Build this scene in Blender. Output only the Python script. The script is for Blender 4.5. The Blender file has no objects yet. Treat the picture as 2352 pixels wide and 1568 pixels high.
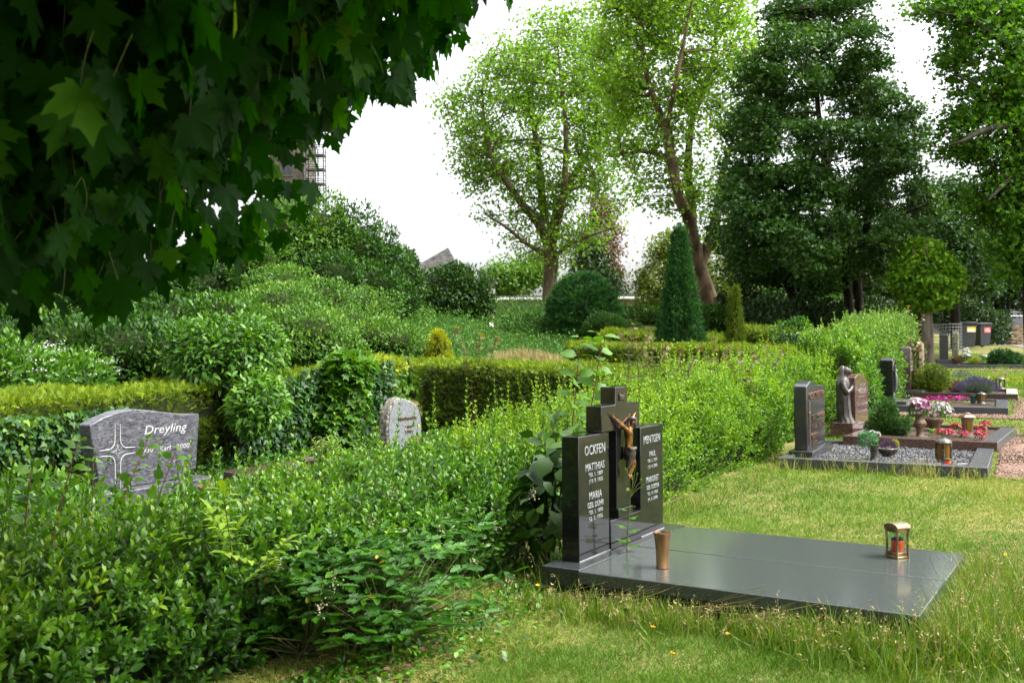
import bpy, bmesh, math
import numpy as np
from mathutils import Vector, Matrix
R = math.radians
rng = np.random.default_rng(11)
scene = bpy.context.scene
COL = scene.collection
U = rng.uniform

# ---------------------------------------------------------------- camera
FPX, CX, CY = 2287.0, 1176.0, 784.0          # measured on a 2352 px wide copy of the photograph
CAM = np.array([0.0, 0.0, 1.55])
PITCH, ROLL = 0.0009, 0.0055
_f = np.array([0, math.cos(PITCH), math.sin(PITCH)])
_u0 = np.array([0, -math.sin(PITCH), math.cos(PITCH)])
_r0 = np.array([1.0, 0, 0])
_r = math.cos(ROLL) * _r0 - math.sin(ROLL) * _u0
_u = math.sin(ROLL) * _r0 + math.cos(ROLL) * _u0
cam_data = bpy.data.cameras.new('camera')
cam = bpy.data.objects.new('camera', cam_data)
COL.objects.link(cam)
M = Matrix.Identity(4)
for i in range(3):
    M[i][0], M[i][1], M[i][2], M[i][3] = _r[i], _u[i], -_f[i], CAM[i]
cam.matrix_world = M
cam_data.lens = 36.0 * FPX / 2352.0
cam_data.sensor_width = 36.0
cam_data.clip_end = 3000
cam_data.dof.use_dof = True
cam_data.dof.focus_distance = 9.0
cam_data.dof.aperture_fstop = 5.6
scene.camera = cam


def ray(x, y):
    return _f + (x - CX) / FPX * _r - (y - CY) / FPX * _u


def W(x, y, Y):
    """world point seen at photo pixel (x, y), at depth Y"""
    d = ray(x, y)
    return CAM + d * (Y / d[1])


def Wz(x, y, z):
    d = ray(x, y)
    return CAM + d * ((z - CAM[2]) / d[2])


# ---------------------------------------------------------------- terrain
def ramp(x, w=1.0):
    return 0.5 * (x + np.sqrt(x * x + w * w)) - 0.0


def sstep(a, b, x):
    t = np.clip((x - a) / (b - a), 0, 1)
    return t * t * (3 - 2 * t)


# level plots: (corner x, y, rotation, length, width, ground height)
PLATS = [(3.218, 11.735, -.48, 2.15, 2.45, .04), (4.603, 13.567, -.555, 1.81, 2.56, .12), (6.369, 17.429, -.46, 2.07, 2.56, .29),
         (7.52, 19.76, -.46, 2.26, 2.3, .39), (11.993, 27.958, -.35, 3.0, 2.5, .74)]


def G(x, y):
    x = np.asarray(x, float); y = np.asarray(y, float)
    z = G0(x, y)
    for (ox, oy, ro, L_, W_, h) in PLATS:
        c, s_ = math.cos(ro), math.sin(ro)
        a = (x - ox) * c + (y - oy) * s_; b = -(x - ox) * s_ + (y - oy) * c
        d = np.maximum(np.maximum(-.6 - a, a - L_ - .1), np.maximum(-.1 - b, b - W_ - .1))
        w = 1 - sstep(0, .9, d)
        z = z * (1 - w) + h * w
    return z


def G0(x, y):
    x = np.asarray(x, float); y = np.asarray(y, float)
    base = 0.04 * (ramp(y - 10, 1.2) - ramp(y - 42, 1.2))
    s = 0.866 * x - 0.5 * y
    bank = 0.2 * (ramp(-s - 12.5, 1) - ramp(-s - 20.5, 1)) * sstep(-20, 2, y)
    mound = 0.15 * (ramp(y - 28, 1.5) - ramp(y - 39.5, 1.5)) * (1 - sstep(10, 17, x))
    return base + np.maximum(bank, mound)


def GP(x, y, h=0.0):
    """world point where the photo pixel meets the ground (+h)"""
    d = ray(x, y)
    t = 2.0
    lo = t
    while t < 140:
        p = CAM + d * t
        if p[2] < G(p[0], p[1]) + h:
            break
        lo = t
        t += 0.1
    hi = t
    for _ in range(30):
        m = (lo + hi) / 2
        p = CAM + d * m
        if p[2] < G(p[0], p[1]) + h:
            hi = m
        else:
            lo = m
    return CAM + d * hi


def z3(u, v):
    return ((3050 + u / 2.6133) * .588, (1400 + v / 2.6133) * .588)


def z4(u, v):
    return ((3350 + u / 3.1354) * .588, (1150 + v / 3.1354) * .588)


_ph = np.random.default_rng(3).uniform(0, 6.28, (8, 3))
_dr = np.random.default_rng(4).normal(size=(8, 3))


def noise3(P, sc=1.0, seed=0):
    """cheap smooth noise, about -1..1"""
    P = np.asarray(P, float) * sc + seed * 3.17
    o = 0
    a = 1.0
    tot = 0
    for k in range(8):
        q = P @ _dr[k]
        o = o + a * np.sin(q * (1 + .37 * k) + _ph[k, 0] + 1.3 * np.sin(P @ _dr[(k + 3) % 8] * .9 + _ph[k, 1]))
        tot += a * .6
        a *= .86
    return np.clip(o / tot, -1.3, 1.3)


# ---------------------------------------------------------------- objects
def tag(o, label=None, cat=None, group=None, kind=None):
    if label: o['label'] = label
    if cat: o['category'] = cat
    if group: o['group'] = group
    if kind: o['kind'] = kind
    return o


def thing(name, label, cat, loc=(0, 0, 0), rotz=0.0, group=None, tilt=False):
    o = bpy.data.objects.new(name, None)
    COL.objects.link(o)
    o.empty_display_size = .2
    m = Matrix.Rotation(rotz, 4, 'Z')
    if tilt:
        x, y = loc[0], loc[1]
        gx = float(G(x + .8, y) - G(x - .8, y)) / 1.6
        gy = float(G(x, y + .8) - G(x, y - .8)) / 1.6
        q = Vector((0, 0, 1)).rotation_difference(Vector((-gx, -gy, 1)).normalized())
        m = q.to_matrix().to_4x4() @ m
    o.matrix_basis = Matrix.Translation(Vector([float(c) for c in loc])) @ m
    return tag(o, label, cat, group)


def link(o, parent=None, world=False):
    COL.objects.link(o)
    if parent is not None:
        o.parent = parent
        if world:
            mb = parent.matrix_basis.copy()
            if parent.parent is not None:
                mb = parent.parent.matrix_basis @ parent.matrix_parent_inverse @ mb
            o.matrix_parent_inverse = mb.inverted()
    return o


def mesh_np(name, V, F, mat, parent=None, world=False, rnd=None, smooth=False, quads=False):
    V = np.asarray(V, np.float32); F = np.asarray(F, np.int32)
    k = 4 if quads else 3
    me = bpy.data.meshes.new(name)
    me.vertices.add(len(V)); me.vertices.foreach_set('co', V.ravel())
    me.loops.add(F.size); me.loops.foreach_set('vertex_index', F.ravel())
    me.polygons.add(len(F)); me.polygons.foreach_set('loop_start', np.arange(0, F.size, k, dtype=np.int32))
    if smooth:
        me.polygons.foreach_set('use_smooth', np.ones(len(F), bool))
    if rnd is not None:
        a = me.attributes.new('rnd', 'FLOAT', 'POINT')
        a.data.foreach_set('value', np.asarray(rnd, np.float32))
    me.update(calc_edges=True)
    me.materials.append(mat)
    return link(bpy.data.objects.new(name, me), parent, world)


class Shape:
    """collects solid primitives in local coordinates into one mesh object"""

    def __init__(self):
        self.bm = bmesh.new()

    def poly(self, vs, faces):
        v = [self.bm.verts.new(p) for p in vs]
        for f in faces:
            try:
                self.bm.faces.new([v[i] for i in f])
            except ValueError:
                pass
        return v

    def box(self, x0, x1, y0, y1, z0, z1):
        self.poly([(x, y, z) for z in (z0, z1) for (x, y) in ((x0, y0), (x1, y0), (x1, y1), (x0, y1))],
                  [(3, 2, 1, 0), (4, 5, 6, 7), (0, 1, 5, 4), (1, 2, 6, 5), (2, 3, 7, 6), (3, 0, 4, 7)])
        return self

    def prism(self, pts, x0, x1, taper=None):
        """outline pts (y, z) extruded along local x from x0 (back) to x1 (front)"""
        n = len(pts)
        vs = [(x0, p[0], p[1]) for p in pts] + [(x1, p[0], p[1]) for p in pts]
        self.poly(vs, [tuple(range(n - 1, -1, -1)), tuple(range(n, 2 * n))] +
                  [(i, (i + 1) % n, n + (i + 1) % n, n + i) for i in range(n)])
        return self

    def prismz(self, pts, z0, z1):
        n = len(pts)
        vs = [(p[0], p[1], z0) for p in pts] + [(p[0], p[1], z1) for p in pts]
        self.poly(vs, [tuple(range(n - 1, -1, -1)), tuple(range(n, 2 * n))] +
                  [(i, (i + 1) % n, n + (i + 1) % n, n + i) for i in range(n)])
        return self

    def lathe(self, prof, n=24, c=(0, 0), sx=1.0, sy=1.0, wob=None):
        rings = []
        for (r, z) in prof:
            ring = []
            for k in range(n):
                a = 2 * math.pi * k / n
                rr = r * (1 + (wob(a, z) if wob else 0))
                ring.append(self.bm.verts.new((c[0] + sx * rr * math.cos(a), c[1] + sy * rr * math.sin(a), z)))
            rings.append(ring)
        for a, b in zip(rings[:-1], rings[1:]):
            for k in range(n):
                self.bm.faces.new((a[k], a[(k + 1) % n], b[(k + 1) % n], b[k]))
        self.bm.faces.new(rings[0][::-1]); self.bm.faces.new(rings[-1])
        return self

    def tube(self, pts, rad, n=8):
        pts = [Vector(p) for p in pts]
        if not hasattr(rad, '__len__'):
            rad = [rad] * len(pts)
        rings = []
        t0 = (pts[1] - pts[0]).normalized()
        ref = t0.orthogonal().normalized()
        for i, p in enumerate(pts):
            t = (pts[min(i + 1, len(pts) - 1)] - pts[max(i - 1, 0)]).normalized()
            ref = (ref - t * ref.dot(t)).normalized()
            b = t.cross(ref)
            rings.append([self.bm.verts.new(p + (ref * math.cos(2 * math.pi * k / n) + b * math.sin(2 * math.pi * k / n)) * rad[i]) for k in range(n)])
        for a, b in zip(rings[:-1], rings[1:]):
            for k in range(n):
                self.bm.faces.new((a[k], a[(k + 1) % n], b[(k + 1) % n], b[k]))
        self.bm.faces.new(rings[0][::-1]); self.bm.faces.new(rings[-1])
        return self

    def ball(self, c, r, seg=12, sc=(1, 1, 1)):
        m = Matrix.Translation(Vector(c)) @ Matrix.Diagonal(Vector((r * sc[0], r * sc[1], r * sc[2], 1)))
        bmesh.ops.create_uvsphere(self.bm, u_segments=seg, v_segments=max(6, seg // 2 + 2), radius=1, matrix=m)
        return self

    def mesh(self, me, mat4):
        n0 = len(self.bm.verts)
        self.bm.from_mesh(me)
        self.bm.verts.ensure_lookup_table()
        for v in self.bm.verts[n0:]:
            v.co = mat4 @ v.co
        return self

    def move(self, m):
        for v in self.bm.verts:
            v.co = m @ v.co
        return self

    def build(self, name, mat, parent=None, bevel=0.0, smooth=None, world=False):
        bmesh.ops.recalc_face_normals(self.bm, faces=self.bm.faces[:])
        me = bpy.data.meshes.new(name)
        self.bm.to_mesh(me); self.bm.free()
        me.materials.append(mat)
        if smooth is not None or bevel:
            for p in me.polygons: p.use_smooth = True
            me.set_sharp_from_angle(angle=R(smooth if smooth is not None else 35))
        o = bpy.data.objects.new(name, me)
        if bevel:
            b = o.modifiers.new('edges', 'BEVEL')
            b.width = bevel; b.segments = 2; b.limit_method = 'ANGLE'; b.angle_limit = R(40)
            b.harden_normals = False
        return link(o, parent, world)


# text laid on a stone's front (local x = out of the stone, y = reading direction, z = up)
def lettering(name, lines, x, mat, parent, depth=.004, shear=0.0):
    """lines: (text, y_centre, z_baseline, cap_height, width)"""
    o = None
    for (txt, yc, zb, cap, wid) in lines:
        S = Shape()
        cu = bpy.data.curves.new('txt', 'FONT')
        cu.body = txt; cu.size = 1.0; cu.shear = shear; cu.extrude = 0.5
        cu.resolution_u = 2
        ob = bpy.data.objects.new('txt', cu)
        COL.objects.link(ob)
        dg = bpy.context.evaluated_depsgraph_get(); dg.update()
        me = bpy.data.meshes.new_from_object(ob.evaluated_get(dg))
        if len(me.vertices):
            co = np.empty(len(me.vertices) * 3, np.float32)
            me.vertices.foreach_get('co', co); co = co.reshape(-1, 3)
            w0, w1 = co[:, 0].min(), co[:, 0].max()
            sx = wid / max(1e-6, w1 - w0); sy = cap / 0.72
            m = Matrix(((0, 0, depth, x + depth / 2), (sx, 0, 0, yc - sx * (w0 + w1) / 2), (0, sy, 0, zb), (0, 0, 0, 1)))
            S.mesh(me, m)
        bpy.data.objects.remove(ob); bpy.data.curves.remove(cu); bpy.data.meshes.remove(me)
        o = S.build(name, mat, parent)
    return o


# ---------------------------------------------------------------- materials
def newmat(name):
    m = bpy.data.materials.new(name)
    m.use_nodes = True
    nt = m.node_tree
    for n in list(nt.nodes): nt.nodes.remove(n)
    out = nt.nodes.new('ShaderNodeOutputMaterial')
    return m, nt, out


def ramp_node(nt, stops):
    r = nt.nodes.new('ShaderNodeValToRGB')
    e = r.color_ramp.elements
    while len(e) > 1: e.remove(e[-1])
    for i, (p, c) in enumerate(stops):
        q = e[0] if i == 0 else e.new(p)
        q.position = p; q.color = (*c, 1)
    return r


def leafmat(name, stops, trans=.35, rough=.5, spec=.4, tcol=(1.25, 1.2, .55), var=.12):
    m, nt, out = newmat(name)
    N = nt.nodes.new; L = nt.links.new
    at = N('ShaderNodeAttribute'); at.attribute_name = 'rnd'
    rp = ramp_node(nt, stops); L(at.outputs['Fac'], rp.inputs[0])
    p = N('ShaderNodeBsdfPrincipled')
    p.inputs['Roughness'].default_value = rough
    p.inputs['Specular IOR Level'].default_value = spec
    L(rp.outputs[0], p.inputs['Base Color'])
    t = N('ShaderNodeBsdfTranslucent')
    mx = N('ShaderNodeMix'); mx.data_type = 'RGBA'; mx.blend_type = 'MULTIPLY'; mx.inputs[0].default_value = 1
    L(rp.outputs[0], mx.inputs[6]); mx.inputs[7].default_value = (*tcol, 1)
    L(mx.outputs[2], t.inputs[0])
    ms = N('ShaderNodeMixShader'); ms.inputs[0].default_value = trans
    L(p.outputs[0], ms.inputs[1]); L(t.outputs[0], ms.inputs[2]); L(ms.outputs[0], out.inputs[0])
    return m


def solid(name, cols, scale=8.0, rough=.5, spec=.5, metal=0.0, bump=0.0, detail=6.0, rrange=None, dist=0.0, mapping=None, kind='noise', lo=.35, hi=.65, coat=0.0, bscale=None):
    """procedural solid: colours spread by a noise (or voronoi speckle), with bump"""
    m, nt, out = newmat(name)
    N = nt.nodes.new; L = nt.links.new
    tc = N('ShaderNodeTexCoord'); src = tc.outputs['Object']
    if mapping:
        mp = N('ShaderNodeMapping'); mp.inputs['Scale'].default_value = mapping[0]
        if len(mapping) > 1: mp.inputs['Rotation'].default_value = mapping[1]
        L(src, mp.inputs[0]); src = mp.outputs[0]
    if kind == 'voronoi':
        n = N('ShaderNodeTexVoronoi'); n.inputs['Scale'].default_value = scale; fac = n.outputs['Color']
        L(src, n.inputs['Vector'])
        sp = N('ShaderNodeSeparateColor'); L(fac, sp.inputs[0]); fac = sp.outputs[0]
    else:
        n = N('ShaderNodeTexNoise'); n.inputs['Scale'].default_value = scale; n.inputs['Detail'].default_value = detail
        n.inputs['Distortion'].default_value = dist
        L(src, n.inputs['Vector']); fac = n.outputs['Fac']
    k = len(cols)
    rp = ramp_node(nt, [(lo + (hi - lo) * i / max(1, k - 1), c) for i, c in enumerate(cols)])
    L(fac, rp.inputs[0])
    p = N('ShaderNodeBsdfPrincipled')
    p.inputs['Roughness'].default_value = rough; p.inputs['Metallic'].default_value = metal
    p.inputs['Specular IOR Level'].default_value = spec
    p.inputs['Coat Weight'].default_value = coat
    L(rp.outputs[0], p.inputs['Base Color'])
    if rrange:
        mr = N('ShaderNodeMapRange'); n2 = N('ShaderNodeTexNoise'); n2.inputs['Scale'].default_value = scale * .35
        n2.inputs['Detail'].default_value = 5
        L(src, n2.inputs['Vector']); L(n2.outputs['Fac'], mr.inputs[0])
        mr.inputs[1].default_value = .35; mr.inputs[2].default_value = .7
        mr.inputs[3].default_value, mr.inputs[4].default_value = rrange
        L(mr.outputs[0], p.inputs['Roughness'])
    if bump:
        b = N('ShaderNodeBump'); b.inputs['Strength'].default_value = bump; b.inputs['Distance'].default_value = .02
        bs = fac
        if bscale:
            n3 = N('ShaderNodeTexNoise'); n3.inputs['Scale'].default_value = bscale; n3.inputs['Detail'].default_value = 8
            L(src, n3.inputs['Vector']); bs = n3.outputs['Fac']
        L(bs, b.inputs['Height']); L(b.outputs[0], p.inputs['Normal'])
    L(p.outputs[0], out.inputs[0])
    return m


def glassmat(name, col=(.9, .95, .95), rough=.02):
    m, nt, out = newmat(name)
    N = nt.nodes.new; L = nt.links.new
    g = N('ShaderNodeBsdfGlossy'); g.inputs['Roughness'].default_value = rough
    t = N('ShaderNodeBsdfTransparent'); t.inputs[0].default_value = (*col, 1)
    lw_ = N('ShaderNodeLayerWeight'); lw_.inputs[0].default_value = .25
    nz_ = N('ShaderNodeTexNoise'); nz_.inputs['Scale'].default_value = 30
    pw = N('ShaderNodeMath'); pw.operation = 'POWER'; pw.inputs[1].default_value = 3.0; L(lw_.outputs['Facing'], pw.inputs[0])
    ad = N('ShaderNodeMath'); ad.operation = 'MULTIPLY_ADD'; ad.inputs[1].default_value = .06
    L(nz_.outputs['Fac'], ad.inputs[0]); L(pw.outputs[0], ad.inputs[2])
    ms = N('ShaderNodeMixShader'); L(ad.outputs[0], ms.inputs[0]); L(t.outputs[0], ms.inputs[1]); L(g.outputs[0], ms.inputs[2])
    L(ms.outputs[0], out.inputs[0])
    return m


def smoothed(a):
    return a / np.maximum(1e-9, np.linalg.norm(a, axis=-1, keepdims=True))


def ru(n):
    return smoothed(rng.normal(size=(n, 3)))


UP = np.array([0, 0, 1.0])

# ---------------------------------------------------------------- leaf templates (x across, y along, z normal; length 1)
def T(V, F):
    return np.array(V, float), np.array(F, int)


def fan(V):
    return T(V, [(0, i, i + 1) for i in range(1, len(V) - 1)])


def t_kite(w=.5, fold=.1, droop=.12):
    return T([(0, 0, 0), (-w / 2, .42, fold), (0, 1, -droop), (w / 2, .42, fold)], [(0, 2, 1), (0, 3, 2)])


def t_oval(w=.45, fold=.08, droop=.12):
    h = w / 2
    return T([(0, 0, 0), (0, .5, .02), (0, 1, -droop), (-.86 * h, .25, fold), (-h * .92, .6, fold - droop * .3), (.86 * h, .25, fold), (h * .92, .6, fold - droop * .3)],
             [(0, 1, 3), (3, 1, 4), (4, 1, 2), (0, 5, 1), (5, 6, 1), (6, 2, 1)])


def t_maple():
    half = [(.03, .0), (.10, -.13), (.22, -.16), (.20, -.08), (.36, -.05), (.50, .02), (.40, .10), (.44, .16), (.60, .30), (.70, .45), (.52, .42), (.44, .47), (.46, .56), (.33, .50), (.22, .44), (.24, .58), (.30, .68), (.17, .72), (.10, .84), (0, 1.05)]
    pts = [(-x, y) for x, y in half] + [(x, y) for x, y in half[::-1][1:]]
    V = [(0, .05, 0)]
    tips = [(.5, .02), (.7, .45), (0, 1.05), (-.5, .02), (-.7, .45)]
    for (x, y) in pts:
        r = math.hypot(x, y)
        a = math.atan2(x, y)
        d = min(abs(a - math.atan2(tx, ty)) for tx, ty in tips)
        V.append((x, y, -.10 * r * r + .16 * min(d, .35) * r * (1 if x >= 0 else .8)))
    return fan(V)


def t_lobe5():
    pts = [(-.08, -.1), (-.45, .02), (-.26, .26), (-.55, .55), (-.18, .55), (0, 1), (.18, .55), (.55, .55), (.26, .26), (.45, .02), (.08, -.1)]
    return fan([(0, .1, -.03)] + [(x, y, .06 - .25 * (x * x + y * y) * .5) for x, y in pts])


def t_lobe3():
    return T([(0, 0, 0), (-.5, .42, .03), (-.14, .5, .0), (0, 1, -.1), (.14, .5, 0), (.5, .42, .03)], [(0, 2, 1), (0, 3, 2), (0, 4, 3), (0, 5, 4)])


def t_ivy():
    return fan([(0, .1, 0), (-.2, -.08, .02), (-.5, .25, -.04), (-.22, .42, .03), (0, 1, -.08), (.22, .42, .03), (.5, .25, -.04), (.2, -.08, .02)])


def t_spray():
    V = []; F = []
    def tri(a, b, c):
        i = len(V); V.extend([a, b, c]); F.append((i, i + 1, i + 2))
    tri((-.05, 0, 0), (.05, 0, 0), (0, 1, -.1))
    for y, l, s in ((.15, .42, 1), (.22, .42, -1), (.42, .36, 1), (.5, .34, -1), (.68, .22, 1)):
        tri((0, y - .05, 0), (0, y + .07, 0), (s * l * .72, y + l * .75, -.04))
    return T(V, F)


def t_tuft():
    V = []; F = []
    for k in range(5):
        a = k * 2.4
        cx, cz = math.cos(a), math.sin(a)
        i = len(V)
        V.extend([(-.07 * cz, .0, .07 * cx), (.07 * cz, .0, -.07 * cx), (.32 * cx, .6 + .4 * (k % 2), .32 * cz)])
        F.append((i, i + 1, i + 2))
    return T(V, F)


def t_blade(bend=.25):
    return T([(-.5, 0, 0), (.5, 0, 0), (-.36, .5, -bend * .3), (.36, .5, -bend * .3), (0, 1, -bend)], [(0, 1, 3), (0, 3, 2), (2, 3, 4)])


def t_petal():
    return T([(0, 0, 0), (-.4, .5, .12), (-.2, 1, .05), (.2, 1, .05), (.4, .5, .12)], [(0, 2, 1), (0, 3, 2), (0, 4, 3)])


def t_pebble():
    V = [(1, 0, 0), (-1, 0.1, 0), (.1, 1, 0), (0, -1, .1), (0, 0, .7), (0, .1, -.7)]
    return T(V, [(0, 2, 4), (2, 1, 4), (1, 3, 4), (3, 0, 4), (2, 0, 5), (1, 2, 5), (3, 1, 5), (0, 3, 5)])


KITE, OVAL, MAPLE, LOBE5, LOBE3, IVY, SPRAY, TUFT, BLADE, PETAL, PEBBLE = t_kite(), t_oval(), t_maple(), t_lobe5(), t_lobe3(), t_ivy(), t_spray(), t_tuft(), t_blade(), t_petal(), t_pebble()
BROAD = t_oval(.72, .06, .2)
LANCE = t_oval(.3, .06, .25)


class Fol:
    def __init__(self):
        self.V = []; self.F = []; self.R = []; self.n = 0

    def raw(self, V, F, r):
        self.V.append(np.asarray(V, np.float32)); self.F.append(np.asarray(F, np.int32) + self.n)
        self.R.append(np.broadcast_to(np.asarray(r, np.float32), (len(V),))); self.n += len(V)

    def add(self, tm, pos, yd, nr, size, rnd, sx=1.0):
        tv, tf = tm
        N = len(pos)
        if N == 0: return
        yd = smoothed(yd)
        X = smoothed(np.cross(yd, nr)); Z = np.cross(X, yd)
        size = np.broadcast_to(np.asarray(size, float), (N,)); sx = np.broadcast_to(np.asarray(sx, float), (N,))
        V = pos[:, None] + size[:, None, None] * (tv[None, :, 0:1] * sx[:, None, None] * X[:, None] + tv[None, :, 1:2] * yd[:, None] + tv[None, :, 2:3] * Z[:, None])
        F = tf[None] + (np.arange(N) * len(tv))[:, None, None]
        rr = np.repeat(np.clip(np.broadcast_to(np.asarray(rnd, float), (N,)), 0, 1), len(tv))
        self.raw(V.reshape(-1, 3), F.reshape(-1, 3), rr)

    def twigs(self, P0, P1, r0, r1, bend=None, sides=3, K=4, rnd=.5):
        """N curved tapering tubes from P0 to P1"""
        P0 = np.asarray(P0, float); P1 = np.asarray(P1, float); N = len(P0)
        if N == 0: return
        mid = (P0 + P1) / 2 + (bend if bend is not None else 0)
        t = np.linspace(0, 1, K)[None, :, None]
        C = (1 - t) ** 2 * P0[:, None] + 2 * t * (1 - t) * mid[:, None] + t * t * P1[:, None]
        d = smoothed(P1 - P0)
        a = smoothed(np.cross(d, np.where(np.abs(d[:, 2:3]) > .9, np.array([1.0, 0, 0]), UP)))
        b = np.cross(d, a)
        ang = np.arange(sides) * 2 * math.pi / sides
        off = np.cos(ang)[None, None, :, None] * a[:, None, None] + np.sin(ang)[None, None, :, None] * b[:, None, None]
        r0 = np.broadcast_to(np.asarray(r0, float), (N,)); r1 = np.broadcast_to(np.asarray(r1, float), (N,))
        rad = r0[:, None] + (r1 - r0)[:, None] * np.linspace(0, 1, K)[None]
        V = C[:, :, None] + off * rad[:, :, None, None]
        f = []
        for k in range(K - 1):
            for s in range(sides):
                p, q = k * sides + s, k * sides + (s + 1) % sides
                f += [(p, q, q + sides), (p, q + sides, p + sides)]
        F = np.array(f)[None] + (np.arange(N) * K * sides)[:, None, None]
        self.raw(V.reshape(-1, 3), F.reshape(-1, 3), np.repeat(np.broadcast_to(np.asarray(rnd, float), (N,)), K * sides))

    def tube(self, pts, rad, sides=8, rnd=.5, rough=0.0):
        pts = np.asarray(pts, float); K = len(pts)
        rad = np.broadcast_to(np.asarray(rad, float), (K,))
        ref = None; rings = []
        for i in range(K):
            t = smoothed(pts[min(i + 1, K - 1)] - pts[max(i - 1, 0)])
            if ref is None:
                ref = np.cross(t, [1.0, 0, 0]) if abs(t[0]) < .9 else np.cross(t, [0, 1.0, 0])
            ref = smoothed(ref - t * (ref @ t)); b = np.cross(t, ref)
            ang = np.arange(sides) * 2 * math.pi / sides
            rr = rad[i] * (1 + rough * rng.normal(size=sides) * .5) if rough else np.full(sides, rad[i])
            rings.append(pts[i] + (np.cos(ang)[:, None] * ref + np.sin(ang)[:, None] * b) * rr[:, None])
        f = []
        for k in range(K - 1):
            for s in range(sides):
                p, q = k * sides + s, k * sides + (s + 1) % sides
                f += [(p, q, q + sides), (p, q + sides, p + sides)]
        self.raw(np.concatenate(rings), f, rnd)

    def build(self, name, mat, parent=None, smooth=False):
        if not self.V: return None
        return mesh_np(name, np.concatenate(self.V), np.concatenate(self.F), mat, parent, parent is not None, np.concatenate(self.R), smooth)


def spline(pts, n):
    """Catmull-Rom through pts"""
    P = np.asarray(pts, float)
    P = np.vstack([2 * P[0] - P[1], P, 2 * P[-1] - P[-2]])
    out = []
    m = len(P) - 3
    for i in range(m):
        t = np.linspace(0, 1, max(2, n // m + 1))[:, None]
        if i < m - 1: t = t[:-1]
        a, b, c, d = P[i], P[i + 1], P[i + 2], P[i + 3]
        out.append(.5 * (2 * b + (c - a) * t + (2 * a - 5 * b + 4 * c - d) * t * t + (3 * b - a - 3 * c + d) * t ** 3))
    return np.vstack(out)

# ================================================================ world and light
world = bpy.data.worlds.new('World'); scene.world = world
world.use_nodes = True
wn = world.node_tree
for n in list(wn.nodes): wn.nodes.remove(n)
SUN_EL, SUN_AZ = R(56), R(100)               # high on the right, behind thin overcast
sky = wn.nodes.new('ShaderNodeTexSky'); sky.sky_type = 'NISHITA'; sky.sun_disc = False
sky.sun_elevation = SUN_EL; sky.sun_rotation = SUN_AZ
sky.dust_density = 6.0; sky.air_density = 1.0; sky.ozone_density = 1.0
hs = wn.nodes.new('ShaderNodeHueSaturation'); hs.inputs['Saturation'].default_value = .16
bg = wn.nodes.new('ShaderNodeBackground'); bg.inputs[1].default_value = .15
wo = wn.nodes.new('ShaderNodeOutputWorld')
wn.links.new(sky.outputs[0], hs.inputs['Color']); wn.links.new(hs.outputs[0], bg.inputs[0]); wn.links.new(bg.outputs[0], wo.inputs[0])
sl = bpy.data.lights.new('sun', 'SUN'); sl.energy = 1.2; sl.angle = R(30); sl.color = (1, .96, .88)
so = bpy.data.objects.new('sun', sl); COL.objects.link(so)
sd = Vector((math.sin(SUN_AZ) * math.cos(SUN_EL), math.cos(SUN_AZ) * math.cos(SUN_EL), math.sin(SUN_EL)))
so.rotation_euler = sd.to_track_quat('Z', 'Y').to_euler(); so.location = (0, 0, 60)
scene.view_settings.view_transform = 'Standard'; scene.view_settings.look = 'None'
scene.view_settings.exposure = 2.05; scene.view_settings.gamma = 1
scene.render.engine = 'CYCLES'
cy = scene.cycles
cy.max_bounces = 7; cy.diffuse_bounces = 3; cy.glossy_bounces = 3; cy.transmission_bounces = 4; cy.transparent_max_bounces = 8
cy.sample_clamp_indirect = 4.0
cy.use_denoising = True

# ================================================================ materials
def g3(*c): return c
M_privet = leafmat('privet leaf', [(0, (.010, .046, .0015)), (.45, (.042, .142, .0035)), (.72, (.108, .250, .006)), (1, (.25, .38, .012))], .35, .45, .5)
M_privet_far = leafmat('privet leaf light', [(0, (.026, .085, .003)), (.42, (.075, .190, .005)), (.75, (.160, .300, .008)), (1, (.27, .39, .016))], .38, .5, .35)
M_thuja = leafmat('thuja spray', [(0, (.030, .052, .005)), (.35, (.064, .112, .006)), (.65, (.125, .205, .007)), (1, (.24, .315, .010))], .25, .6, .25)
M_maple_near = leafmat('maple leaf', [(0, (.004, .026, .0015)), (.6, (.012, .060, .002)), (.9, (.045, .14, .004)), (1, (.15, .22, .006))], .42, .6, .10, (1.6, 1.8, .2))
M_plane = leafmat('plane tree leaf', [(0, (.062, .150, .012)), (.5, (.135, .270, .022)), (1, (.23, .36, .045))], .58, .5, .3, (1.3, 1.3, .55))
M_plane2 = leafmat('plane tree leaf deep', [(0, (.026, .088, .005)), (.5, (.058, .162, .008)), (1, (.11, .23, .014))], .48, .5, .3)
M_darkmaple = leafmat('field maple leaf', [(0, (.014, .052, .008)), (.5, (.034, .098, .012)), (.9, (.070, .150, .016)), (1, (.12, .19, .02))], .25, .5, .3)
M_dark = leafmat('dark evergreen leaf', [(0, (0.0084, 0.0270, 0.0044)), (.6, (0.0185, 0.0522, 0.0077)), (1, (0.0462, 0.0900, 0.0121))], .2, .5, .4)
M_yew = leafmat('yew needle', [(0, (.006, .036, .005)), (.5, (.020, .092, .012)), (1, (.065, .175, .018))], .12, .55, .3)
M_gold = leafmat('golden thuja spray', [(0, (.16, .19, .004)), (.5, (.36, .38, .006)), (1, (.55, .53, .012))], .3, .6, .2)
M_hornbeam = leafmat('hornbeam leaf', [(0, (0.0101, 0.0396, 0.0033)), (.5, (0.0252, 0.0810, 0.0055)), (1, (0.0756, 0.1620, 0.0077))], .3, .5, .4)
M_elder = leafmat('elder leaf', [(0, (0.0252, 0.0828, 0.0044)), (.5, (0.0588, 0.1665, 0.0077)), (1, (0.1260, 0.2610, 0.0165))], .35, .48, .4)
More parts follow.
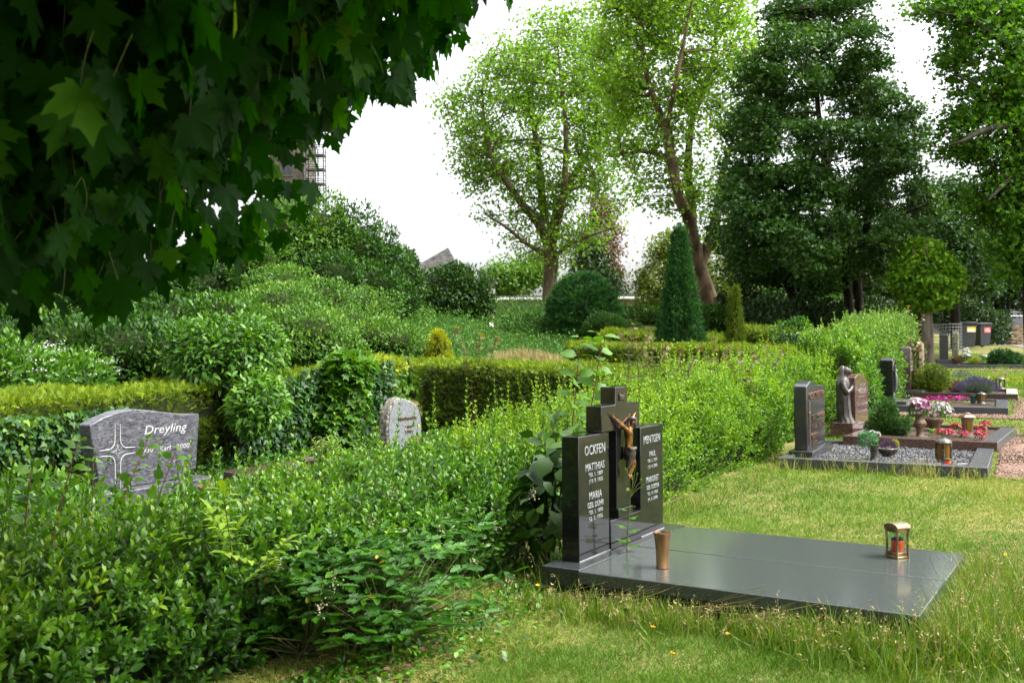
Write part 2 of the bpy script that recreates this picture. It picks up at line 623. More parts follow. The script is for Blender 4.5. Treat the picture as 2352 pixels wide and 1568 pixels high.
M_bramble = leafmat('bramble leaf', [(0, (.026, .080, .007)), (.5, (.068, .170, .015)), (1, (.155, .275, .035))], .32, .5, .35)
M_laurel = leafmat('dark shrub leaf', [(0, (.009, .034, .004)), (.5, (.028, .088, .009)), (.9, (.065, .16, .014)), (1, (.12, .22, .02))], .28, .5, .25)
M_linden = leafmat('linden leaf', [(0, (0.0504, 0.0945, 0.0066)), (.5, (0.1092, 0.1620, 0.0121)), (1, (0.2184, 0.2700, 0.0385))], .4, .5, .35)
M_ivy = leafmat('ivy leaf', [(0, (.008, .036, .005)), (.6, (.020, .074, .009)), (.85, (.065, .155, .010)), (1, (.15, .25, .014))], .22, .45, .25)
M_grass = leafmat('lawn blade', [(0, (.034, .100, .006)), (.35, (.080, .182, .009)), (.62, (.155, .238, .020)), (.82, (.27, .265, .062)), (1, (.38, .32, .13))], .3, .6, .25)
M_tallgrass = leafmat('tall grass blade', [(0, (0.0420, 0.1080, 0.0066)), (.45, (0.1050, 0.1935, 0.0110)), (.75, (0.1848, 0.2430, 0.0248)), (1, (0.4200, 0.3600, 0.1600))], .3, .55, .3)
M_meadow = leafmat('meadow blade', [(0, (0.0235, 0.0855, 0.0099)), (.6, (0.0588, 0.1575, 0.0187)), (1, (0.1260, 0.2160, 0.0330))], .3, .55, .3)
M_straw = leafmat('dry grass blade', [(0, (.15, .13, .045)), (1, (.34, .28, .13))], .2, .6, .2)
M_redtip = leafmat('reddish young leaf', [(0, (.045, .115, .010)), (.4, (.085, .13, .018)), (.7, (.15, .085, .028)), (1, (.18, .05, .035))], .35, .5, .4)
M_stem = leafmat('green brown stem', [(0, (.05, .03, .015)), (1, (.10, .13, .03))], .05, .6, .3)
M_redstem = leafmat('reddish stem', [(0, (.07, .022, .016)), (1, (.16, .06, .03))], .05, .6, .3)
M_twig = leafmat('dry hedge twigs', [(0, (.035, .022, .012)), (.5, (.10, .06, .03)), (1, (.22, .14, .07))], .05, .8, .1)
M_core = solid('hedge filler core', [(.006, .012, .003), (.018, .022, .006), (.012, .030, .005)], 14, .9, .1, bump=.6)  # solid cores, dark so that hedge and shrub interiors read as shade
M_bark = solid('plane bark', [(.035, .030, .017), (.075, .060, .034), (.12, .098, .056)], 3.0, .85, .2, bump=.7, mapping=((1, 1, .45),), bscale=9)
M_barkp = solid('plane bark brown', [(.032, .022, .010), (.072, .048, .024), (.115, .08, .042)], 3.0, .85, .2, bump=.9, mapping=((1, 1, .5),), bscale=7)
M_barkd = solid('dark bark', [(.009, .0075, .005), (.022, .018, .012), (.036, .030, .020)], 6.0, .9, .15, bump=.8, mapping=((1, 1, .3),))
M_barkg = solid('grey maple bark', [(.06, .05, .038), (.12, .10, .075), (.17, .145, .11)], 7.0, .9, .15, bump=.7, mapping=((1, 1, .3),))
M_black = solid('polished black granite', [(.004, .004, .0045), (.009, .009, .010), (.016, .016, .017)], 260, .07, .5, kind='noise', detail=3, rrange=(.05, .12), bump=0)
M_slab = solid('grey speckled granite', [(.018, .024, .022), (.042, .050, .047), (.085, .096, .091)], 300, .2, .5, detail=3, rrange=(.07, .24), lo=.36, hi=.64)
M_dgran = solid('dark grey granite', [(.010, .011, .012), (.026, .028, .030), (.055, .058, .060)], 190, .15, .5, detail=4, rrange=(.10, .24))
M_kerb = solid('weathered dark kerb granite', [(.022, .024, .027), (.046, .049, .053), (.085, .088, .092)], 150, .3, .5, detail=5, rrange=(.22, .42))
M_redgran = solid('red brown granite', [(.022, .012, .010), (.075, .040, .032), (.15, .088, .070)], 70, .12, .5, detail=6, rrange=(.08, .2), dist=.5)
M_brgran = solid('brown granite', [(.018, .011, .009), (.048, .030, .025), (.09, .06, .05)], 60, .2, .5, detail=6, rrange=(.12, .28), dist=.4)
M_waves = solid('grey violet veined gneiss', [(.016, .016, .022), (.055, .055, .066), (.095, .098, .11), (.20, .20, .215)], 26, .4, .4, detail=12, dist=2.0, mapping=((1, .55, 1.7), (R(35), 0, 0)), lo=.36, hi=.74)
M_lgrey = solid('pale grey granite', [(.085, .094, .096), (.14, .15, .155), (.19, .20, .205)], 60, .6, .3, detail=8, bump=.15, mapping=((1, 1, .6),))
M_rough = solid('rough split stone edge', [(.05, .045, .038), (.13, .12, .10), (.24, .22, .19)], 22, .9, .2, detail=10, bump=1.0)
M_sand = solid('pale sandstone', [(.22, .175, .10), (.31, .25, .155), (.38, .32, .21)], 9, .8, .2, detail=8, bump=.25, mapping=((1, 1, .2),))
M_sandk = solid('worn sandstone kerb', [(.20, .17, .12), (.32, .27, .19), (.40, .34, .25)], 14, .85, .2, detail=8, bump=.4)
M_moss = solid('mossy greenish stone', [(.06, .07, .035), (.13, .14, .08), (.22, .21, .15)], 16, .9, .15, detail=9, bump=.6)
M_bronze = solid('brown bronze', [(.17, .085, .035), (.30, .165, .075), (.42, .26, .13)], 16, .36, .5, metal=.85, detail=6, mapping=((1, 1, .25),), rrange=(.28, .45))
M_bronzel = solid('pale worn bronze', [(.12, .085, .038), (.22, .16, .075), (.34, .26, .14)], 14, .4, .5, metal=.8, detail=6, rrange=(.3, .5))
M_corpus = solid('figure bronze', [(.10, .045, .016), (.30, .145, .045), (.50, .28, .09)], 24, .32, .5, metal=.85, detail=5)
M_corpusd = solid('dark figure bronze', [(.035, .03, .028), (.09, .075, .065), (.16, .13, .11)], 40, .42, .5, metal=.8)
M_dbronze = solid('dark patinated bronze', [(.030, .026, .022), (.075, .064, .054), (.15, .135, .12)], 18, .45, .5, metal=.6, detail=6, rrange=(.35, .55))
M_madonna = solid('grey brown bronze', [(.030, .026, .024), (.068, .060, .054), (.115, .105, .098)], 9, .42, .5, metal=.55, detail=6, rrange=(.35, .5))
M_brpot = solid('brown stoneware', [(.085, .048, .030), (.14, .085, .055), (.20, .135, .09)], 14, .5, .4, metal=.25, detail=6)
M_letter = solid('silver grey lettering', [(.17, .18, .18), (.27, .285, .285)], 90, .5, .4)
M_letterw = solid('white lettering', [(.27, .275, .27), (.38, .385, .38)], 90, .6, .3)
M_letterd = solid('faint grey lettering', [(.16, .15, .14), (.24, .23, .22)], 60, .5, .4)
M_letterb = solid('bronze lettering', [(.14, .075, .035), (.32, .19, .09)], 60, .4, .5, metal=.8)
M_letterbr = solid('dark bronze lettering', [(.10, .058, .034), (.24, .15, .10)], 60, .45, .5, metal=.6)
M_red = solid('red candle wax', [(.55, .035, .012), (.70, .07, .02)], 20, .4, .5)
M_amber = leafmat('amber lantern glass', [(0, (.20, .11, .008)), (1, (.28, .17, .012))], .4, .25, .5, (1.2, .9, .1))
M_white = solid('white plastic', [(.72, .72, .70), (.82, .82, .80)], 20, .5, .4)
M_wax = solid('cream wax', [(.70, .64, .48), (.82, .77, .62)], 20, .5, .4)
M_glass = glassmat('lantern glass')
M_blackpl = solid('dark grey bin plastic', [(.018, .020, .025), (.030, .033, .040)], 12, .42, .4, bump=.1)
M_yellow = solid('yellow sticker', [(.62, .46, .02), (.72, .55, .04)], 10, .5, .3)
M_redst = solid('red sticker', [(.48, .04, .05), (.56, .07, .07)], 10, .5, .3)
M_green = solid('green plastic', [(.01, .10, .045), (.02, .16, .075)], 10, .4, .4)
M_dgreen = solid('dark green plastic', [(.010, .045, .035), (.016, .07, .052)], 10, .4, .4)
M_steel = solid('galvanised steel', [(.14, .15, .155), (.22, .23, .235)], 30, .45, .5, metal=.6)
M_soil = solid('dark planting soil', [(.018, .012, .008), (.050, .036, .024), (.10, .075, .055)], 40, .95, .1, detail=10, bump=1.0)
M_gravel = solid('grey basalt gravel', [(.03, .032, .036), (.075, .077, .082), (.13, .13, .13)], 55, .85, .2, kind='voronoi', bump=.8, lo=.05, hi=.95)
M_redgrav = solid('reddish stone gravel', [(.085, .050, .038), (.16, .095, .072), (.24, .16, .125)], 60, .9, .15, kind='voronoi', bump=.8, lo=.05, hi=.95)
M_pebble = leafmat('basalt pebble', [(0, (.022, .024, .028)), (.5, (.065, .067, .072)), (1, (.16, .16, .155))], .0, .8, .3)
M_rpebble = leafmat('reddish pebble', [(0, (.07, .04, .03)), (.5, (.16, .095, .07)), (1, (.30, .22, .18))], .0, .85, .2)
M_path = solid('grey paved path', [(.08, .074, .068), (.125, .115, .105), (.165, .155, .145)], 20, .9, .2, detail=8, bump=.3)
M_drywall = solid('stacked dry stone', [(.05, .035, .02), (.14, .10, .06), (.26, .20, .13)], 4, .95, .1, kind='voronoi', bump=.9, mapping=((1.2, 1.2, 5),), lo=.05, hi=.95)
M_slate = solid('grey slate roof', [(.045, .042, .042), (.085, .08, .078), (.125, .118, .115)], 3, .8, .2, detail=8, mapping=((.8, .8, 3),), bump=.2)
M_plaster = solid('beige plaster', [(.13, .115, .095), (.17, .155, .13)], 2, .85, .2)
M_plasterw = solid('white render', [(.36, .35, .33), (.42, .41, .39)], 2, .85, .2)
M_dglass = solid('dark window glass', [(.012, .013, .015), (.03, .032, .036)], 1, .08, .5)
M_tower = solid('tower stone', [(.07, .058, .048), (.12, .105, .09)], 3, .9, .2, bump=.3)
M_pink = leafmat('pink petals', [(0, (.20, .025, .11)), (.5, (.34, .10, .22)), (.8, (.50, .30, .38)), (1, (.60, .54, .52))], .3, .6, .2, (1, .9, .9))
M_magenta = leafmat('magenta petals', [(0, (.20, .005, .085)), (1, (.36, .02, .19))], .3, .6, .2, (1, .6, .8))
M_begonia = leafmat('red begonia petals', [(0, (.22, .006, .028)), (.6, (.36, .020, .052)), (1, (.48, .12, .13))], .3, .5, .3, (1, .5, .5))
M_whitefl = leafmat('white petals', [(0, (.36, .38, .33)), (1, (.60, .60, .56))], .3, .6, .2, (1, 1, .95))
M_lav = leafmat('lavender spikes', [(0, (.045, .028, .10)), (1, (.11, .075, .20))], .2, .6, .2, (1, 1, 1))
M_lavleaf = leafmat('lavender foliage', [(0, (0.0462, 0.0900, 0.0248)), (1, (0.1260, 0.1980, 0.0605))], .25, .6, .2)
M_purple = leafmat('purple foliage', [(0, (.045, .022, .05)), (1, (.15, .085, .14))], .2, .5, .3, (1, .8, 1))
M_teal = leafmat('blue green foliage', [(0, (0.0756, 0.1890, 0.0880)), (1, (0.1848, 0.3420, 0.1650))], .25, .5, .3, (1, 1.1, .9))
M_lime = leafmat('yellow green leaf', [(0, (0.1092, 0.1620, 0.0066)), (.5, (0.2100, 0.2700, 0.0110)), (1, (0.3780, 0.4050, 0.0275))], .35, .5, .3)
M_yshrub = leafmat('yellow green conifer', [(0, (.042, .075, .004)), (.5, (.105, .165, .007)), (1, (.24, .31, .014))], .2, .6, .2)
M_greenc = leafmat('fresh green conifer', [(0, (0.0101, 0.0450, 0.0033)), (.5, (0.0294, 0.1035, 0.0055)), (1, (0.0840, 0.1890, 0.0083))], .2, .55, .3)
M_heather = leafmat('dry heather', [(0, (.10, .055, .035)), (1, (.24, .15, .10))], .1, .8, .2)
M_buddleia = leafmat('sage leaf', [(0, (0.0924, 0.1530, 0.0330)), (1, (0.2184, 0.3060, 0.0770))], .3, .6, .2)
M_globe = leafmat('globe maple leaf', [(0, (.028, .10, .004)), (.5, (.078, .21, .007)), (1, (.20, .34, .014))], .38, .5, .3)
M_creamfl = leafmat('cream blossom', [(0, (.30, .28, .16)), (1, (.48, .45, .30))], .3, .6, .2, (1, 1, .9))
M_straw2 = leafmat('dry grass bits', [(0, (.10, .08, .03)), (1, (.26, .21, .10))], .1, .7, .1)
M_wither = leafmat('yellowed and withered leaf', [(0, (.10, .045, .012)), (.5, (.22, .16, .02)), (1, (.30, .30, .03))], .3, .6, .2)
M_scaf = solid('grey scaffold tubes', [(.03, .033, .035), (.06, .064, .066)], 3, .6, .3)
M_mahonia = leafmat('mahonia leaf', [(0, (.010, .054, .002)), (.5, (.034, .125, .005)), (.9, (.090, .215, .009)), (1, (.30, .28, .02))], .28, .45, .3)
M_yellowfl = leafmat("yellow petals", [(0, (.70, .42, .01)), (1, (.85, .60, .02))], .3, .6, .2, (1, 1, .5))
M_bfly = leafmat('red butterfly wing', [(0, (.12, .012, .02)), (1, (.22, .03, .045))], .05, .5, .3)

# ================================================================ the ground
def build_ground():
    xs = np.unique(np.concatenate([np.arange(-20, 24.01, .3), np.arange(-70, 90.1, 3), np.array([-800, -400, -200, -120, 130, 200, 400, 800])]))
    ys = np.unique(np.concatenate([np.arange(-6, 34.01, .3), np.arange(34, 62, 1.0), np.arange(62, 140, 6), np.array([-300, -60, -20, -10, 200, 400, 900])]))
    X, Y = np.meshgrid(xs, ys)
    V = np.stack([X, Y, G(X, Y)], -1).reshape(-1, 3)
    nx, ny = len(xs), len(ys)
    i = np.arange(nx - 1)[None] + np.arange(ny - 1)[:, None] * nx
    F = np.stack([i, i + 1, i + nx + 1, i + nx], -1).reshape(-1, 4)
    m, nt, out = newmat('lawn earth')
    N = nt.nodes.new; L = nt.links.new
    tc = N('ShaderNodeTexCoord')
    n1 = N('ShaderNodeTexNoise'); n1.inputs['Scale'].default_value = .9; n1.inputs['Detail'].default_value = 8
    n2 = N('ShaderNodeTexNoise'); n2.inputs['Scale'].default_value = 35; n2.inputs['Detail'].default_value = 8
    L(tc.outputs['Object'], n1.inputs[0]); L(tc.outputs['Object'], n2.inputs[0])
    ad = N('ShaderNodeMath'); ad.operation = 'MULTIPLY_ADD'; ad.inputs[1].default_value = .6
    L(n2.outputs[0], ad.inputs[0]); 
    m1 = N('ShaderNodeMath'); m1.operation = 'MULTIPLY'; m1.inputs[1].default_value = .5; L(n1.outputs[0], m1.inputs[0]); L(m1.outputs[0], ad.inputs[2])
    rp = ramp_node(nt, [(.36, (.040, .070, .012)), (.5, (.085, .105, .022)), (.62, (.16, .135, .05)), (.75, (.24, .19, .09))])
    L(ad.outputs[0], rp.inputs[0])
    p = N('ShaderNodeBsdfPrincipled'); p.inputs['Roughness'].default_value = .95; p.inputs['Specular IOR Level'].default_value = .1
    L(rp.outputs[0], p.inputs['Base Color'])
    b = N('ShaderNodeBump'); b.inputs['Strength'].default_value = .7; b.inputs['Distance'].default_value = .03
    L(n2.outputs[0], b.inputs['Height']); L(b.outputs[0], p.inputs['Normal']); L(p.outputs[0], out.inputs[0])
    o = mesh_np('ground', V, F, m, quads=True, smooth=True)
    tag(o, 'uneven grassy cemetery ground rising towards the trees', 'ground', kind='structure')


build_ground()


def sheet(name, quads_, mat, label, cat, dz=.010, step=.3, kind='structure'):
    """thin covering laid on the terrain; quads_: list of 4 world corners (x, y)"""
    Vs = []; Fs = []; n0 = 0
    for q in quads_:
        q = np.asarray(q, float)[:, :2]
        n = max(2, int(np.linalg.norm(q[1] - q[0]) / step)); k = max(2, int(np.linalg.norm(q[3] - q[0]) / step))
        a = np.linspace(0, 1, n + 1)[None, :, None]; b = np.linspace(0, 1, k + 1)[:, None, None]
        P = (1 - b) * ((1 - a) * q[0] + a * q[1]) + b * ((1 - a) * q[3] + a * q[2])
        V = np.concatenate([P, (G(P[..., 0], P[..., 1]) + dz)[..., None]], -1).reshape(-1, 3)
        i = np.arange(n)[None] + np.arange(k)[:, None] * (n + 1)
        Fs.append(np.stack([i, i + 1, i + n + 2, i + n + 1], -1).reshape(-1, 4) + n0); Vs.append(V); n0 += len(V)
    o = mesh_np(name, np.concatenate(Vs), np.concatenate(Fs), mat, quads=True, smooth=True)
    return tag(o, label, cat, kind=kind)


# ================================================================ vegetation builders
def ell_dirs(n):
    return ru(n)


def shrub(name, label, cat, lumps, tm, size, n, mat, group=None, up=.45, depth=.25, lump=.18, seed=0, bark=M_barkd, base=None, r0=.03, lf=.35, hang=0.0, bright=.0, sxr=(.8, 1.15), core=0.0, ls=2.2, flatten=0.0, fine=0.0):
    """leafy shrub: lumps = [(centre, (rx, ry, rz))]; leaves near the surface of each lump, stems inside"""
    c0 = np.asarray(lumps[0][0], float)
    if base is None:
        base = np.array([c0[0], c0[1], float(G(c0[0], c0[1]))])
    root = thing(name, label, cat, base, 0, group)
    fo = Fol(); st = Fol()
    area = np.array([(r[0] * r[1] + r[1] * r[2] + r[0] * r[2]) for _, r in lumps]); cnt = (n * area / area.sum()).astype(int)
    for (c, r), k in zip(lumps, cnt):
        c = np.asarray(c, float); r = np.asarray(r, float)
        d = ru(k)
        q = d * (1 + lump * noise3(d * r * ls + c, 1.0, seed)[:, None])
        dep = np.abs(rng.normal(size=k)) * depth
        P = c + q * r * np.clip(1 - dep, .1, 1)[:, None]
        ok = P[:, 2] > G(P[:, 0], P[:, 1]) + .02
        P, d, dep = P[ok], d[ok], dep[ok]
        nrm = smoothed(d / r)
        yd = nrm * .6 + UP * (up - hang * 1.2) + rng.normal(size=P.shape) * .45
        nn = nrm * .5 + UP * .8 + rng.normal(size=P.shape) * .45
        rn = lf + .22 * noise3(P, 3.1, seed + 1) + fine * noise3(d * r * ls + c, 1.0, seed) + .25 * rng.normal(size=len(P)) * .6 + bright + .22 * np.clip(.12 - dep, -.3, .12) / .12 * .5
        fo.add(tm, P, yd, nn, size * U(.7, 1.25, len(P)), rn, U(*sxr, len(P)))
        m = max(6, k // 140)
        tgt = c + ru(m) * r * U(.5, .95, (m, 1))
        st.twigs(np.tile(base + [0, 0, .02], (m, 1)) + rng.normal(size=(m, 3)) * [.06, .06, 0] * r[0], tgt, r0, r0 * .25, rng.normal(size=(m, 3)) * .1 * r.mean())
        if core:
            S = ru(1)
    st.build('stems', bark, root)
    fo.build('foliage', mat, root)
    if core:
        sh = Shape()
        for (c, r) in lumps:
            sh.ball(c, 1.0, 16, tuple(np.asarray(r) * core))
        o = sh.build('filler_core', M_core, root, world=True)  # solid filler balls inside the lumps, added to stop see-through
    return root


def thuja_hedge(name, label, p0, p1, thick, height, n_per_m2, size=.09, side=-1, mat=M_thuja, seed=0, bare=None, group='clipped thuja hedges between the grave rows', tm=SPRAY, jag=.04):
    """clipped hedge from p0 to p1 (front foot line); it lies on the left of the direction p0->p1"""
    p0 = np.asarray(p0, float)[:2]; p1 = np.asarray(p1, float)[:2]
    L = np.linalg.norm(p1 - p0); t = (p1 - p0) / L; nrm = np.array([-t[1], t[0]])
    root = thing(name, label, 'hedge', (p0[0], p0[1], float(G(p0[0], p0[1]))), 0, group)
    fo = Fol(); tw = Fol()
    def P3(a, b, h):
        xy = p0 + np.outer(a, t) + np.outer(b, nrm)
        return np.column_stack([xy, G(xy[:, 0], xy[:, 1]) + h])
    def hgt(a):
        return height * (1 + jag * noise3(np.column_stack([a, a * 0, a * 0]), .9, seed))
    # faces: front (b=0), back (b=thick), top, ends
    for face, area in (('front', L * height), ('back', L * height * .5), ('top', L * thick * 1.25), ('e0', thick * height), ('e1', thick * height)):
        k = int(area * n_per_m2)
        a = U(0, L, k); b = U(0, thick, k); h = U(.02, 1, k)
        dep = np.abs(rng.normal(size=k)) * .05
        if face == 'front': b = dep; out = np.array([-nrm[0], -nrm[1], 0])
        elif face == 'back': b = thick - dep; out = np.array([nrm[0], nrm[1], 0])
        elif face == 'top': h = np.ones(k); out = UP
        elif face == 'e0': a = dep; out = np.array([-t[0], -t[1], 0])
        else: a = L - dep; out = np.array([t[0], t[1], 0])
        H = h * hgt(a)
        if face == 'top': H = H - dep * 1.2
        rnd_edge = .10
        P = P3(a, b, H)
        P += out * (.05 * noise3(P, 3.0, seed)[:, None])
        if bare is not None and face == 'front':
            keep = np.array([bare(x, y) for x, y in zip(a, H)]) < U(0, 1, k)
            P, H, a, b, h = P[keep], H[keep], a[keep], b[keep], h[keep]
        k = len(P)
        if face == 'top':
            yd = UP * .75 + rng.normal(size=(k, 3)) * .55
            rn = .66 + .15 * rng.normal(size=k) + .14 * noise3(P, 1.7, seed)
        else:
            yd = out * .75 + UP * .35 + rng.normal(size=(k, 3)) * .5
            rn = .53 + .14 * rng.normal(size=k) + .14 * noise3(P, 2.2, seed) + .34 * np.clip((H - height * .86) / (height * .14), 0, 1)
        nn = rng.normal(size=(k, 3)) + np.cross(out, UP if face != 'top' else t.tolist() + [0])[None] * .6
        fo.add(tm, P, yd, nn, size * U(.6, 1.2, k), rn)
    k = int(L * 26)
    a = U(0, L, k); b = U(.05, .16, k); h = U(.05, .8, k) * height
    A = P3(a, b, h); B = A + np.array([-nrm[0], -nrm[1], 0]) * .10 + rng.normal(size=(k, 3)) * .09
    tw.twigs(A, B, .004, .0015, rng.normal(size=(k, 3)) * .04, rnd=U(.3, 1, k))  # bare dry twigs poking through the front face
    # solid dark core, added to stop see-through between the sprays
    m = max(2, int(L / .4)); aa = np.linspace(.07, L - .07, m)
    ring = []
    for ai in aa:
        hh = float(hgt(np.array([ai]))[0]) - .07
        bs = np.array([.075, .075, .13, thick - .13, thick - .075, thick - .075]); zs = np.array([-.05, hh - .08, hh, hh, hh - .08, -.05])
        ring.append(P3(np.full(6, ai), bs, zs))
    V = np.concatenate(ring); F = []
    for i in range(m - 1):
        for j in range(5):
            p, q = i * 6 + j, i * 6 + j + 1
            F += [(p, q, q + 6), (p, q + 6, p + 6)]
    for base_ in (0, (m - 1) * 6):
        F += [(base_, base_ + j, base_ + j + 1) for j in range(1, 5)]
    mesh_np('filler_core', V, F, M_core, root, True, smooth=False)
    fo.build('foliage', mat, root); tw.build('bare_twigs', M_twig, root)
    return root


def shoots(fo, st, p, d, Ln, pairs, leaf, tm, rn, ang=.85, wid=1.0, stem=.0022):
    """upright shoots with opposite leaf pairs"""
    N = len(p); d = smoothed(d)
    a = smoothed(np.cross(d, ru(N))); b = np.cross(d, a)
    Ln = np.broadcast_to(Ln, (N,))
    for k in range(pairs):
        f = (k + .35) / pairs
        s = a if k % 2 == 0 else b
        for sg in (1, -1):
            q = p + d * (Ln * f)[:, None]
            an = ang * (1.15 - .6 * f) + rng.normal(size=N) * .15
            yd = s * sg * np.sin(an)[:, None] + d * np.cos(an)[:, None] + rng.normal(size=(N, 3)) * .12
            nn = d * np.sin(an)[:, None] - s * sg * np.cos(an)[:, None] + rng.normal(size=(N, 3)) * .15
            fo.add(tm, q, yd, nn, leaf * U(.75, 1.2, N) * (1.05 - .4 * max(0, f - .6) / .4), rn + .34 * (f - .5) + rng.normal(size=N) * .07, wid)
    if st is not None:
        st.twigs(p, p + d * Ln[:, None], stem, stem * .4, None, 3, 2, U(0, 1, N))


def privet_hedge(name, label, pts, half, hfun, dens, leaf, mat, tm=OVAL, pairs=6, slen=.24, group='overgrown privet hedge sections', seed=0, rb=.42, core=.72, suck=26):
    """loose hedge along the polyline pts (centre line)"""
    pts = np.asarray(pts, float); seg = np.linalg.norm(np.diff(pts, axis=0), axis=1); cum = np.concatenate([[0], np.cumsum(seg)])
    L = cum[-1]
    root = thing(name, label, 'hedge', (pts[0][0], pts[0][1], float(G(*pts[0]))), 0, group)
    def at(a, off):
        x = np.interp(a, cum, pts[:, 0]); y = np.interp(a, cum, pts[:, 1])
        i = np.clip(np.searchsorted(cum, a) - 1, 0, len(seg) - 1)
        t = (pts[1:] - pts[:-1])[i] / seg[i][:, None]
        return np.column_stack([x + t[:, 1] * off, y - t[:, 0] * off]), t
    fo = Fol(); st = Fol()
    n = int(L * (2 * half + 2 * hfun(L / 2, pts[len(pts) // 2][1]) * .9) * dens)
    a = U(0, L, n); th = U(-.08, math.pi + .08, n)          # angle over the arch-like cross section, 0 = right side
    ca, sa = np.cos(th), np.sin(th)
    sq = lambda v, e: np.sign(v) * np.abs(v) ** e
    xy0, t = at(a, np.zeros(n))
    h = np.array([hfun(q, y) for q, y in zip(a, xy0[:, 1])])
    lumpy = 1 + .15 * noise3(np.column_stack([a * 1.6, ca * 2, sa * 2]), 1.0, seed) + .05 * noise3(np.column_stack([a * 5, ca * 5, sa * 5]), 1.0, seed + 2)
    dep = 1 - np.abs(rng.normal(size=n)) * .13
    off = half * sq(ca, .55) * lumpy * dep; z = np.maximum(.03, h * np.maximum(0, sq(sa, .5)) * lumpy * dep)
    xy, t = at(a, off)
    P = np.column_stack([xy, G(xy[:, 0], xy[:, 1]) + z])
    outv = np.column_stack([t[:, 1] * ca, -t[:, 0] * ca, sa])
    d = outv * .75 + UP * .75 + rng.normal(size=(n, 3)) * .38
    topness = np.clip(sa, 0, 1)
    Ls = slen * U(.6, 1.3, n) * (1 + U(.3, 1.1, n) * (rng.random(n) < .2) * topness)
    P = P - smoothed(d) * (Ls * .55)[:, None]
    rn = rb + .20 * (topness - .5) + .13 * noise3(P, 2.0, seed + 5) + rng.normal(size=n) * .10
    shoots(fo, st, P, d, Ls, pairs, leaf, tm, rn)
    # closed dark filler mesh, added to darken the inside and block light
    m = max(3, int(L / .3)); ring = []; K = 9
    for ai in np.linspace(.15, L - .15, m):
        tt = np.linspace(0, math.pi, K)
        o_ = half * core * sq(np.cos(tt), .6); x0, _ = at(np.array([ai]), np.zeros(1)); hh = hfun(ai, x0[0][1])
        xy_, _ = at(np.full(K, ai), o_)
        ring.append(np.column_stack([xy_, G(xy_[:, 0], xy_[:, 1]) + hh * (core + .08) * sq(np.maximum(np.sin(tt), 0), .5) - .02]))
    V = np.concatenate(ring) + rng.normal(size=(m * K, 3)) * .02; F = []
    for i in range(m - 1):
        for j in range(K - 1):
            p, q = i * K + j, i * K + j + 1
            F += [(p, q, q + K), (p, q + K, p + K)]
    for b_ in (0, (m - 1) * K):
        F += [(b_, b_ + j, b_ + j + 1) for j in range(1, K - 1)]
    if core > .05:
        mesh_np('filler_core', V, F, M_core, root, True)
    k = int(L * suck); a2 = U(.1, L - .1, k); o2 = half * U(-.85, .85, k); x2, t2 = at(a2, o2)
    if k:
        h2 = np.array([hfun(q, y) for q, y in zip(a2, x2[:, 1])]) * U(.72, .92, k)
        P2 = np.column_stack([x2, G(x2[:, 0], x2[:, 1]) + h2])
        shoots(fo, st, P2, UP + rng.normal(size=(k, 3)) * .16, U(.28, .52, k), 10, leaf * .9, tm, rb + .12 + rng.normal(size=k) * .1, .75, 1.0, .003)
    wl = Fol(); k = max(8, n // 45); i = rng.integers(0, n, k)
    wl.add(OVAL, P[i] + smoothed(d[i]) * Ls[i][:, None] * .6, ru(k) - UP * .2, ru(k), leaf * U(.7, 1.1, k), U(0, 1, k), 1.0)
    wl.build('withered_leaves', M_wither, root)
    st.build('shoots', M_stem, root); fo.build('foliage', mat, root)
    return root


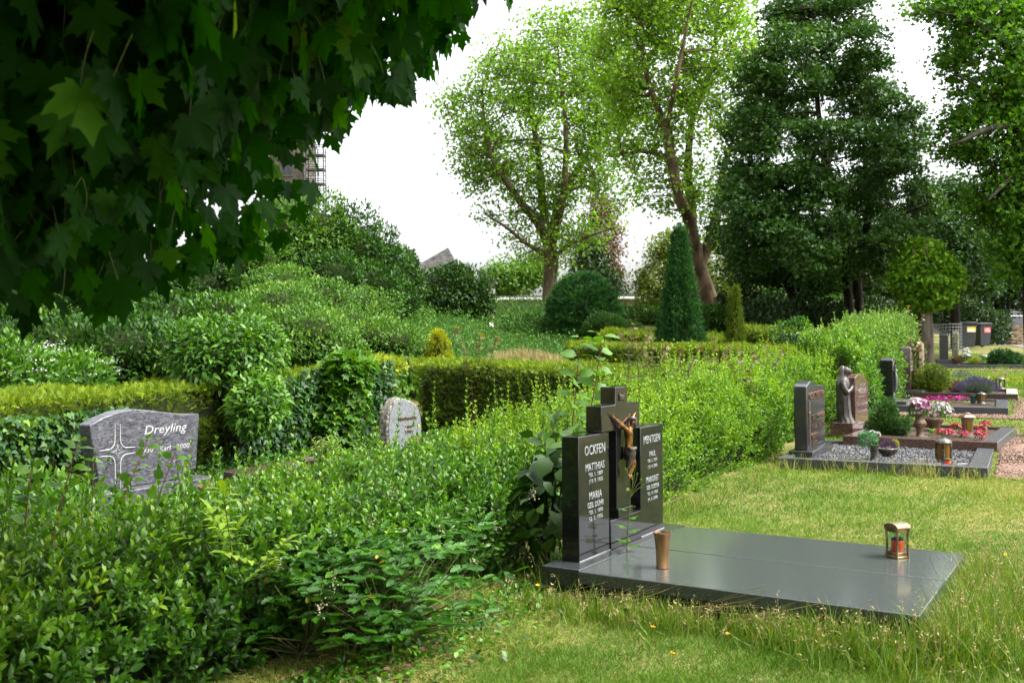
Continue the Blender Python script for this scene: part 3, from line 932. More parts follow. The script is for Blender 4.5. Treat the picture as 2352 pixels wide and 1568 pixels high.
def tree(name, label, limbs, ells, n_sec, n_clu, leaves, leaf, tm, mleaf, mbark, group=None, clump=.45, up=.5, hang=0., seed=0, surf=.5, rb=.45, flat=.6, sec_r=.05, tw_r=.014, cat='tree', sides=9, rough=.0, nsp=.35, droop=0.0):
    """limbs: [(pts, radii)]; first one is the trunk. ells: [(centre, radii)]"""
    b0 = np.asarray(limbs[0][0][0], float)
    root = thing(name, label, cat, b0, 0, group)
    wood = Fol(); fo = Fol()
    S = []; Rr = []
    for pts, rad in limbs:
        k = max(6, len(pts) * 4)
        sp = spline(pts, k); rr = np.interp(np.linspace(0, 1, len(sp)), np.linspace(0, 1, len(rad)), rad)
        wood.tube(sp, rr, sides, .5, rough)
        S.append(sp[len(sp) // 5:]); Rr.append(rr[len(sp) // 5:])
    S = np.concatenate(S); Rr = np.concatenate(Rr)
    vol = np.array([np.prod(r) ** .8 for _, r in ells]); pr = vol / vol.sum()
    def sample(n, bias):
        i = rng.choice(len(ells), n, p=pr)
        c = np.array([ells[j][0] for j in i], float); r = np.array([ells[j][1] for j in i], float)
        d = ru(n); rad = U(0, 1, n) ** (1 / 3) * (1 - bias) + bias * U(.75, 1.0, n)
        return c + d * r * (rad * (1 + .13 * noise3(d * 2.2 + c, 1., seed)))[:, None]
    def nearest(P, Q, pen):
        D = np.linalg.norm(P[:, None] - Q[None], axis=-1) + pen * np.maximum(0, Q[None, :, 2] - P[:, None, 2])
        return D.argmin(1)
    if n_sec:
        P = sample(n_sec, surf * .4); j = nearest(P, S, 1.2)
        bend = (S[j] - P) * 0 + UP * np.linalg.norm(P - S[j], axis=1)[:, None] * (.12 - droop) + rng.normal(size=P.shape) * .12
        r0 = np.minimum(Rr[j] * .55, sec_r * U(.6, 1.3, n_sec)); wood.twigs(S[j], P, r0, r0 * .3, bend, 5, 5)
        t = np.array([.35, .6, .8, 1.0])[None, :, None]; mid = (S[j] + P) / 2 + bend
        Q = (1 - t) ** 2 * S[j][:, None] + 2 * t * (1 - t) * mid[:, None] + t * t * P[:, None]
        A = np.concatenate([S, Q.reshape(-1, 3)])
    else:
        A = S
    C = sample(n_clu, surf); j = nearest(C, A, .8)
    wood.twigs(A[j], C, tw_r, tw_r * .3, UP * np.linalg.norm(C - A[j], axis=1)[:, None] * .08 + rng.normal(size=C.shape) * .08, 3, 3)
    cen = np.mean([e[0] for e in ells], axis=0)
    n = n_clu * leaves
    ci = np.repeat(np.arange(n_clu), leaves)
    back = smoothed(A[j] - C)[ci] * U(0, 1.1, (n, 1)) * clump
    P = C[ci] + rng.normal(size=(n, 3)) * np.array([1, 1, flat]) * clump * .55 + back * .6
    outw = smoothed(P - cen)
    yd = outw * .5 + UP * (up - hang) + rng.normal(size=(n, 3)) * .6 - UP * hang
    nn = UP * .9 + outw * .3 + rng.normal(size=(n, 3)) * nsp * 1.6
    cl = rng.normal(size=n_clu) * .14
    rn = rb + cl[ci] + rng.normal(size=n) * .14
    fo.add(tm, P, yd, nn, leaf * U(.65, 1.25, n), rn, U(.8, 1.15, n))
    wood.build('trunk', mbark, root, True)
    fo.build('crown', mleaf, root)
    return root

# ================================================================ the near grave: cross monument and cover slabs
ROT0 = -.5506
O0 = (.3867, 5.8712, 0.0)
mon = thing('grave_monument', 'polished black granite monument of a cross between two inscribed tablets with a bronze figure', 'gravestone', O0, ROT0)
Shape().box(-.27, -.012, .03, 1.70, .085, .2).build('base', M_dgran, mon, .006)
Shape().box(-.25, -.03, .06, 1.67, -.05, .083).build('footing', M_dgran, mon, .004)
tl = Shape().box(-.225, -.105, .205, .628, .2, .967).build('tablet', M_black, mon, .005)
tag(tl, 'left tablet with the longer inscription')
tr = Shape().box(-.225, -.105, 1.122, 1.512, .2, .957).build('tablet', M_black, mon, .005)
tag(tr, 'right tablet, slightly lower')
cr = Shape()
cr.prism([(.735, .45), (.935, .45), (.935, .9655), (1.103, .9655), (1.103, 1.137), (.905, 1.137), (.905, 1.252), (.722, 1.252), (.722, 1.137), (.515, 1.137), (.515, .9685), (.735, .9685)], -.215, -.103)
crs = cr.build('cross', M_black, mon, .005)
Shape().box(-.225, -.088, .735, .955, .392, .449).build('cross_foot', M_black, crs, .004)
Shape().box(-.235, -.098, .634, 1.116, .2, .39).build('plinth', M_black, mon, .005)
Shape().box(-.1035, -.098, .20, .632, .201, .206).build('mortar_joint', M_letter, tl)
Shape().box(-.1035, -.098, 1.118, 1.516, .201, .206).build('mortar_joint', M_letter, tr)
lt = M_letter
lettering('lettering', [('OCKFEN', .425, .845, .062, .285), ('MATTHIAS', .425, .745, .048, .262), ('*20. 1. 1889', .432, .707, .026, .196), ('†19. 9. 1935', .432, .667, .026, .196),
                          ('MARIA', .430, .565, .048, .175), ('GEB. DÜHR', .430, .512, .036, .225), ('*20. 1. 1890', .432, .472, .026, .196), ('†2. 3. 1956', .432, .432, .026, .19)], -.106, lt, tl, .0035)
lettering('lettering', [('MENTGEN', 1.315, .838, .056, .285), ('PAUL', 1.325, .742, .038, .105), ('*26. 5. 1924', 1.322, .702, .023, .165), ('†15. 4. 2000', 1.322, .660, .023, .165),
                          ('MARGRET', 1.32, .562, .042, .215), ('GEB. OCKFEN', 1.325, .512, .031, .212), ('*23. 10. 1920', 1.322, .472, .023, .178), ('†4. 3. 2006', 1.322, .432, .023, .17)], -.106, lt, tr, .0035)
# little scroll on the cross head
sc = Shape(); sc.box(-.104, -.096, .785, .842, 1.165, 1.20)
sc.tube([(-.099, .781, 1.16), (-.099, .781, 1.207)], .006, 8).tube([(-.099, .846, 1.16), (-.099, .846, 1.205)], .006, 8)
sc.build('scroll', M_corpusd, crs, .002)
lettering('lettering', [('INRI', .8135, 1.175, .014, .036)], -.0965, M_letterbr, crs, .002)


def skin_body(name, verts, edges, rads, mat, parent, sub=2, extra=None, mat4=None, root=0):
    me = bpy.data.meshes.new(name + '_cage')
    me.from_pydata([Vector(v) for v in verts], edges, []); me.update()
    o = bpy.data.objects.new(name + '_cage', me); COL.objects.link(o)
    o.modifiers.new('s', 'SKIN')
    if not me.skin_vertices: pass
    for i, sv in enumerate(me.skin_vertices[0].data):
        r = rads[i]
        sv.radius = r if hasattr(r, '__len__') else (r, r)
        sv.use_root = (i == root)
    sm = o.modifiers.new('d', 'SUBSURF'); sm.levels = sub; sm.render_levels = sub
    dg = bpy.context.evaluated_depsgraph_get(); dg.update()
    m2 = bpy.data.meshes.new_from_object(o.evaluated_get(dg))
    S = Shape(); S.mesh(m2, mat4 or Matrix.Identity(4))
    bpy.data.objects.remove(o); bpy.data.meshes.remove(me); bpy.data.meshes.remove(m2)
    if extra: extra(S)
    return S.build(name, mat, parent, smooth=80)


X0 = -.103
jv = [(.845, .835, .040), (.838, .880, .042), (.832, .945, .048), (.834, .985, .050), (.838, 1.003, .062), (.842, 1.030, .074),          # pelvis waist chest neck head
      (.790, .982, .036), (.722, 1.028, .020), (.668, 1.060, .013), (.648, 1.073, .011),                                             # left arm
      (.878, .978, .036), (.936, 1.020, .020), (.982, 1.048, .013), (.998, 1.060, .011),                                             # right arm
      (.827, .815, .042), (.848, .742, .064), (.842, .672, .034), (.840, .640, .050),
      (.862, .815, .042), (.870, .738, .068), (.853, .668, .044), (.851, .632, .060)]
je = [(0, 1), (1, 2), (2, 3), (3, 4), (4, 5), (2, 6), (6, 7), (7, 8), (8, 9), (2, 10), (10, 11), (11, 12), (12, 13), (0, 14), (14, 15), (15, 16), (16, 17), (0, 18), (18, 19), (19, 20), (20, 21)]
jr = [(.030, .022), (.026, .019), (.036, .024), .013, .016, .019, .0165, .0115, .0075, .0075, .0165, .0115, .0075, .0075, .021, .0145, .009, .008, .021, .0145, .009, .008]


def corpus_extra(S):
    for (hy, hz, s) in ((.647, 1.0735, -1), (.999, 1.0605, 1)):        # five fingers on each hand
        for k in range(4):
            S.tube([(X0 + .012, hy + s * .002 * k - s * .003, hz + .002), (X0 + .016, hy + s * (.010 - .0035 * k), hz + .013 - .0015 * abs(k - 1.5)), (X0 + .022, hy + s * (.011 - .004 * k), hz + .015 - .002 * abs(k - 1.5))], [.0027, .0024, .0016], 5)
        S.tube([(X0 + .014, hy - s * .004, hz - .002), (X0 + .022, hy - s * .010, hz + .005)], [.0028, .0018], 5)
    S.ball((X0 + .094, .845, 1.020), .005, 8, (1, .6, 1.2))            # nose


corp = skin_body('corpus_figure', [(X0 + c, a, b) for a, b, c in jv], je, jr, M_corpus, crs, 2, corpus_extra)
lc = Shape()
lc.lathe([(.036, .765), (.041, .79), (.040, .815), (.037, .842), (.034, .852)], 18, (X0 + .044, .846), .95, 1.1, lambda a, z: .10 * math.sin(5 * a + z * 90))
lc.tube([(X0 + .06, .812, .842), (X0 + .085, .800, .835), (X0 + .075, .792, .80), (X0 + .06, .798, .75), (X0 + .055, .790, .715)], [.014, .02, .017, .021, .012], 10)
lc.tube([(X0 + .062, .806, .83), (X0 + .085, .85, .845), (X0 + .066, .888, .835)], [.010, .012, .009], 8)
lc.build('loincloth', M_corpusd, corp, smooth=60)
hr = Shape()
hr.ball((X0 + .066, .842, 1.036), .0235, 14, (.95, 1.0, .95))
hr.tube([(X0 + .05, .822, 1.03), (X0 + .05, .814, 1.00), (X0 + .06, .813, .975)], [.010, .009, .004], 7)
hr.tube([(X0 + .05, .862, 1.03), (X0 + .05, .868, 1.00), (X0 + .055, .866, .978)], [.010, .009, .004], 7)
hr.tube([(X0 + .085, .845, 1.008), (X0 + .084, .846, .996), (X0 + .078, .846, .985)], [.009, .008, .003], 7)
pr_ = [(X0 + .066 + .026 * math.cos(a), .842 + .027 * math.sin(a), 1.042 + .004 * math.sin(5 * a)) for a in np.linspace(0, 2 * math.pi, 20)]
hr.tube(pr_, .0045, 6)
hr.build('hair', M_corpusd, corp, smooth=80)

cover = thing('grave_cover', 'pair of grey speckled granite cover slabs lying before the black cross monument', 'grave slab', O0, ROT0)
Shape().box(0.0, 1.885, -.005, .826, .125, .2).build('slab', M_slab, cover, .006)
Shape().box(0.0, 1.885, .840, 1.655, .125, .2).build('slab', M_slab, cover, .006)
Shape().box(.04, 1.84, .05, 1.60, -.08, .118).build('kerb_frame', M_dgran, cover, .004)


def lw(x, y, z=0.0):
    """near grave local -> world"""
    c, s = math.cos(ROT0), math.sin(ROT0)
    return np.array([O0[0] + c * x - s * y, O0[1] + s * x + c * y, z])


vs = thing('flower_vase', 'tapered bronze flower vase with a dark slit on the grey slab', 'vase', lw(.392, .325, .2), R(-60))
v = Shape(); v.lathe([(.0365, 0), (.039, .003), (.0385, .012), (.036, .02), (.0385, .09), (.044, .16), (.050, .198), (.054, .206), (.0545, .213), (.049, .213), (.047, .206), (.0, .206)], 40)
vb = v.build('vessel', M_bronze, vs, smooth=40)
q = Shape()
for k in range(7):
    a0, a1 = math.radians(200 - 4.5), math.radians(200 + 4.5)
z_ = np.linspace(.035, .185, 9); rr_ = np.interp(z_, [.02, .09, .16, .198], [.036, .0385, .044, .050]) + .0012
qv = []
for z, r in zip(z_, rr_):
    for a in (R(172), R(180)):
        qv.append((r * math.cos(a), r * math.sin(a), z))
q.poly(qv, [(2 * i, 2 * i + 1, 2 * i + 3, 2 * i + 2) for i in range(8)])
q.build('slit', M_black, vs)
q = Shape()
for k in range(5):
    a = k * 2 * math.pi / 5
    q.lathe([(.011, .2065), (.011, .2085)], 10, (.026 * math.cos(a), .026 * math.sin(a)))
q.build('insert_hole', M_black, vs)


def lantern_big(loc, rz):
    t = thing('grave_lantern', 'bronze grave lantern with arched roof standing on the grey slab', 'lantern', loc, rz)
    S = Shape(); S.box(-.052, .052, -.052, .052, 0, .014); S.box(-.046, .046, -.046, .046, .014, .030)
    S.build('foot', M_bronzel, t, .003)
    fr = Shape()
    for sx in (-1, 1):
        for sy in (-1, 1):
            pr = [(sx * .050, sy * .050, 0.0), (sx * .0465, sy * .0465, .05), (sx * .046, sy * .046, .12), (sx * .050, sy * .050, .185), (sx * .054, sy * .054, .200)]
            fr.tube(pr, [.0085, .0075, .0075, .0085, .009], 6)
    for z0, z1 in ((.030, .040), (.172, .200)):
        for s in (-1, 1):
            fr.box(-.045, .045, s * .045 - .004, s * .045 + .004, z0, z1); fr.box(s * .045 - .004, s * .045 + .004, -.041, .041, z0, z1)
    fr.build('frame', M_bronzel, t, .0015)
    g = Shape()
    for s in (-1, 1):
        g.box(-.040, .040, s * .0440 - .0008, s * .0440 + .0008, .04, .172); g.box(s * .0440 - .0008, s * .0440 + .0008, -.040, .040, .04, .172)
    g.build('pane', M_glass, t)
    rf = Shape(); n = 9
    prof = [(.062 * math.sin(a), .205 + .030 * math.cos(a)) for a in np.linspace(-math.pi / 2, math.pi / 2, n)]
    rf.prism([(y, z) for y, z in prof] + [(.062, .196), (-.062, .196)], -.060, .060)
    rf.move(Matrix.Rotation(R(90), 4, 'Z'))
    rf.build('roof', M_bronzel, t, .004, 40)
    kb = Shape(); kb.ball((.053, .038, .10), .006, 8); kb.tube([(.046, .038, .10), (.053, .038, .10)], .003, 6)
    kb.build('knob', M_bronzel, t)
    return t


LP = Wz(2061, 1279, .2)
lantern_big(LP, R(-66))
cd = thing('candle', 'red grave candle inside the arched bronze lantern on the slab', 'candle', (LP[0], LP[1], .2305), 0)
Shape().lathe([(.036, 0), (.039, .004), (.039, .080), (.038, .084)], 24).build('cup', M_red, cd, smooth=40)
Shape().lathe([(.0385, .0845), (.040, .087), (.040, .098), (.036, .100), (.034, .1005)], 24).build('lid', M_black, cd, smooth=40)
Shape().lathe([(.030, .101), (.030, .130), (.0, .131)], 20).build('glass_sleeve', M_glass, cd, smooth=40)

# ================================================================ generic grave pieces
def strokes(name, rows, x, mat, parent, depth=.006):
    """weathered lettering that cannot be read from here: rows of (y_centre, z, height, width)"""
    r = np.random.default_rng(int(1000 * rows[0][1]) + 5)
    for (yc, z, h, w) in rows:
        S = Shape(); y = yc - w / 2
        while y < yc + w / 2 - h * .3:
            k = h * r.uniform(.12, .2)
            S.box(x, x + depth, y, y + k, z, z + h)
            if r.random() < .75:
                zz = z + h * r.choice([.0, .42, .84]); S.box(x, x + depth * .9, y + k + .0005, y + h * .55, zz, zz + h * .16)
            if r.random() < .4: S.box(x, x + depth * .95, y + h * .56, y + h * .56 + k, z + h * .1, z + h * .9)
            y += h * r.uniform(.72, .95)
        S.build(name, mat, parent)


def kerb(name, label, zt, O, rot, L, Wd, mat, th=.13, hh=.35, group='granite kerbs of planted graves', sides=(1, 1, 1, 1), mat_end=None):
    t = thing(name, label, 'kerb', (O[0], O[1], zt), rot, group)
    e = .0
    if sides[0]: Shape().box(-.1, L, 0, th, -hh, e).build('rail', mat, t, .005)
    if sides[1]: Shape().box(L - th * 1.5, L, th + .002, Wd - th - .002, -hh, e + .002).build('rail', mat_end or mat, t, .005)
    if sides[2]: Shape().box(-.1, L, Wd - th, Wd, -hh, e).build('rail', mat, t, .005)
    if sides[3]: Shape().box(-.1, -.1 + th, th + .002, Wd - th - .002, -hh, e - .002).build('rail', mat, t, .005)
    return t


def bed(name, label, cat, zt, O, rot, L, Wd, mat, dz=-.045, th=.13, lump=.012, kind='structure'):
    n, k = 26, 26
    a = np.linspace(-.1 + th * .9, L - th * 1.4, n); b = np.linspace(th * .9, Wd - th * .9, k)
    A, B = np.meshgrid(a, b)
    c, s = math.cos(rot), math.sin(rot)
    Xw = O[0] + c * A - s * B; Yw = O[1] + s * A + c * B
    Z = zt + dz + lump * noise3(np.stack([Xw, Yw, Xw * 0], -1) * 4)
    i = np.arange(n - 1)[None] + np.arange(k - 1)[:, None] * n
    F = np.stack([i, i + 1, i + n + 1, i + n], -1).reshape(-1, 4)
    o = mesh_np(name, np.stack([Xw, Yw, Z], -1).reshape(-1, 3), F, mat, quads=True, smooth=True)
    return tag(o, label, cat, kind=kind)


def loc2w(O, rot, x, y, z):
    c, s = math.cos(rot), math.sin(rot)
    return np.array([O[0] + c * x - s * y, O[1] + s * x + c * y, z])


# ---------------------------------------------------------------- grave with basalt gravel
O1, R1, Z1 = (3.218, 11.735), -.48, .17
kerb('grave_kerb', 'dark granite kerb around the bed of grey gravel', Z1, O1, R1, 2.15, 2.45, M_kerb)
bed('gravel_bed', 'grey basalt gravel filling the nearest kerbed bed', 'gravel', Z1, O1, R1, 2.15, 2.45, M_gravel, -.05, kind='stuff')
fo = Fol(); n = 7000
a = U(.05, 1.93, n); b = U(.14, 2.3, n)
P = np.array([loc2w(O1, R1, x, y, 0) for x, y in zip(a, b)]); P[:, 2] = Z1 - .05 + .012 * noise3(P * [4, 4, 0]) + U(-.006, .012, n)
fo.add(PEBBLE, P, ru(n), ru(n), U(.010, .022, n), U(0, 1, n), U(.7, 1.3, n))
tag(fo.build('gravel_stones', M_pebble), 'loose grey basalt stones in the nearest kerbed bed', 'gravel', kind='stuff')
t = thing('headstone', 'dark grey polished headstone with bronze name letters and cross behind the gravel bed', 'gravestone', loc2w(O1, R1, 0, 0, Z1 - .1), R1)
Shape().box(-.05, .235, .40, 1.76, -.1, .145).build('base', M_dgran, t, .006)
st = Shape().prism([(.50, .145), (1.65, .145), (1.665, .90), (1.35, .905), (1.10, .925), (.95, .955), (.80, .985), (.66, .98), (.47, .925), (.455, .45), (.50, .38)], 0.0, .155).build('stone', M_dgran, t, .012)
lettering('lettering', [('FORSTREUTER', 1.085, .76, .085, .96), ('HERMANN', 1.36, .50, .06, .42), ('GÜNTER', .94, .27, .06, .34)], .155, M_letterbr, st, .012)
strokes('lettering', [(.90, .50, .06, .26), (.92, .38, .05, .3), (1.38, .38, .05, .34), (.93, .17, .05, .3)], .156, M_letterbr, st, .011)
c_ = Shape().box(.156, .168, .585, .615, .20, .74); c_.box(.1565, .1675, .545, .655, .585, .610); c_.build('bronze_cross', M_letterbr, st, .003)


def round_pot(name, label, cat, loc, prof, mat, sx=1, sy=1, wob=None, group=None, rz=0, n=28):
    t = thing(name, label, cat, loc, rz, group)
    Shape().lathe(prof, n, (0, 0), sx, sy, wob).build('bowl', mat, t, smooth=50)
    return t


def petals_cluster(fo, c, r, n, tm, size, rn=(0, 1), flat=1.0):
    d = ru(n); d[:, 2] = np.abs(d[:, 2]) * flat
    P = np.asarray(c) + d * r * U(.75, 1.05, (n, 1))
    fo.add(tm, P, d * .4 + ru(n), d + .5 * ru(n), size * U(.7, 1.2, n), U(*rn, n))


def flower_heads(fo, c, r, n, k, size, rn=(0, 1), up=.3, petals=8):
    """n round flower heads on a dome"""
    d = ru(n); d[:, 2] = np.abs(d[:, 2]) * .8 + up; d = smoothed(d)
    C = np.asarray(c) + d * np.asarray(r) * U(.85, 1.08, (n, 1))
    for i in range(petals):
        a = i * 2 * math.pi / petals
        u_ = smoothed(np.cross(d, UP + .01)); v_ = np.cross(d, u_)
        yd = u_ * math.cos(a) + v_ * math.sin(a) + d * .35
        fo.add(PETAL, C, yd, d, size * U(.8, 1.2, n), U(*rn, n))


def planted(t, fo_list):
    for nm, fo, m in fo_list:
        fo.build(nm, m, t)


def wz3(u, v, z): return Wz(*z3(u, v), z)
def wz4(u, v, z): return Wz(*z4(u, v), z)


zb1 = Z1 - .05
# planter bowl with purple foliage
p = wz3(1090, 1005, zb1)
t = round_pot('planter_bowl', 'dark bronze bowl of purple foliage on the gravel', 'planter', p, [(.10, 0), (.105, .02), (.095, .04), (.15, .09), (.19, .15), (.20, .19), (.19, .20), (.17, .18), (0, .17)], M_dbronze, 1.15, .95, lambda a, z: .03 * math.sin(10 * a))
f1, f2 = Fol(), Fol()
d = ru(700); d[:, 2] = np.abs(d[:, 2]); P = p + [.03, 0, .20] + d * [.2, .17, .19] * U(.5, 1, (700, 1))
f1.add(TUFT, P, d + UP * .5, ru(700), U(.03, .055, 700), U(0, 1, 700))
d = ru(160); d[:, 2] = np.abs(d[:, 2]); P = p + [.17, .06, .22] + d * [.09, .08, .14]
f2.add(OVAL, P, d + UP * .4, ru(160), U(.03, .05, 160), U(.4, 1, 160))
planted(t, [('purple_foliage', f1, M_purple), ('yellow_foliage', f2, M_lime)])
# vase
p = wz3(952, 1048, zb1)
t = round_pot('flower_vase', 'dark bronze vase with cream blooms and teal foliage on the gravel', 'vase', p, [(.055, 0), (.06, .02), (.05, .05), (.045, .10), (.055, .16), (.07, .215), (.072, .225), (.06, .225), (0, .2)], M_dbronze, wob=lambda a, z: .05 * math.cos(3 * a) * (1 if z < .15 else .2))
f1, f2, f3 = Fol(), Fol(), Fol()
c = p + [-.09, 0, .31]
d = ru(420); P = c + d * [.13, .11, .10] * U(.4, 1, (420, 1))
f1.add(LOBE3, P, d + UP * .3, ru(420), U(.03, .06, 420), U(0, 1, 420))
for k in range(14):
    a = U(0, 6.28)
    f3.add(BLADE, (p + [.03, 0, .20])[None], np.array([[.5 * math.cos(a), .5 * math.sin(a), 1]]), ru(1), U(.12, .17), U(.3, .8), .22)
for (dx, dz) in ((-.02, .40), (.055, .375)):
    for ring, nn_ in ((.9, 12), (.5, 9), (.1, 6)):
        d = ru(nn_ * 4); f2.add(PETAL, np.tile(p + [dx, 0, dz], (nn_ * 4, 1)), d, ru(nn_ * 4), .045 * (.5 + ring / 2), U(0, 1, nn_ * 4), 1.2)
planted(t, [('teal_foliage', f1, M_teal), ('bloom', f2, M_wax if False else M_whitefl), ('leaf_blades', f3, M_elder)])


def lantern_round(name, label, p, h, r, mat, wob=None, glassm=None, rz=0, group='grave lanterns', knob=True):
    t = thing(name, label, 'lantern', p, rz, group)
    S = Shape(); S.lathe([(r * .95, 0), (r, .02 * h), (r * .8, .10 * h), (r * .72, .16 * h)], 24, wob=wob); S.build('foot', mat, t, smooth=40)
    fr = Shape()
    for k in range(4):
        a = k * math.pi / 2 + math.pi / 4
        c, s = math.cos(a), math.sin(a)
        fr.tube([(r * .74 * c, r * .74 * s, .14 * h), (r * .88 * c, r * .88 * s, .4 * h), (r * .86 * c, r * .86 * s, .76 * h)], [r * .22, r * .17, r * .2], 7)
    fr.build('frame', mat, t, smooth=50)
    g = Shape(); g.lathe([(r * .70, .165 * h), (r * .80, .4 * h), (r * .78, .755 * h), (r * .70, .757 * h)], 24); g.build('pane', glassm or M_glass, t, smooth=50)
    S = Shape(); S.lathe([(r * .9, .75 * h), (r * 1.06, .77 * h), (r * 1.02, .81 * h), (r * .75, .89 * h), (r * .35, .94 * h), (r * .2, .95 * h), (r * .18, .965 * h), (r * .24, .985 * h), (r * .12, h), (0, h)], 24); S.build('roof', mat, t, smooth=40)
    return t


t = lantern_round('grave_lantern', 'dark bronze round lantern with amber pane on the gravel', wz3(1660, 1068, zb1), .40, .115, M_dbronze, glassm=M_amber, rz=.4)
p = wz3(1700, 1086, zb1)
t = thing('candle', 'small red and white grave candle beside the gravel lantern', 'candle', p)
Shape().lathe([(.034, 0), (.036, .004), (.036, .045), (.035, .048)], 20).build('cup', M_red, t, smooth=40)
Shape().lathe([(.0365, .0485), (.0372, .052), (.0372, .072), (.033, .075), (.0, .075)], 20).build('lid', M_bronzel, t, smooth=40)
p = wz3(1830, 1085, zb1)
t = thing('stone_plate', 'small whitish broken plate lying on the gravel', 'plate', p, .3)
Shape().prismz([(-.1, -.03), (.02, -.05), (.11, -.01), (.09, .04), (-.04, .05)], 0, .018).build('plate', M_lgrey, t, .004)

# ---------------------------------------------------------------- grave with the praying figure
O2, R2_, Z2 = (4.603, 13.567), -.555, .25
kerb('grave_kerb', 'red brown granite kerb around the bed with red begonias', Z2, O2, R2_, 1.81, 2.56, M_redgran, mat_end=M_kerb)
bed('soil_bed', 'dark soil of the begonia bed', 'soil', Z2, O2, R2_, 1.81, 2.56, M_soil)
t = thing('headstone', 'red brown arched headstone with white script beside the praying figure', 'gravestone', loc2w(O2, R2_, 0, 0, Z2 - .1), R2_)
b_ = Shape(); b_.box(-.50, -.18, .92, 1.26, -.1, .20); b_.build('pedestal', M_redgran, t, .006)
Shape().prism([(1.263, -.1), (2.22, -.1), (2.22, .13), (1.40, .13), (1.263, .10)], -.42, -.04).build('base', M_redgran, t, .005)
st = Shape().prism([(1.02 + .245, .132), (2.12, .132), (2.12, .74), (2.05, .80), (1.90, .855), (1.72, .89), (1.55, .90), (1.40, .885), (1.265, .85)], -.38, -.22).build('stone', M_redgran, t, .008)
lettering('lettering', [('MÜLLER', 1.72, .60, .07, .52)], -.221, M_letterd, st, .006)
strokes('lettering', [(1.68, .71, .04, .42), (1.72, .42, .042, .64), (1.72, .31, .042, .64), (1.72, .54, .025, .5)], -.221, M_letterd, st, .006)
# the figure, seen from the side, hood bowed, hands joined
pf = loc2w(O2, R2_, -.34, 1.09, Z2 - .1 + .20)
fg = thing('statue', 'grey bronze statue of a hooded praying woman on a red brown pedestal', 'statue', pf, R2_ + .1)
S = Shape(); rings = []
prof = [(0, .125, .115, .02), (.02, .118, .108, .02), (.10, .102, .095, .0), (.25, .095, .098, -.01), (.40, .092, .108, -.012), (.50, .095, .118, -.012), (.57, .092, .125, -.012), (.62, .078, .118, -.01), (.655, .058, .080, .0), (.68, .050, .055, .01), (.715, .060, .058, .02), (.75, .064, .061, .03), (.785, .056, .054, .028), (.81, .034, .034, .018), (.82, .008, .008, .01)]
nn_ = 36; prv = None
for (z, rx, ry, cx) in prof:
    ring = []
    for k in range(nn_):
        a = 2 * math.pi * k / nn_
        fold = (.075 * math.sin(9 * a + 1.5 * math.sin(z * 6)) + .03 * math.sin(17 * a)) * (1 if z < .52 else .25 if z < .64 else 0) * (1 - .3 * z)
        ring.append(S.bm.verts.new((cx + rx * (1 + fold) * math.cos(a), ry * (1 + fold) * math.sin(a), z)))
    if prv:
        for k in range(nn_): S.bm.faces.new((prv[k], prv[(k + 1) % nn_], ring[(k + 1) % nn_], ring[k]))
    else: S.bm.faces.new(ring[::-1])
    prv = ring
S.bm.faces.new(prv)
S.ball((.074, 0, .742), .045, 14, (.72, .8, 1.15)); S.ball((.108, 0, .735), .010, 8, (1, .7, 1.5))
for s in (-1, 1):
    S.tube([(-.01, s * .108, .585), (.02, s * .128, .50), (.055, s * .11, .435), (.10, s * .05, .48), (.122, s * .014, .53)], [.045, .046, .042, .032, .018], 12)
    for k in range(4):
        S.tube([(.118 + .004 * k, s * .011, .515), (.135 + .005 * k, s * .008, .56), (.140 + .005 * k, s * .005, .60 - .006 * abs(k - 1.5))], [.0085, .0075, .005], 6)
    S.tube([(.112, s * .012, .53), (.108, s * .010, .565)], [.008, .005], 6)
S.build('robed_figure', M_madonna, fg, smooth=50)
v_ = Shape(); v_.lathe([(.100, .30), (.112, .42), (.122, .52), (.118, .60), (.085, .655), (.068, .70), (.073, .75), (.062, .80), (.03, .828), (.0, .832)], 30, (-.018, 0), .80, 1.0, lambda a, z: (.05 * math.sin(11 * a) * (1 if z < .6 else .2)) - (.42 * max(0, math.cos(a)) ** 1.5 if z < .66 else .16 * max(0, math.cos(a)) ** 2))
v_.build('veil', M_madonna, fg, smooth=60)

zb2 = Z2 - .05
p = wz3(1070, 778, zb2)
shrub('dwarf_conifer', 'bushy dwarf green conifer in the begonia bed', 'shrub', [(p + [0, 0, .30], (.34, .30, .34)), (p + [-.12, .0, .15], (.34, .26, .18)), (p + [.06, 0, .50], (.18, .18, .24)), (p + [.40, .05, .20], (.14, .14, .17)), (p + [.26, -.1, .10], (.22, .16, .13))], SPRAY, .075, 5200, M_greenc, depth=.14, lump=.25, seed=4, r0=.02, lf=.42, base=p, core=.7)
p = wz3(1312, 690, zb2)
shrub('conifer_sprig', 'small upright conifer sprig right of the dwarf conifer', 'shrub', [(p + [0, 0, .14], (.09, .09, .15))], SPRAY, .06, 420, M_greenc, depth=.2, lump=.2, seed=5, r0=.01, base=p)
p = wz3(1420, 798, zb2)
t = thing('flower_vase', 'tall brown vase with pink and white chrysanthemums', 'vase', p, R2_)
Shape().box(-.15, .15, -.13, .13, -.02, .02).build('foot_plate', M_dbronze, t, .005)
Shape().lathe([(.075, .02), (.062, .06), (.065, .14), (.085, .20), (.115, .25), (.118, .29), (.09, .33), (.082, .37), (.10, .43), (.112, .46), (.10, .465), (.0, .45)], 24, wob=lambda a, z: .06 * math.cos(4 * a) * (1 if z < .4 else .1)).build('vessel', M_brpot, t, smooth=50)
f1, f2 = Fol(), Fol()
c = p + [-.02, 0, .60]
flower_heads(f1, c + [.02, 0, -.02], (.20, .17, .16), 30, 0, .055, (0, 1), .1, 12)
flower_heads(f1, c + [-.06, 0, .05], (.13, .13, .10), 12, 0, .06, (.8, 1), .4, 12)
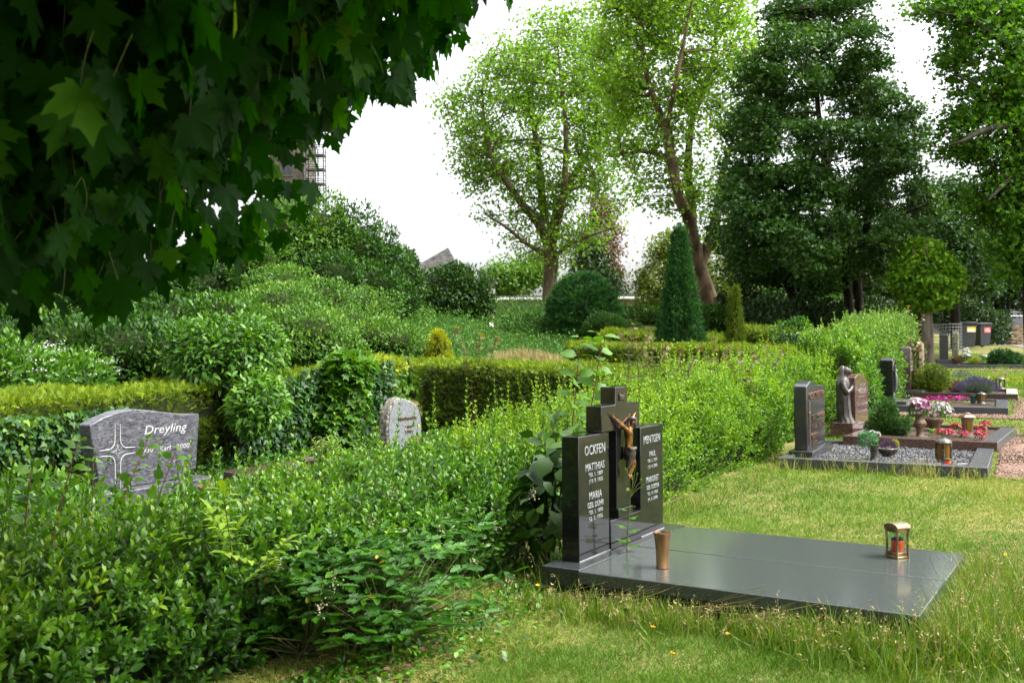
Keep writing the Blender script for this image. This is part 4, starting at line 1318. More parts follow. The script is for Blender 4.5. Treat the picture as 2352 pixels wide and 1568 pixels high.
d = ru(300); P = c + [0, 0, -.06] + d * [.17, .15, .14]
f2.add(LOBE3, P, d, ru(300), U(.04, .07, 300), U(0, .6, 300))
planted(t, [('blossoms', f1, M_pink), ('leaves', f2, M_elder)])
p = wz3(1565, 722, zb2 + .02)
t = thing('planter_trough', 'brown stoneware trough of white daisies and small pink flowers', 'planter', p, R2_)
Shape().lathe([(.10, 0), (.12, .03), (.16, .10), (.20, .17), (.225, .20), (.23, .24), (.21, .25), (0, .22)], 28, (0, 0), .85, 1.25, lambda a, z: .05 * math.cos(2 * a)).build('trough', M_brpot, t, smooth=50)
f1, f2, f3 = Fol(), Fol(), Fol()
flower_heads(f1, p + [-.12, -.02, .28], (.20, .18, .16), 60, 0, .026, (.2, 1), .1, 6)
flower_heads(f3, p + [.14, .05, .36], (.27, .22, .22), 90, 0, .028, (0, 1), .1, 7)
d = ru(600); d[:, 2] = np.abs(d[:, 2]); P = p + [.03, 0, .24] + d * [.33, .28, .24] * U(.3, .95, (600, 1))
f2.add(LANCE, P, d + UP * .5, ru(600), U(.04, .07, 600), U(0, .7, 600))
planted(t, [('pink_blossoms', f1, M_pink), ('white_blossoms', f3, M_whitefl), ('leaves', f2, M_lavleaf)])
p = wz3(1905, 800, zb2)
t = thing('grave_lantern', 'brown stoneware lantern with yellow window in the begonia bed', 'lantern', p, R2_ + .55, 'grave lanterns')
Shape().box(-.15, .15, -.12, .12, -.03, .012).build('foot_plate', M_kerb, t, .005)
S = Shape(); S.lathe([(.135, .012), (.12, .04), (.10, .09), (.098, .16), (.105, .24), (.115, .32), (.118, .335)], 4, wob=None); S.move(Matrix.Rotation(R(45), 4, 'Z')); S.build('body', M_brpot, t, .012)
q = Shape(); q.prism([(-.040, .11), (.040, .11), (.046, .2), (.044, .27), (.025, .295), (-.025, .295), (-.044, .27), (-.046, .2)], .060, .086); q.build('window', M_amber, t, .003)
q = Shape(); q.prism([(-.040, .11), (.040, .11), (.046, .2), (.044, .27), (.025, .295), (-.025, .295), (-.044, .27), (-.046, .2)], .060, .086); q.move(Matrix.Rotation(R(-90), 4, 'Z')); q.build('window', M_amber, t, .003)
S = Shape(); S.lathe([(.15, .335), (.155, .345), (.12, .375), (.07, .395), (.045, .40)], 4); S.move(Matrix.Rotation(R(45), 4, 'Z')); S.lathe([(.045, .398), (.05, .41), (.035, .425), (.0, .428)], 14); S.build('roof', M_brpot, t, .006)


def small_flower(name, label, p, r, h, mf, ml, nf, nl, cat='flower', group=None, ps=.03, petals=5, leaf=.05, rn=(0, 1), tm=OVAL):
    t = thing(name, label, cat, p, 0, group)
    f1, f2 = Fol(), Fol()
    d = ru(nl); d[:, 2] = np.abs(d[:, 2]); P = p + [0, 0, h * .15] + d * [r, r, h * .6] * U(.3, 1, (nl, 1))
    f2.add(tm, P, d + UP * .3, ru(nl) * .5 + UP, leaf * U(.7, 1.2, nl), U(.1, .9, nl))
    flower_heads(f1, p + [0, 0, h * .45], (r * .95, r * .95, h * .55), nf, 0, ps, rn, .25, petals)
    f2.build('leaves', ml, t); f1.build('blossoms', mf, t)
    return t


BEG = [((1640, 815), 'leftmost red begonia in the front row of the bed'), ((1720, 812), 'red begonia second from the left in the front row'), ((1790, 752), 'red begonia behind the front row, left of the lantern'),
       ((1868, 832), 'red begonia directly before the stoneware lantern'), ((2030, 838), 'frontmost red begonia right of the stoneware lantern'), ((2045, 778), 'red begonia in the middle of the right hand line'), ((2088, 722), 'rearmost red begonia right of the stoneware lantern')]
for (uv, lb) in BEG:
    small_flower('begonia', lb, wz3(*uv, zb2), .135, .20, M_begonia, M_ivy, 24, 46, group='red begonias in the bed', ps=.040, petals=5, leaf=.06)
small_flower('primrose', 'little yellow green leafy plant before the brown trough', wz3(1560, 782, zb2), .11, .16, M_lime, M_elder, 3, 60, 'plant', ps=.02, leaf=.08)

# ---------------------------------------------------------------- grave with black stone and metal crucifix
O3, R3, Z3 = (6.369, 17.429), -.46, .42
kerb('grave_kerb', 'dark granite kerb around the bed of magenta flowers', Z3, O3, R3, 2.07, 2.56, M_kerb)
bed('soil_bed', 'dark soil of the bed with magenta flowers', 'soil', Z3, O3, R3, 2.07, 2.56, M_soil)
t = thing('headstone', 'narrow black headstone with curved top and metal crucifix relief', 'gravestone', loc2w(O3, R3, 0, 0, Z3 - .1), R3)
Shape().box(-.05, .42, .86, 1.78, -.1, .125).build('base', M_kerb, t, .006)
st = Shape().prism([(.93, .125), (1.50, .125), (1.50, .70), (1.42, .80), (1.30, .87), (1.12, .91), (.99, .90), (.93, .86)], -.03, .185).build('stone', M_black, t, .008)
q = Shape(); q.tube([(.19, 1.22, .28), (.193, 1.225, .78)], .014, 6); q.tube([(.19, 1.08, .66), (.193, 1.37, .66)], .013, 6); q.build('relief_cross', M_dbronze, st)
q = Shape()
q.tube([(.205, 1.22, .62), (.212, 1.222, .54), (.21, 1.225, .46), (.215, 1.23, .38), (.205, 1.225, .30)], [.024, .034, .028, .022, .012], 8); q.ball((.218, 1.225, .665), .026, 8)
q.tube([(.205, 1.20, .61), (.205, 1.14, .65), (.203, 1.09, .675)], [.012, .010, .008], 6); q.tube([(.205, 1.245, .61), (.205, 1.30, .65), (.203, 1.355, .675)], [.012, .010, .008], 6)
q.build('relief_figure', M_steel, st, smooth=60)
q = Shape(); q.tube([(.19, 1.22 + .16 * math.cos(a), .66 + .2 * math.sin(a)) for a in np.linspace(.2, math.pi - .2, 12)], .007, 5); q.build('relief_arch', M_dbronze, st)
strokes('lettering', [(1.24, .20, .05, .3), (1.24, .15, .03, .26)], .185, M_letter, st, .005)
zb3 = Z3 - .05
MAG = [((870, 1330), 'leftmost magenta flower clump in the row'), ((945, 1345), 'low magenta flower clump left of the white ornament'), ((1010, 1325), 'tall pinkish red flower clump left of the white ornament'), ((1060, 1358), 'magenta clump in front of the others'),
       ((1135, 1330), 'magenta clump right of the white ornament'), ((1195, 1338), 'magenta clump under the small round ornament'), ((1255, 1325), 'magenta clump right of the round ornament'), ((1330, 1328), 'single small magenta clump left of the green vase')]
for i, (uv, lb) in enumerate(MAG):
    small_flower('petunia', lb, wz4(*uv, zb3), .16 if i != 7 else .09, .24, M_magenta, M_elder, 26 if i != 7 else 8, 50, group='magenta bedding flowers', ps=.042, petals=5, leaf=.06)
for (uv, lb, s) in (((1078, 1352), 'small white garden ornament among the magenta flowers', 1.0), ((1155, 1300), 'small round white ornament behind the magenta flowers', .7)):
    t = thing('garden_ornament', lb, 'ornament', wz4(*uv, zb3))
    S = Shape(); S.lathe([(.035 * s, 0), (.04 * s, .02), (.03 * s, .10 * s), (.02 * s, .16 * s), (.0, .165 * s)], 14); S.ball((0, 0, .20 * s), .042 * s, 12); S.build('figurine', M_lgrey, t, smooth=50)
small_flower('hosta', 'yellowish leafy plant left of the pink chrysanthemums', wz4(530, 1345, zb3), .20, .14, M_lime, M_lime, 2, 90, 'plant', ps=.02, leaf=.09)
small_flower('ivy_clump', 'dark green leafy clump behind the yellowish plant', wz4(640, 1300, zb3), .22, .20, M_teal, M_ivy, 2, 120, 'plant', ps=.02, leaf=.08)
t = round_pot('flower_vase', 'dark green plastic vase beside the dark lantern', 'vase', wz4(1415, 1350, zb3), [(.055, 0), (.06, .02), (.085, .25), (.105, .26), (.11, .275), (.09, .275), (0, .24)], M_dgreen)
p = wz4(1515, 1352, zb3)
t = thing('stone_plate', 'flat stone slab under the dark lantern', 'plate', p, R3); Shape().box(-.2, .2, -.15, .15, -.02, .025).build('plate', M_kerb, t, .004)
lantern_round('grave_lantern', 'dark metal lantern with yellow pane beside the green vase', p + [0, 0, .025], .32, .115, M_dbronze, glassm=M_amber, rz=.3)
t = round_pot('flower_vase', 'small slanted bronze vase standing on the rear kerb', 'vase', wz4(830, 1262, Z3), [(.05, 0), (.055, .01), (.06, .10), (.08, .165), (.07, .165), (0, .14)], M_bronze)
p = wz4(265, 1330, Z3 - .10)
t = thing('candle', 'tall red grave light left of the black headstone', 'candle', p)
Shape().lathe([(.075, 0), (.08, .01), (.085, .10), (.08, .16), (.05, .20)], 20).build('cup', M_red, t, smooth=50)
Shape().lathe([(.052, .202), (.055, .215), (.03, .235), (0, .24)], 20).build('lid', M_bronzel, t, smooth=40)

# ---------------------------------------------------------------- grave with the twin brown pillars
O3b, R3b, Z3b = (7.52, 19.80), -.46, .52
kerb('grave_kerb', 'reddish brown kerb below the lavender bed', Z3b, O3b, R3b, 2.26, 2.3, M_brgran, mat_end=M_sandk)
bed('soil_bed', 'dark soil of the lavender bed', 'soil', Z3b, O3b, R3b, 2.26, 2.3, M_soil)
p = wz4(590, 1192, Z3b)
t = thing('headstone', 'brown twin pillar headstone leaning apart behind the yellow green shrub', 'gravestone', p, R3b)
Shape().prismz([(-.2, -.15), (.32, -.15), (.42, .1), (.42, .55), (.2, .75), (-.2, .75)], -.3, .04).build('base', M_kerb, t, .006)
Shape().prism([(-.10, .04), (.13, .04), (.12, .5), (.10, .80), (.055, .875), (0, .90), (-.06, .88), (-.10, .80)], -.1, .1).build('pillar', M_brgran, t, .01)
Shape().prism([(.17, .04), (.40, .04), (.385, .4), (.34, .66), (.28, .80), (.22, .80), (.18, .66), (.205, .4)], -.1, .1).build('pillar', M_brgran, t, .01)
Shape().box(.10, .20, .24, .60, .04, .43).build('name_block', M_brgran, t, .006)
strokes('lettering', [(-.0, .58, .045, .12), (-.0, .50, .045, .12), (0, .42, .045, .12), (.29, .58, .045, .12), (.29, .50, .045, .12), (.29, .42, .045, .12)], .1, M_letterw, t, .006)
strokes('lettering', [(.50, .32, .045, .14), (.50, .24, .045, .14), (.50, .16, .045, .14)], .2, M_letterw, t, .006)
p = wz4(765, 1160, Z3b)
t = thing('wooden_stele', 'tall pale sandstone stele with wavy edge behind the brown pillars', 'gravestone', p, R3b + .25)
Shape().prism([(-.16, -.3), (.17, -.3), (.18, .3), (.165, .55), (.185, .78), (.13, .92), (.06, 1.0), (-.02, .93), (-.08, .97), (-.15, .82), (-.13, .5)], -.05, .06).build('stele', M_sand, t, .012)
f1, f2 = Fol(), Fol()
n = 240; hh = U(.05, .98, n); P = np.column_stack([p[0] - .17 + .10 * rng.normal(size=n), p[1] - .12 + .05 * rng.normal(size=n), p[2] + hh])
ivs = thing('climbing_plant', 'thin climbing plant between the brown pillars and the pale stele', 'climber', p + [-.17, -.12, -.02])
f1.add(OVAL, P, ru(n) - UP * .3, ru(n), U(.05, .08, n), U(0, .8, n))
f2.twigs(np.tile(p + [-.17, -.12, -.02], (9, 1)), p + [-.17, -.12, .75] + rng.normal(size=(9, 3)) * [.1, .05, .15], .008, .004, rng.normal(size=(9, 3)) * .06)
n = 160; P = p + [-.22, -.14, .85] + rng.normal(size=(n, 3)) * [.14, .05, .12]; f3 = Fol()
f3.add(OVAL, P, ru(n), ru(n), U(.05, .085, n), U(0, 1, n))
f2.build('stem', M_redstem, ivs); f1.build('leaves', M_ivy, ivs); f3.build('withered_leaves', M_heather, ivs)
p = wz4(985, 1195, Z3b)
shrub('conifer_shrub', 'rounded yellow green conifer shrub beside the brown pillars', 'shrub', [(p + [0, .2, .27], (.33, .30, .29)), (p + [-.08, .2, .15], (.33, .28, .18))], SPRAY, .07, 3600, M_yshrub, depth=.12, lump=.16, seed=9, r0=.02, lf=.45, base=p + [0, .2, 0], core=.75)


def lavender(label, p, r, h, n):
    t = thing('lavender', label, 'lavender', p, 0, 'lavender bushes')
    f1, f2 = Fol(), Fol()
    d = ru(n); d[:, 2] = np.abs(d[:, 2]) * 1.2 + .15; d = smoothed(d)
    P0 = p + d * [r * .3, r * .3, 0]; L_ = h * U(.7, 1.05, n)
    f2.add(BLADE, P0, d, ru(n), L_ * .85, U(0, 1, n), .025)
    k = n; d2 = smoothed(d + rng.normal(size=d.shape) * .08)
    f2.add(BLADE, P0 + d * (L_ * .3)[:, None], d2, ru(n), L_ * .5, U(0, 1, n), .05)
    f1.add(TUFT, P0 + d2 * (L_ * .92)[:, None], d2, ru(n), h * .15, U(0, 1, n), .6)
    f2.build('leaves', M_lavleaf, t); f1.build('flower_spikes', M_lav, t)


lavender('dense lavender bush overhanging the reddish kerb', wz4(1470, 1205, Z3b - .04), .36, .34, 1300)
lavender('thin lavender bush further back above dry heather', wz4(1280, 1085, Z3b - .04), .28, .32, 380)
p = wz4(1250, 1200, Z3b - .04)
shrub('dry_heather', 'dry brownish heather between shrub and lavender', 'plant', [(p + [0, .25, .10], (.22, .25, .16))], TUFT, .05, 1000, M_heather, depth=.3, lump=.2, base=p, r0=.01)
p = wz4(1748, 1158, Z3b)
lantern_round('grave_lantern', 'dark lantern with clear panes and white candle on the sandstone edge', p, .36, .125, M_dbronze, rz=.2)
t = thing('candle', 'white candle inside the clear lantern', 'candle', p + [0, 0, .062]); Shape().lathe([(.035, 0), (.036, .11), (.03, .115), (0, .115)], 16).build('wax', M_wax, t, smooth=50)
p = Wz(*z4(1822, 1066), .5)
t = thing('small_stele', 'small pale frame shaped stone in the lawn behind the clear lantern', 'stone', p, -.4)
S = Shape(); S.box(-.05, .05, -.16, -.09, -.05, .40).box(-.05, .05, .09, .16, -.05, .40).box(-.05, .05, -.158, .158, .401, .47); S.build('frame', M_sand, t, .006)
Shape().box(-.03, .02, -.088, .088, -.05, .399).build('infill', M_lgrey, t)
p = wz4(1845, 1120, Z3b - .02)
shrub('ground_cover_plant', 'low yellow green ground cover beside the clear lantern', 'plant', [(p + [0, .3, .02], (.62, .4, .16))], OVAL, .075, 900, M_lime, depth=.2, base=p, r0=.01, lf=.5)
p = Wz(*z4(850, 890), .60)
t = thing('watering_can', 'green plastic watering can half hidden behind the conifer shrub', 'watering can', p)
S = Shape(); S.lathe([(.14, 0), (.15, .02), (.15, .20), (.12, .26), (.05, .27)], 20); S.tube([(.12, 0, .06), (.26, 0, .18), (.36, 0, .28)], [.035, .025, .02], 8); S.tube([(-.14, 0, .06), (-.24, 0, .2), (-.1, 0, .32), (.04, 0, .27)], .014, 6); S.build('can', M_green, t, smooth=50)

# ---------------------------------------------------------------- the far grave by the bins
O4, R4, Z4 = (11.993, 27.958), -.35, .86
kerb('grave_kerb', 'low black kerb of the farthest grave near the bins', Z4, O4, R4, 3.0, 2.5, M_kerb)
bed('soil_bed', 'dark soil of the farthest grave', 'soil', Z4, O4, R4, 3.0, 2.5, M_soil)
p = wz4(1040, 845, Z4)
t = thing('headstone', 'tall grey headstone with white letters at the far grave', 'gravestone', p, R4)
Shape().box(-.16, .30, -.3, .66, -.2, .12).build('base', M_kerb, t, .006)
st = Shape().prism([(-.26, .12), (.10, .12), (.10, .80), (.05, .86), (-.06, .90), (-.2, .88), (-.26, .84)], -.08, .14).build('stone', M_dgran, t, .012)
strokes('lettering', [(-.08, .68, .06, .26), (-.08, .55, .05, .2), (-.08, .47, .05, .2), (-.08, .35, .05, .2), (-.08, .27, .05, .2)], .14, M_letter, st, .008)
tag(st, 'grey slab with white lettering')
st2 = Shape().prism([(.16, .12), (.56, .12), (.56, .78), (.46, .85), (.32, .86), (.18, .80)], -.06, .12).build('stone', M_redgran, t, .012); tag(st2, 'violet brown second slab')
p = W(*z4(1200, 770), 29.3); p[2] = Z4 - .1
t = thing('rough_stele', 'rough mossy greenish stone stele beside the bin', 'gravestone', p, -.5)
Shape().prism([(-.20, -.2), (.21, -.2), (.20, .5), (.21, .9), (.17, 1.0), (.02, 1.04), (-.17, 1.0), (-.21, .7)], -.08, .09).build('stele', M_moss, t, .02)
p = wz4(1232, 848, Z4)
t = round_pot('planter_bowl', 'round brown bowl with reddish grass before the mossy stele', 'planter', p, [(.17, 0), (.19, .03), (.25, .12), (.285, .24), (.29, .27), (.26, .28), (0, .25)], M_brpot, wob=lambda a, z: .03 * math.cos(6 * a))
f1 = Fol(); n = 300; d = ru(n); d[:, 2] = np.abs(d[:, 2]) + .3; f1.add(BLADE, p + [0, 0, .24] + d * [.2, .2, 0], d, ru(n), U(.12, .24, n), U(0, 1, n), .12); f1.build('grass', M_redtip, t)
small_flower('white_flowers', 'bunch of white flowers right of the brown bowl', W(*z4(1330, 770), 28.6) * [1, 1, 0] + [0, 0, Z4 - .05], .15, .50, M_whitefl, M_elder, 40, 60, ps=.045, petals=6, leaf=.09)
small_flower('white_flowers', 'few white blooms beside the fresh green perennial', W(*z4(1548, 765), 28.8) * [1, 1, 0] + [0, 0, Z4 - .05], .09, .36, M_whitefl, M_elder, 8, 40, ps=.04, petals=6, leaf=.09)
p = wz4(1830, 840, Z4)
shrub('juniper', 'low spreading dark juniper on the farthest grave', 'shrub', [(p + [-.05, .2, .16], (.42, .3, .26)), (p + [.30, .2, .10], (.34, .3, .20)), (p + [-.34, .15, .08], (.24, .25, .17))], SPRAY, .10, 3600, M_yew, depth=.2, lump=.22, seed=13, r0=.03, lf=.45, base=p + [0, .2, 0], core=.7)
small_flower('perennial', 'fresh green leafy perennial left of the juniper', wz4(1530, 838, Z4 - .04), .18, .28, M_lime, M_elder, 5, 160, 'plant', ps=.03, leaf=.10, tm=LANCE)
small_flower('yellow_plant', 'small yellow leaved plant on the far kerb', wz4(1410, 852, Z4 - .03), .13, .15, M_lime, M_lime, 3, 120, 'plant', ps=.03, leaf=.12)

# ---------------------------------------------------------------- bins, basket, path, wall
def bin_(label, pl, w, h, rz, stick, group='wheelie bins by the path'):
    t = thing('wheelie_bin', label, 'bin', pl, rz, group)
    d_ = w * 1.0
    S = Shape()
    vs = []
    for z, k in ((.06, .40), (h * .90, .48)):
        vs += [(d_ * -k, -w * k, z), (d_ * k, -w * k, z), (d_ * k, w * k, z), (d_ * -k, w * k, z)]
    S.poly(vs, [(3, 2, 1, 0), (4, 5, 6, 7), (0, 1, 5, 4), (1, 2, 6, 5), (2, 3, 7, 6), (3, 0, 4, 7)])
    S.box(d_ * -.5, d_ * .5, -w * .52, w * .52, h * .86, h * .905)
    S.build('body', M_blackpl, t, .012)
    l = Shape(); l.prism([(-w * .53, h * .907), (w * .53, h * .907), (w * .53, h * .935), (w * .40, h * .975), (-w * .40, h * .985), (-w * .53, h * .94)], d_ * -.52, d_ * .55)
    lid = l.build('lid', M_blackpl, t, .012)
    hd = Shape(); hd.tube([(-d_ * .56, -w * .35, h * .91), (-d_ * .62, -w * .3, h * .93), (-d_ * .62, w * .3, h * .93), (-d_ * .56, w * .35, h * .91)], .014, 6); hd.build('handle', M_blackpl, lid)
    for s in (-1, 1):
        w_ = Shape(); w_.lathe([(.10, -.03), (.105, 0), (.10, .03)], 18); w_.move(Matrix.Translation((-d_ * .36, s * w * .44, .10)) @ Matrix.Rotation(R(90), 4, 'X')); w_.build('wheel', M_black, t)
    if stick == 'yellow':
        q = Shape(); q.box(d_ * .455, d_ * .475, -w * .12, w * .40, h * .60, h * .80); a_ = q.build('sticker', M_yellow, t)
        q = Shape(); q.box(d_ * .4755, d_ * .478, -w * .09, w * .32, h * .615, h * .72); q.build('white_field', M_white, a_)
    else:
        q = Shape(); q.box(d_ * .455, d_ * .475, -w * .16, w * .40, h * .58, h * .80); a_ = q.build('sticker', M_redst, t)
        q = Shape()
        for k in range(3): q.box(d_ * .4755, d_ * .478, -w * (.04 + .05 * (k % 2)), w * (.28 + .04 * k), h * (.74 - .05 * k), h * (.755 - .05 * k))
        q.build('print_lines', M_white, a_)
    return t


bp = W(*z4(1300, 636), 40.5); bin_('dark grey wheelie bin with yellow sticker behind the mossy stele', (bp[0], bp[1], float(G(bp[0], bp[1]))), .74, 1.08, R(-80), 'yellow')
bp2 = W(*z4(1510, 622), 41.5); bin_('dark grey wheelie bin with red sticker by the path', (bp2[0], bp2[1], float(G(bp2[0], bp2[1]))), .60, 1.02, R(-72), 'red')
p = W(*z4(1085, 470), 38); p[2] = float(G(p[0], p[1]))
t = thing('wire_basket', 'grey wire mesh compost basket left of the bins', 'basket', p)
S = Shape()
for z in np.linspace(.05, 1.02, 9): S.tube([(.55 * math.cos(a), .55 * math.sin(a), z) for a in np.linspace(0, 2 * math.pi, 24)], .008, 4)
for a in np.linspace(0, 2 * math.pi, 28, endpoint=False): S.tube([(.55 * math.cos(a), .55 * math.sin(a), 0), (.55 * math.cos(a), .55 * math.sin(a), 1.02)], .006, 4)
S.build('mesh', M_steel, t)


def gp2(u, v): return GP(*z4(u, v))[:2]


sheet('path', [[(20.2, 39.0), (26, 36.0), (30, 44.0), (23.0, 47.5)], [(23.0, 47.5), (30, 44.0), (40, 60), (32, 64)]], M_path, 'grey paved path climbing behind the bins', 'path', .02)
pa = np.array([24.2, 48.5]); pb = np.array([33.0, 49.5])
t = thing('stone_wall', 'low dry stone wall behind the path at the right edge', 'wall', (pa[0], pa[1], float(G(*pa))), math.atan2(pb[1] - pa[1], pb[0] - pa[0]))
Shape().box(0, 9, -.2, .25, -.5, .95).build('wall', M_drywall, t, .03)
t = thing('railing', 'green wire mesh fence above the dry stone wall', 'fence', (pa[0] - 2.0, pa[1] + 2.2, 1.3), .08)
S = Shape()
for k in range(6): S.tube([(k * 2.2, 0, -.2), (k * 2.2, 0, 1.45)], .03, 6)
S.build('post', M_dgreen, t)
S = Shape(); S.tube([(0, 0, 1.45), (11, 0, 1.45)], .025, 6)
for z in np.linspace(.2, 1.4, 10): S.tube([(0, 0, z), (11, 0, z)], .006, 4)
for x in np.linspace(0, 11, 80): S.tube([(x, 0, .1), (x, 0, 1.45)], .005, 4)
S.build('mesh', M_steel, t)

# gravel strips between the right hand graves
def fr(O, rot, pts): return [tuple(loc2w(O, rot, x, y, 0)[:2]) for x, y in pts]
sheet('gravel_path', [fr(O1, R1, [(-.2, 2.5), (2.2, 2.5), (2.2, 2.66), (-.2, 2.66)]), fr(O1, R1, [(2.22, .1), (3.1, -.1), (4.6, 6.6), (2.25, 2.9)]),
                      fr(O2, R2_, [(-.3, 2.60), (1.9, 2.60), (1.95, 2.95), (-.3, 2.9)]), fr(O3, R3, [(-.6, -.62), (2.4, -.5), (2.4, -.05), (-.6, -.05)]), fr(O3, R3, [(2.15, -.5), (3.3, -.8), (3.6, 4.4), (2.4, 4.4)]),
                      fr(O4, R4, [(-.6, -.8), (3.2, -.7), (3.2, -.05), (-.6, -.05)])], M_redgrav, 'reddish stone chippings between the graves', 'gravel', .014)
fo = Fol(); n = 16000
pl = []
for O, r_, (x0, x1, y0, y1), k in ((O1, R1, (-.2, 2.2, 2.48, 2.7), 2200), (O1, R1, (2.2, 3.3, .1, 4.4), 6500), (O2, R2_, (-.3, 1.9, 2.58, 2.95), 2000), (O3, R3, (-.6, 2.6, -.6, -.02), 2400), (O3, R3, (2.15, 3.3, -.5, 3.5), 2600)):
    pl.append(np.array([loc2w(O, r_, x, y, 0) for x, y in zip(U(x0, x1, k), U(y0, y1, k))]))
P = np.concatenate(pl); P[:, 2] = G(P[:, 0], P[:, 1]) + .014; n = len(P)
fo.add(PEBBLE, P, ru(n), ru(n), U(.008, .02, n), U(0, 1, n), U(.7, 1.3, n))
tag(fo.build('loose_chippings', M_rpebble), 'loose reddish chippings between the graves', 'gravel', kind='stuff')

# ================================================================ the left row of graves
RL = -.52
# veined grey stone
pL = Wz(206, 1163, .06); pL = pL * 0 + CAM + ray(206, 1163) * (9.0 / ray(206, 1163)[1])
t = thing('headstone', 'broad grey violet veined headstone with a curved top and outlined cross', 'gravestone', (pL[0], pL[1], pL[2] - .0), R(-30))
bz = 0.0
Shape().box(-.22, .17, -.05, 1.36, -.15, .12).build('base', M_waves, t, .008)
top = [(1.29, .755), (1.1, .765), (.9, .79), (.7, .825), (.55, .845), (.42, .848), (.3, .835), (.15, .795), (.0, .735)]
st = Shape().prism([(.16, .12), (1.12, .12), (1.13, .20), (1.245, .20)] + top + [(.10, .20), (.165, .19)], -.16, .0).build('stone', M_waves, t, .012)
lettering('lettering', [('Dreyling', .865, .60, .088, .52)], .0, M_letterw, st, .004, shear=.25)
lettering('lettering', [('1930   Karl   2000', .855, .425, .05, .60)], .0, M_letterw, st, .004, shear=.2)
q = Shape()
def arc(sy, sz):
    pts = [(.003, .30 + sy * .028, .465 + sz * (.26 if sz > 0 else .40)), (.003, .30 + sy * .030, .465 + sz * .11)]
    for a in np.linspace(0, math.pi / 2, 6)[1:]:
        pts.append((.003, .30 + sy * (.030 + .07 * (1 - math.cos(a))), .465 + sz * (.11 - .08 * math.sin(a))))
    pts.append((.003, .30 + sy * .20, .465 + sz * .026))
    return pts
for sy in (-1, 1):
    for sz in (-1, 1): q.tube(arc(sy, sz), [.003] + [.006] * 6 + [.003], 6)
q.tube([(.003, .30, .535), (.003, .313, .478), (.003, .362, .465), (.003, .313, .452), (.003, .30, .40), (.003, .287, .452), (.003, .238, .465), (.003, .287, .478), (.003, .30, .535)], .004, 5)
q.build('cross_outline', M_letterw, st)
# pale rounded stone with butterfly
d_ = ray(886, 1060); pF = CAM + d_ * (12.9 / d_[1]); gz = float(G(pF[0], pF[1])) - .12
t = thing('headstone', 'pale grey rough edged headstone with bronze letters and a butterfly', 'gravestone', (pF[0], pF[1], gz), R(-30))
out = [(.04, -.1), (.80, -.1), (.80, .42), (.785, .56), (.72, .68), (.60, .755), (.44, .80), (.30, .825), (.20, .80), (.13, .72), (.07, .66), (.03, .50)]
st = Shape().prism(out, -.14, .0).build('stone', M_rough, t, .02)
Shape().prism([(.09 + (y - .42) * 0 + (y - .04) * .94 - .02, z * .97) for y, z in out], .0, .012).build('polished_face', M_lgrey, st, .006)
lettering('lettering', [('Fassbender', .46, .52, .05, .42), ('* 1947', .48, .41, .035, .16), ('† 2015', .48, .345, .035, .16)], .012, M_letterb, st, .010)
q = Fol()
cB = np.array([pF[0], pF[1], gz]) + np.array([math.cos(R(-30)) * .02 + .5 * .62, math.sin(R(-30)) * .02 + .866 * .62, .20])
vdir = np.array([.5, .866, 0]); outd = np.array([.866, -.5, 0])
for sgn in (-1, 1):
    for (dy, dz, s) in ((.8, .75, .075), (.75, -.65, .055)):
        q.add(PETAL, cB[None], (vdir * sgn * dy + UP * dz + outd * .35)[None], (outd + vdir * -sgn * .3)[None], s, U(), 1.3)
o = q.build('butterfly_ornament', M_bfly, t)
# brown lying slab with planter between them
p = Wz(715, 1085, .30)
t = thing('grave_cover', 'brown lying grave slab with carved relief between the left headstones', 'grave slab', (p[0], p[1], .12), R(-33))
S = Shape(); S.poly([(-.75, -.45, 0), (.75, -.45, 0), (.75, .45, 0), (-.75, .45, 0), (-.75, -.45, .20), (.75, -.45, .12), (.75, .45, .12), (-.75, .45, .20)], [(3, 2, 1, 0), (4, 5, 6, 7), (0, 1, 5, 4), (1, 2, 6, 5), (2, 3, 7, 6), (3, 0, 4, 7)]); S.build('slab', M_brgran, t, .012)
q = Shape()
for k in range(6): q.tube([(-.55 + .2 * k, -.25 + .05 * math.sin(k), .195 - .0107 * k), (-.5 + .2 * k, 0, .200 - .0107 * k), (-.52 + .2 * k, .25, .197 - .0107 * k)], .012, 5)
q.build('relief', M_brgran, t)
p2 = Wz(748, 1082, .30)
t = round_pot('planter_bowl', 'brown bowl with a sage coloured plant on the lying slab', 'planter', (p2[0], p2[1], .28), [(.11, 0), (.13, .02), (.19, .11), (.21, .15), (.19, .15), (0, .12)], M_brpot)
f1 = Fol()
for k in range(26):
    b_ = p2 + [rng.normal() * .05, rng.normal() * .05, .10]; b_[2] = .40
    d = smoothed(np.array([rng.normal() * .35, rng.normal() * .35, 1.0])); L_ = U(.12, .26)
    m = 18; s_ = np.linspace(.1, 1, m)
    a_ = np.arange(m) * 2.4
    f1.add(LANCE, b_ + d * (s_ * L_)[:, None], np.column_stack([np.cos(a_), np.sin(a_), np.full(m, .7)]), UP + ru(m) * .3, .06, U(0, 1, m))
f1.build('leaves', M_buddleia, t)
p = Wz(505, 1140, .15)
t = round_pot('planter_bowl', 'empty brown planter bowl right of the veined headstone', 'planter', (p[0], p[1], .02), [(.12, 0), (.15, .10), (.19, .22), (.20, .24), (.17, .24), (.14, .15), (0, .14)], M_brpot)
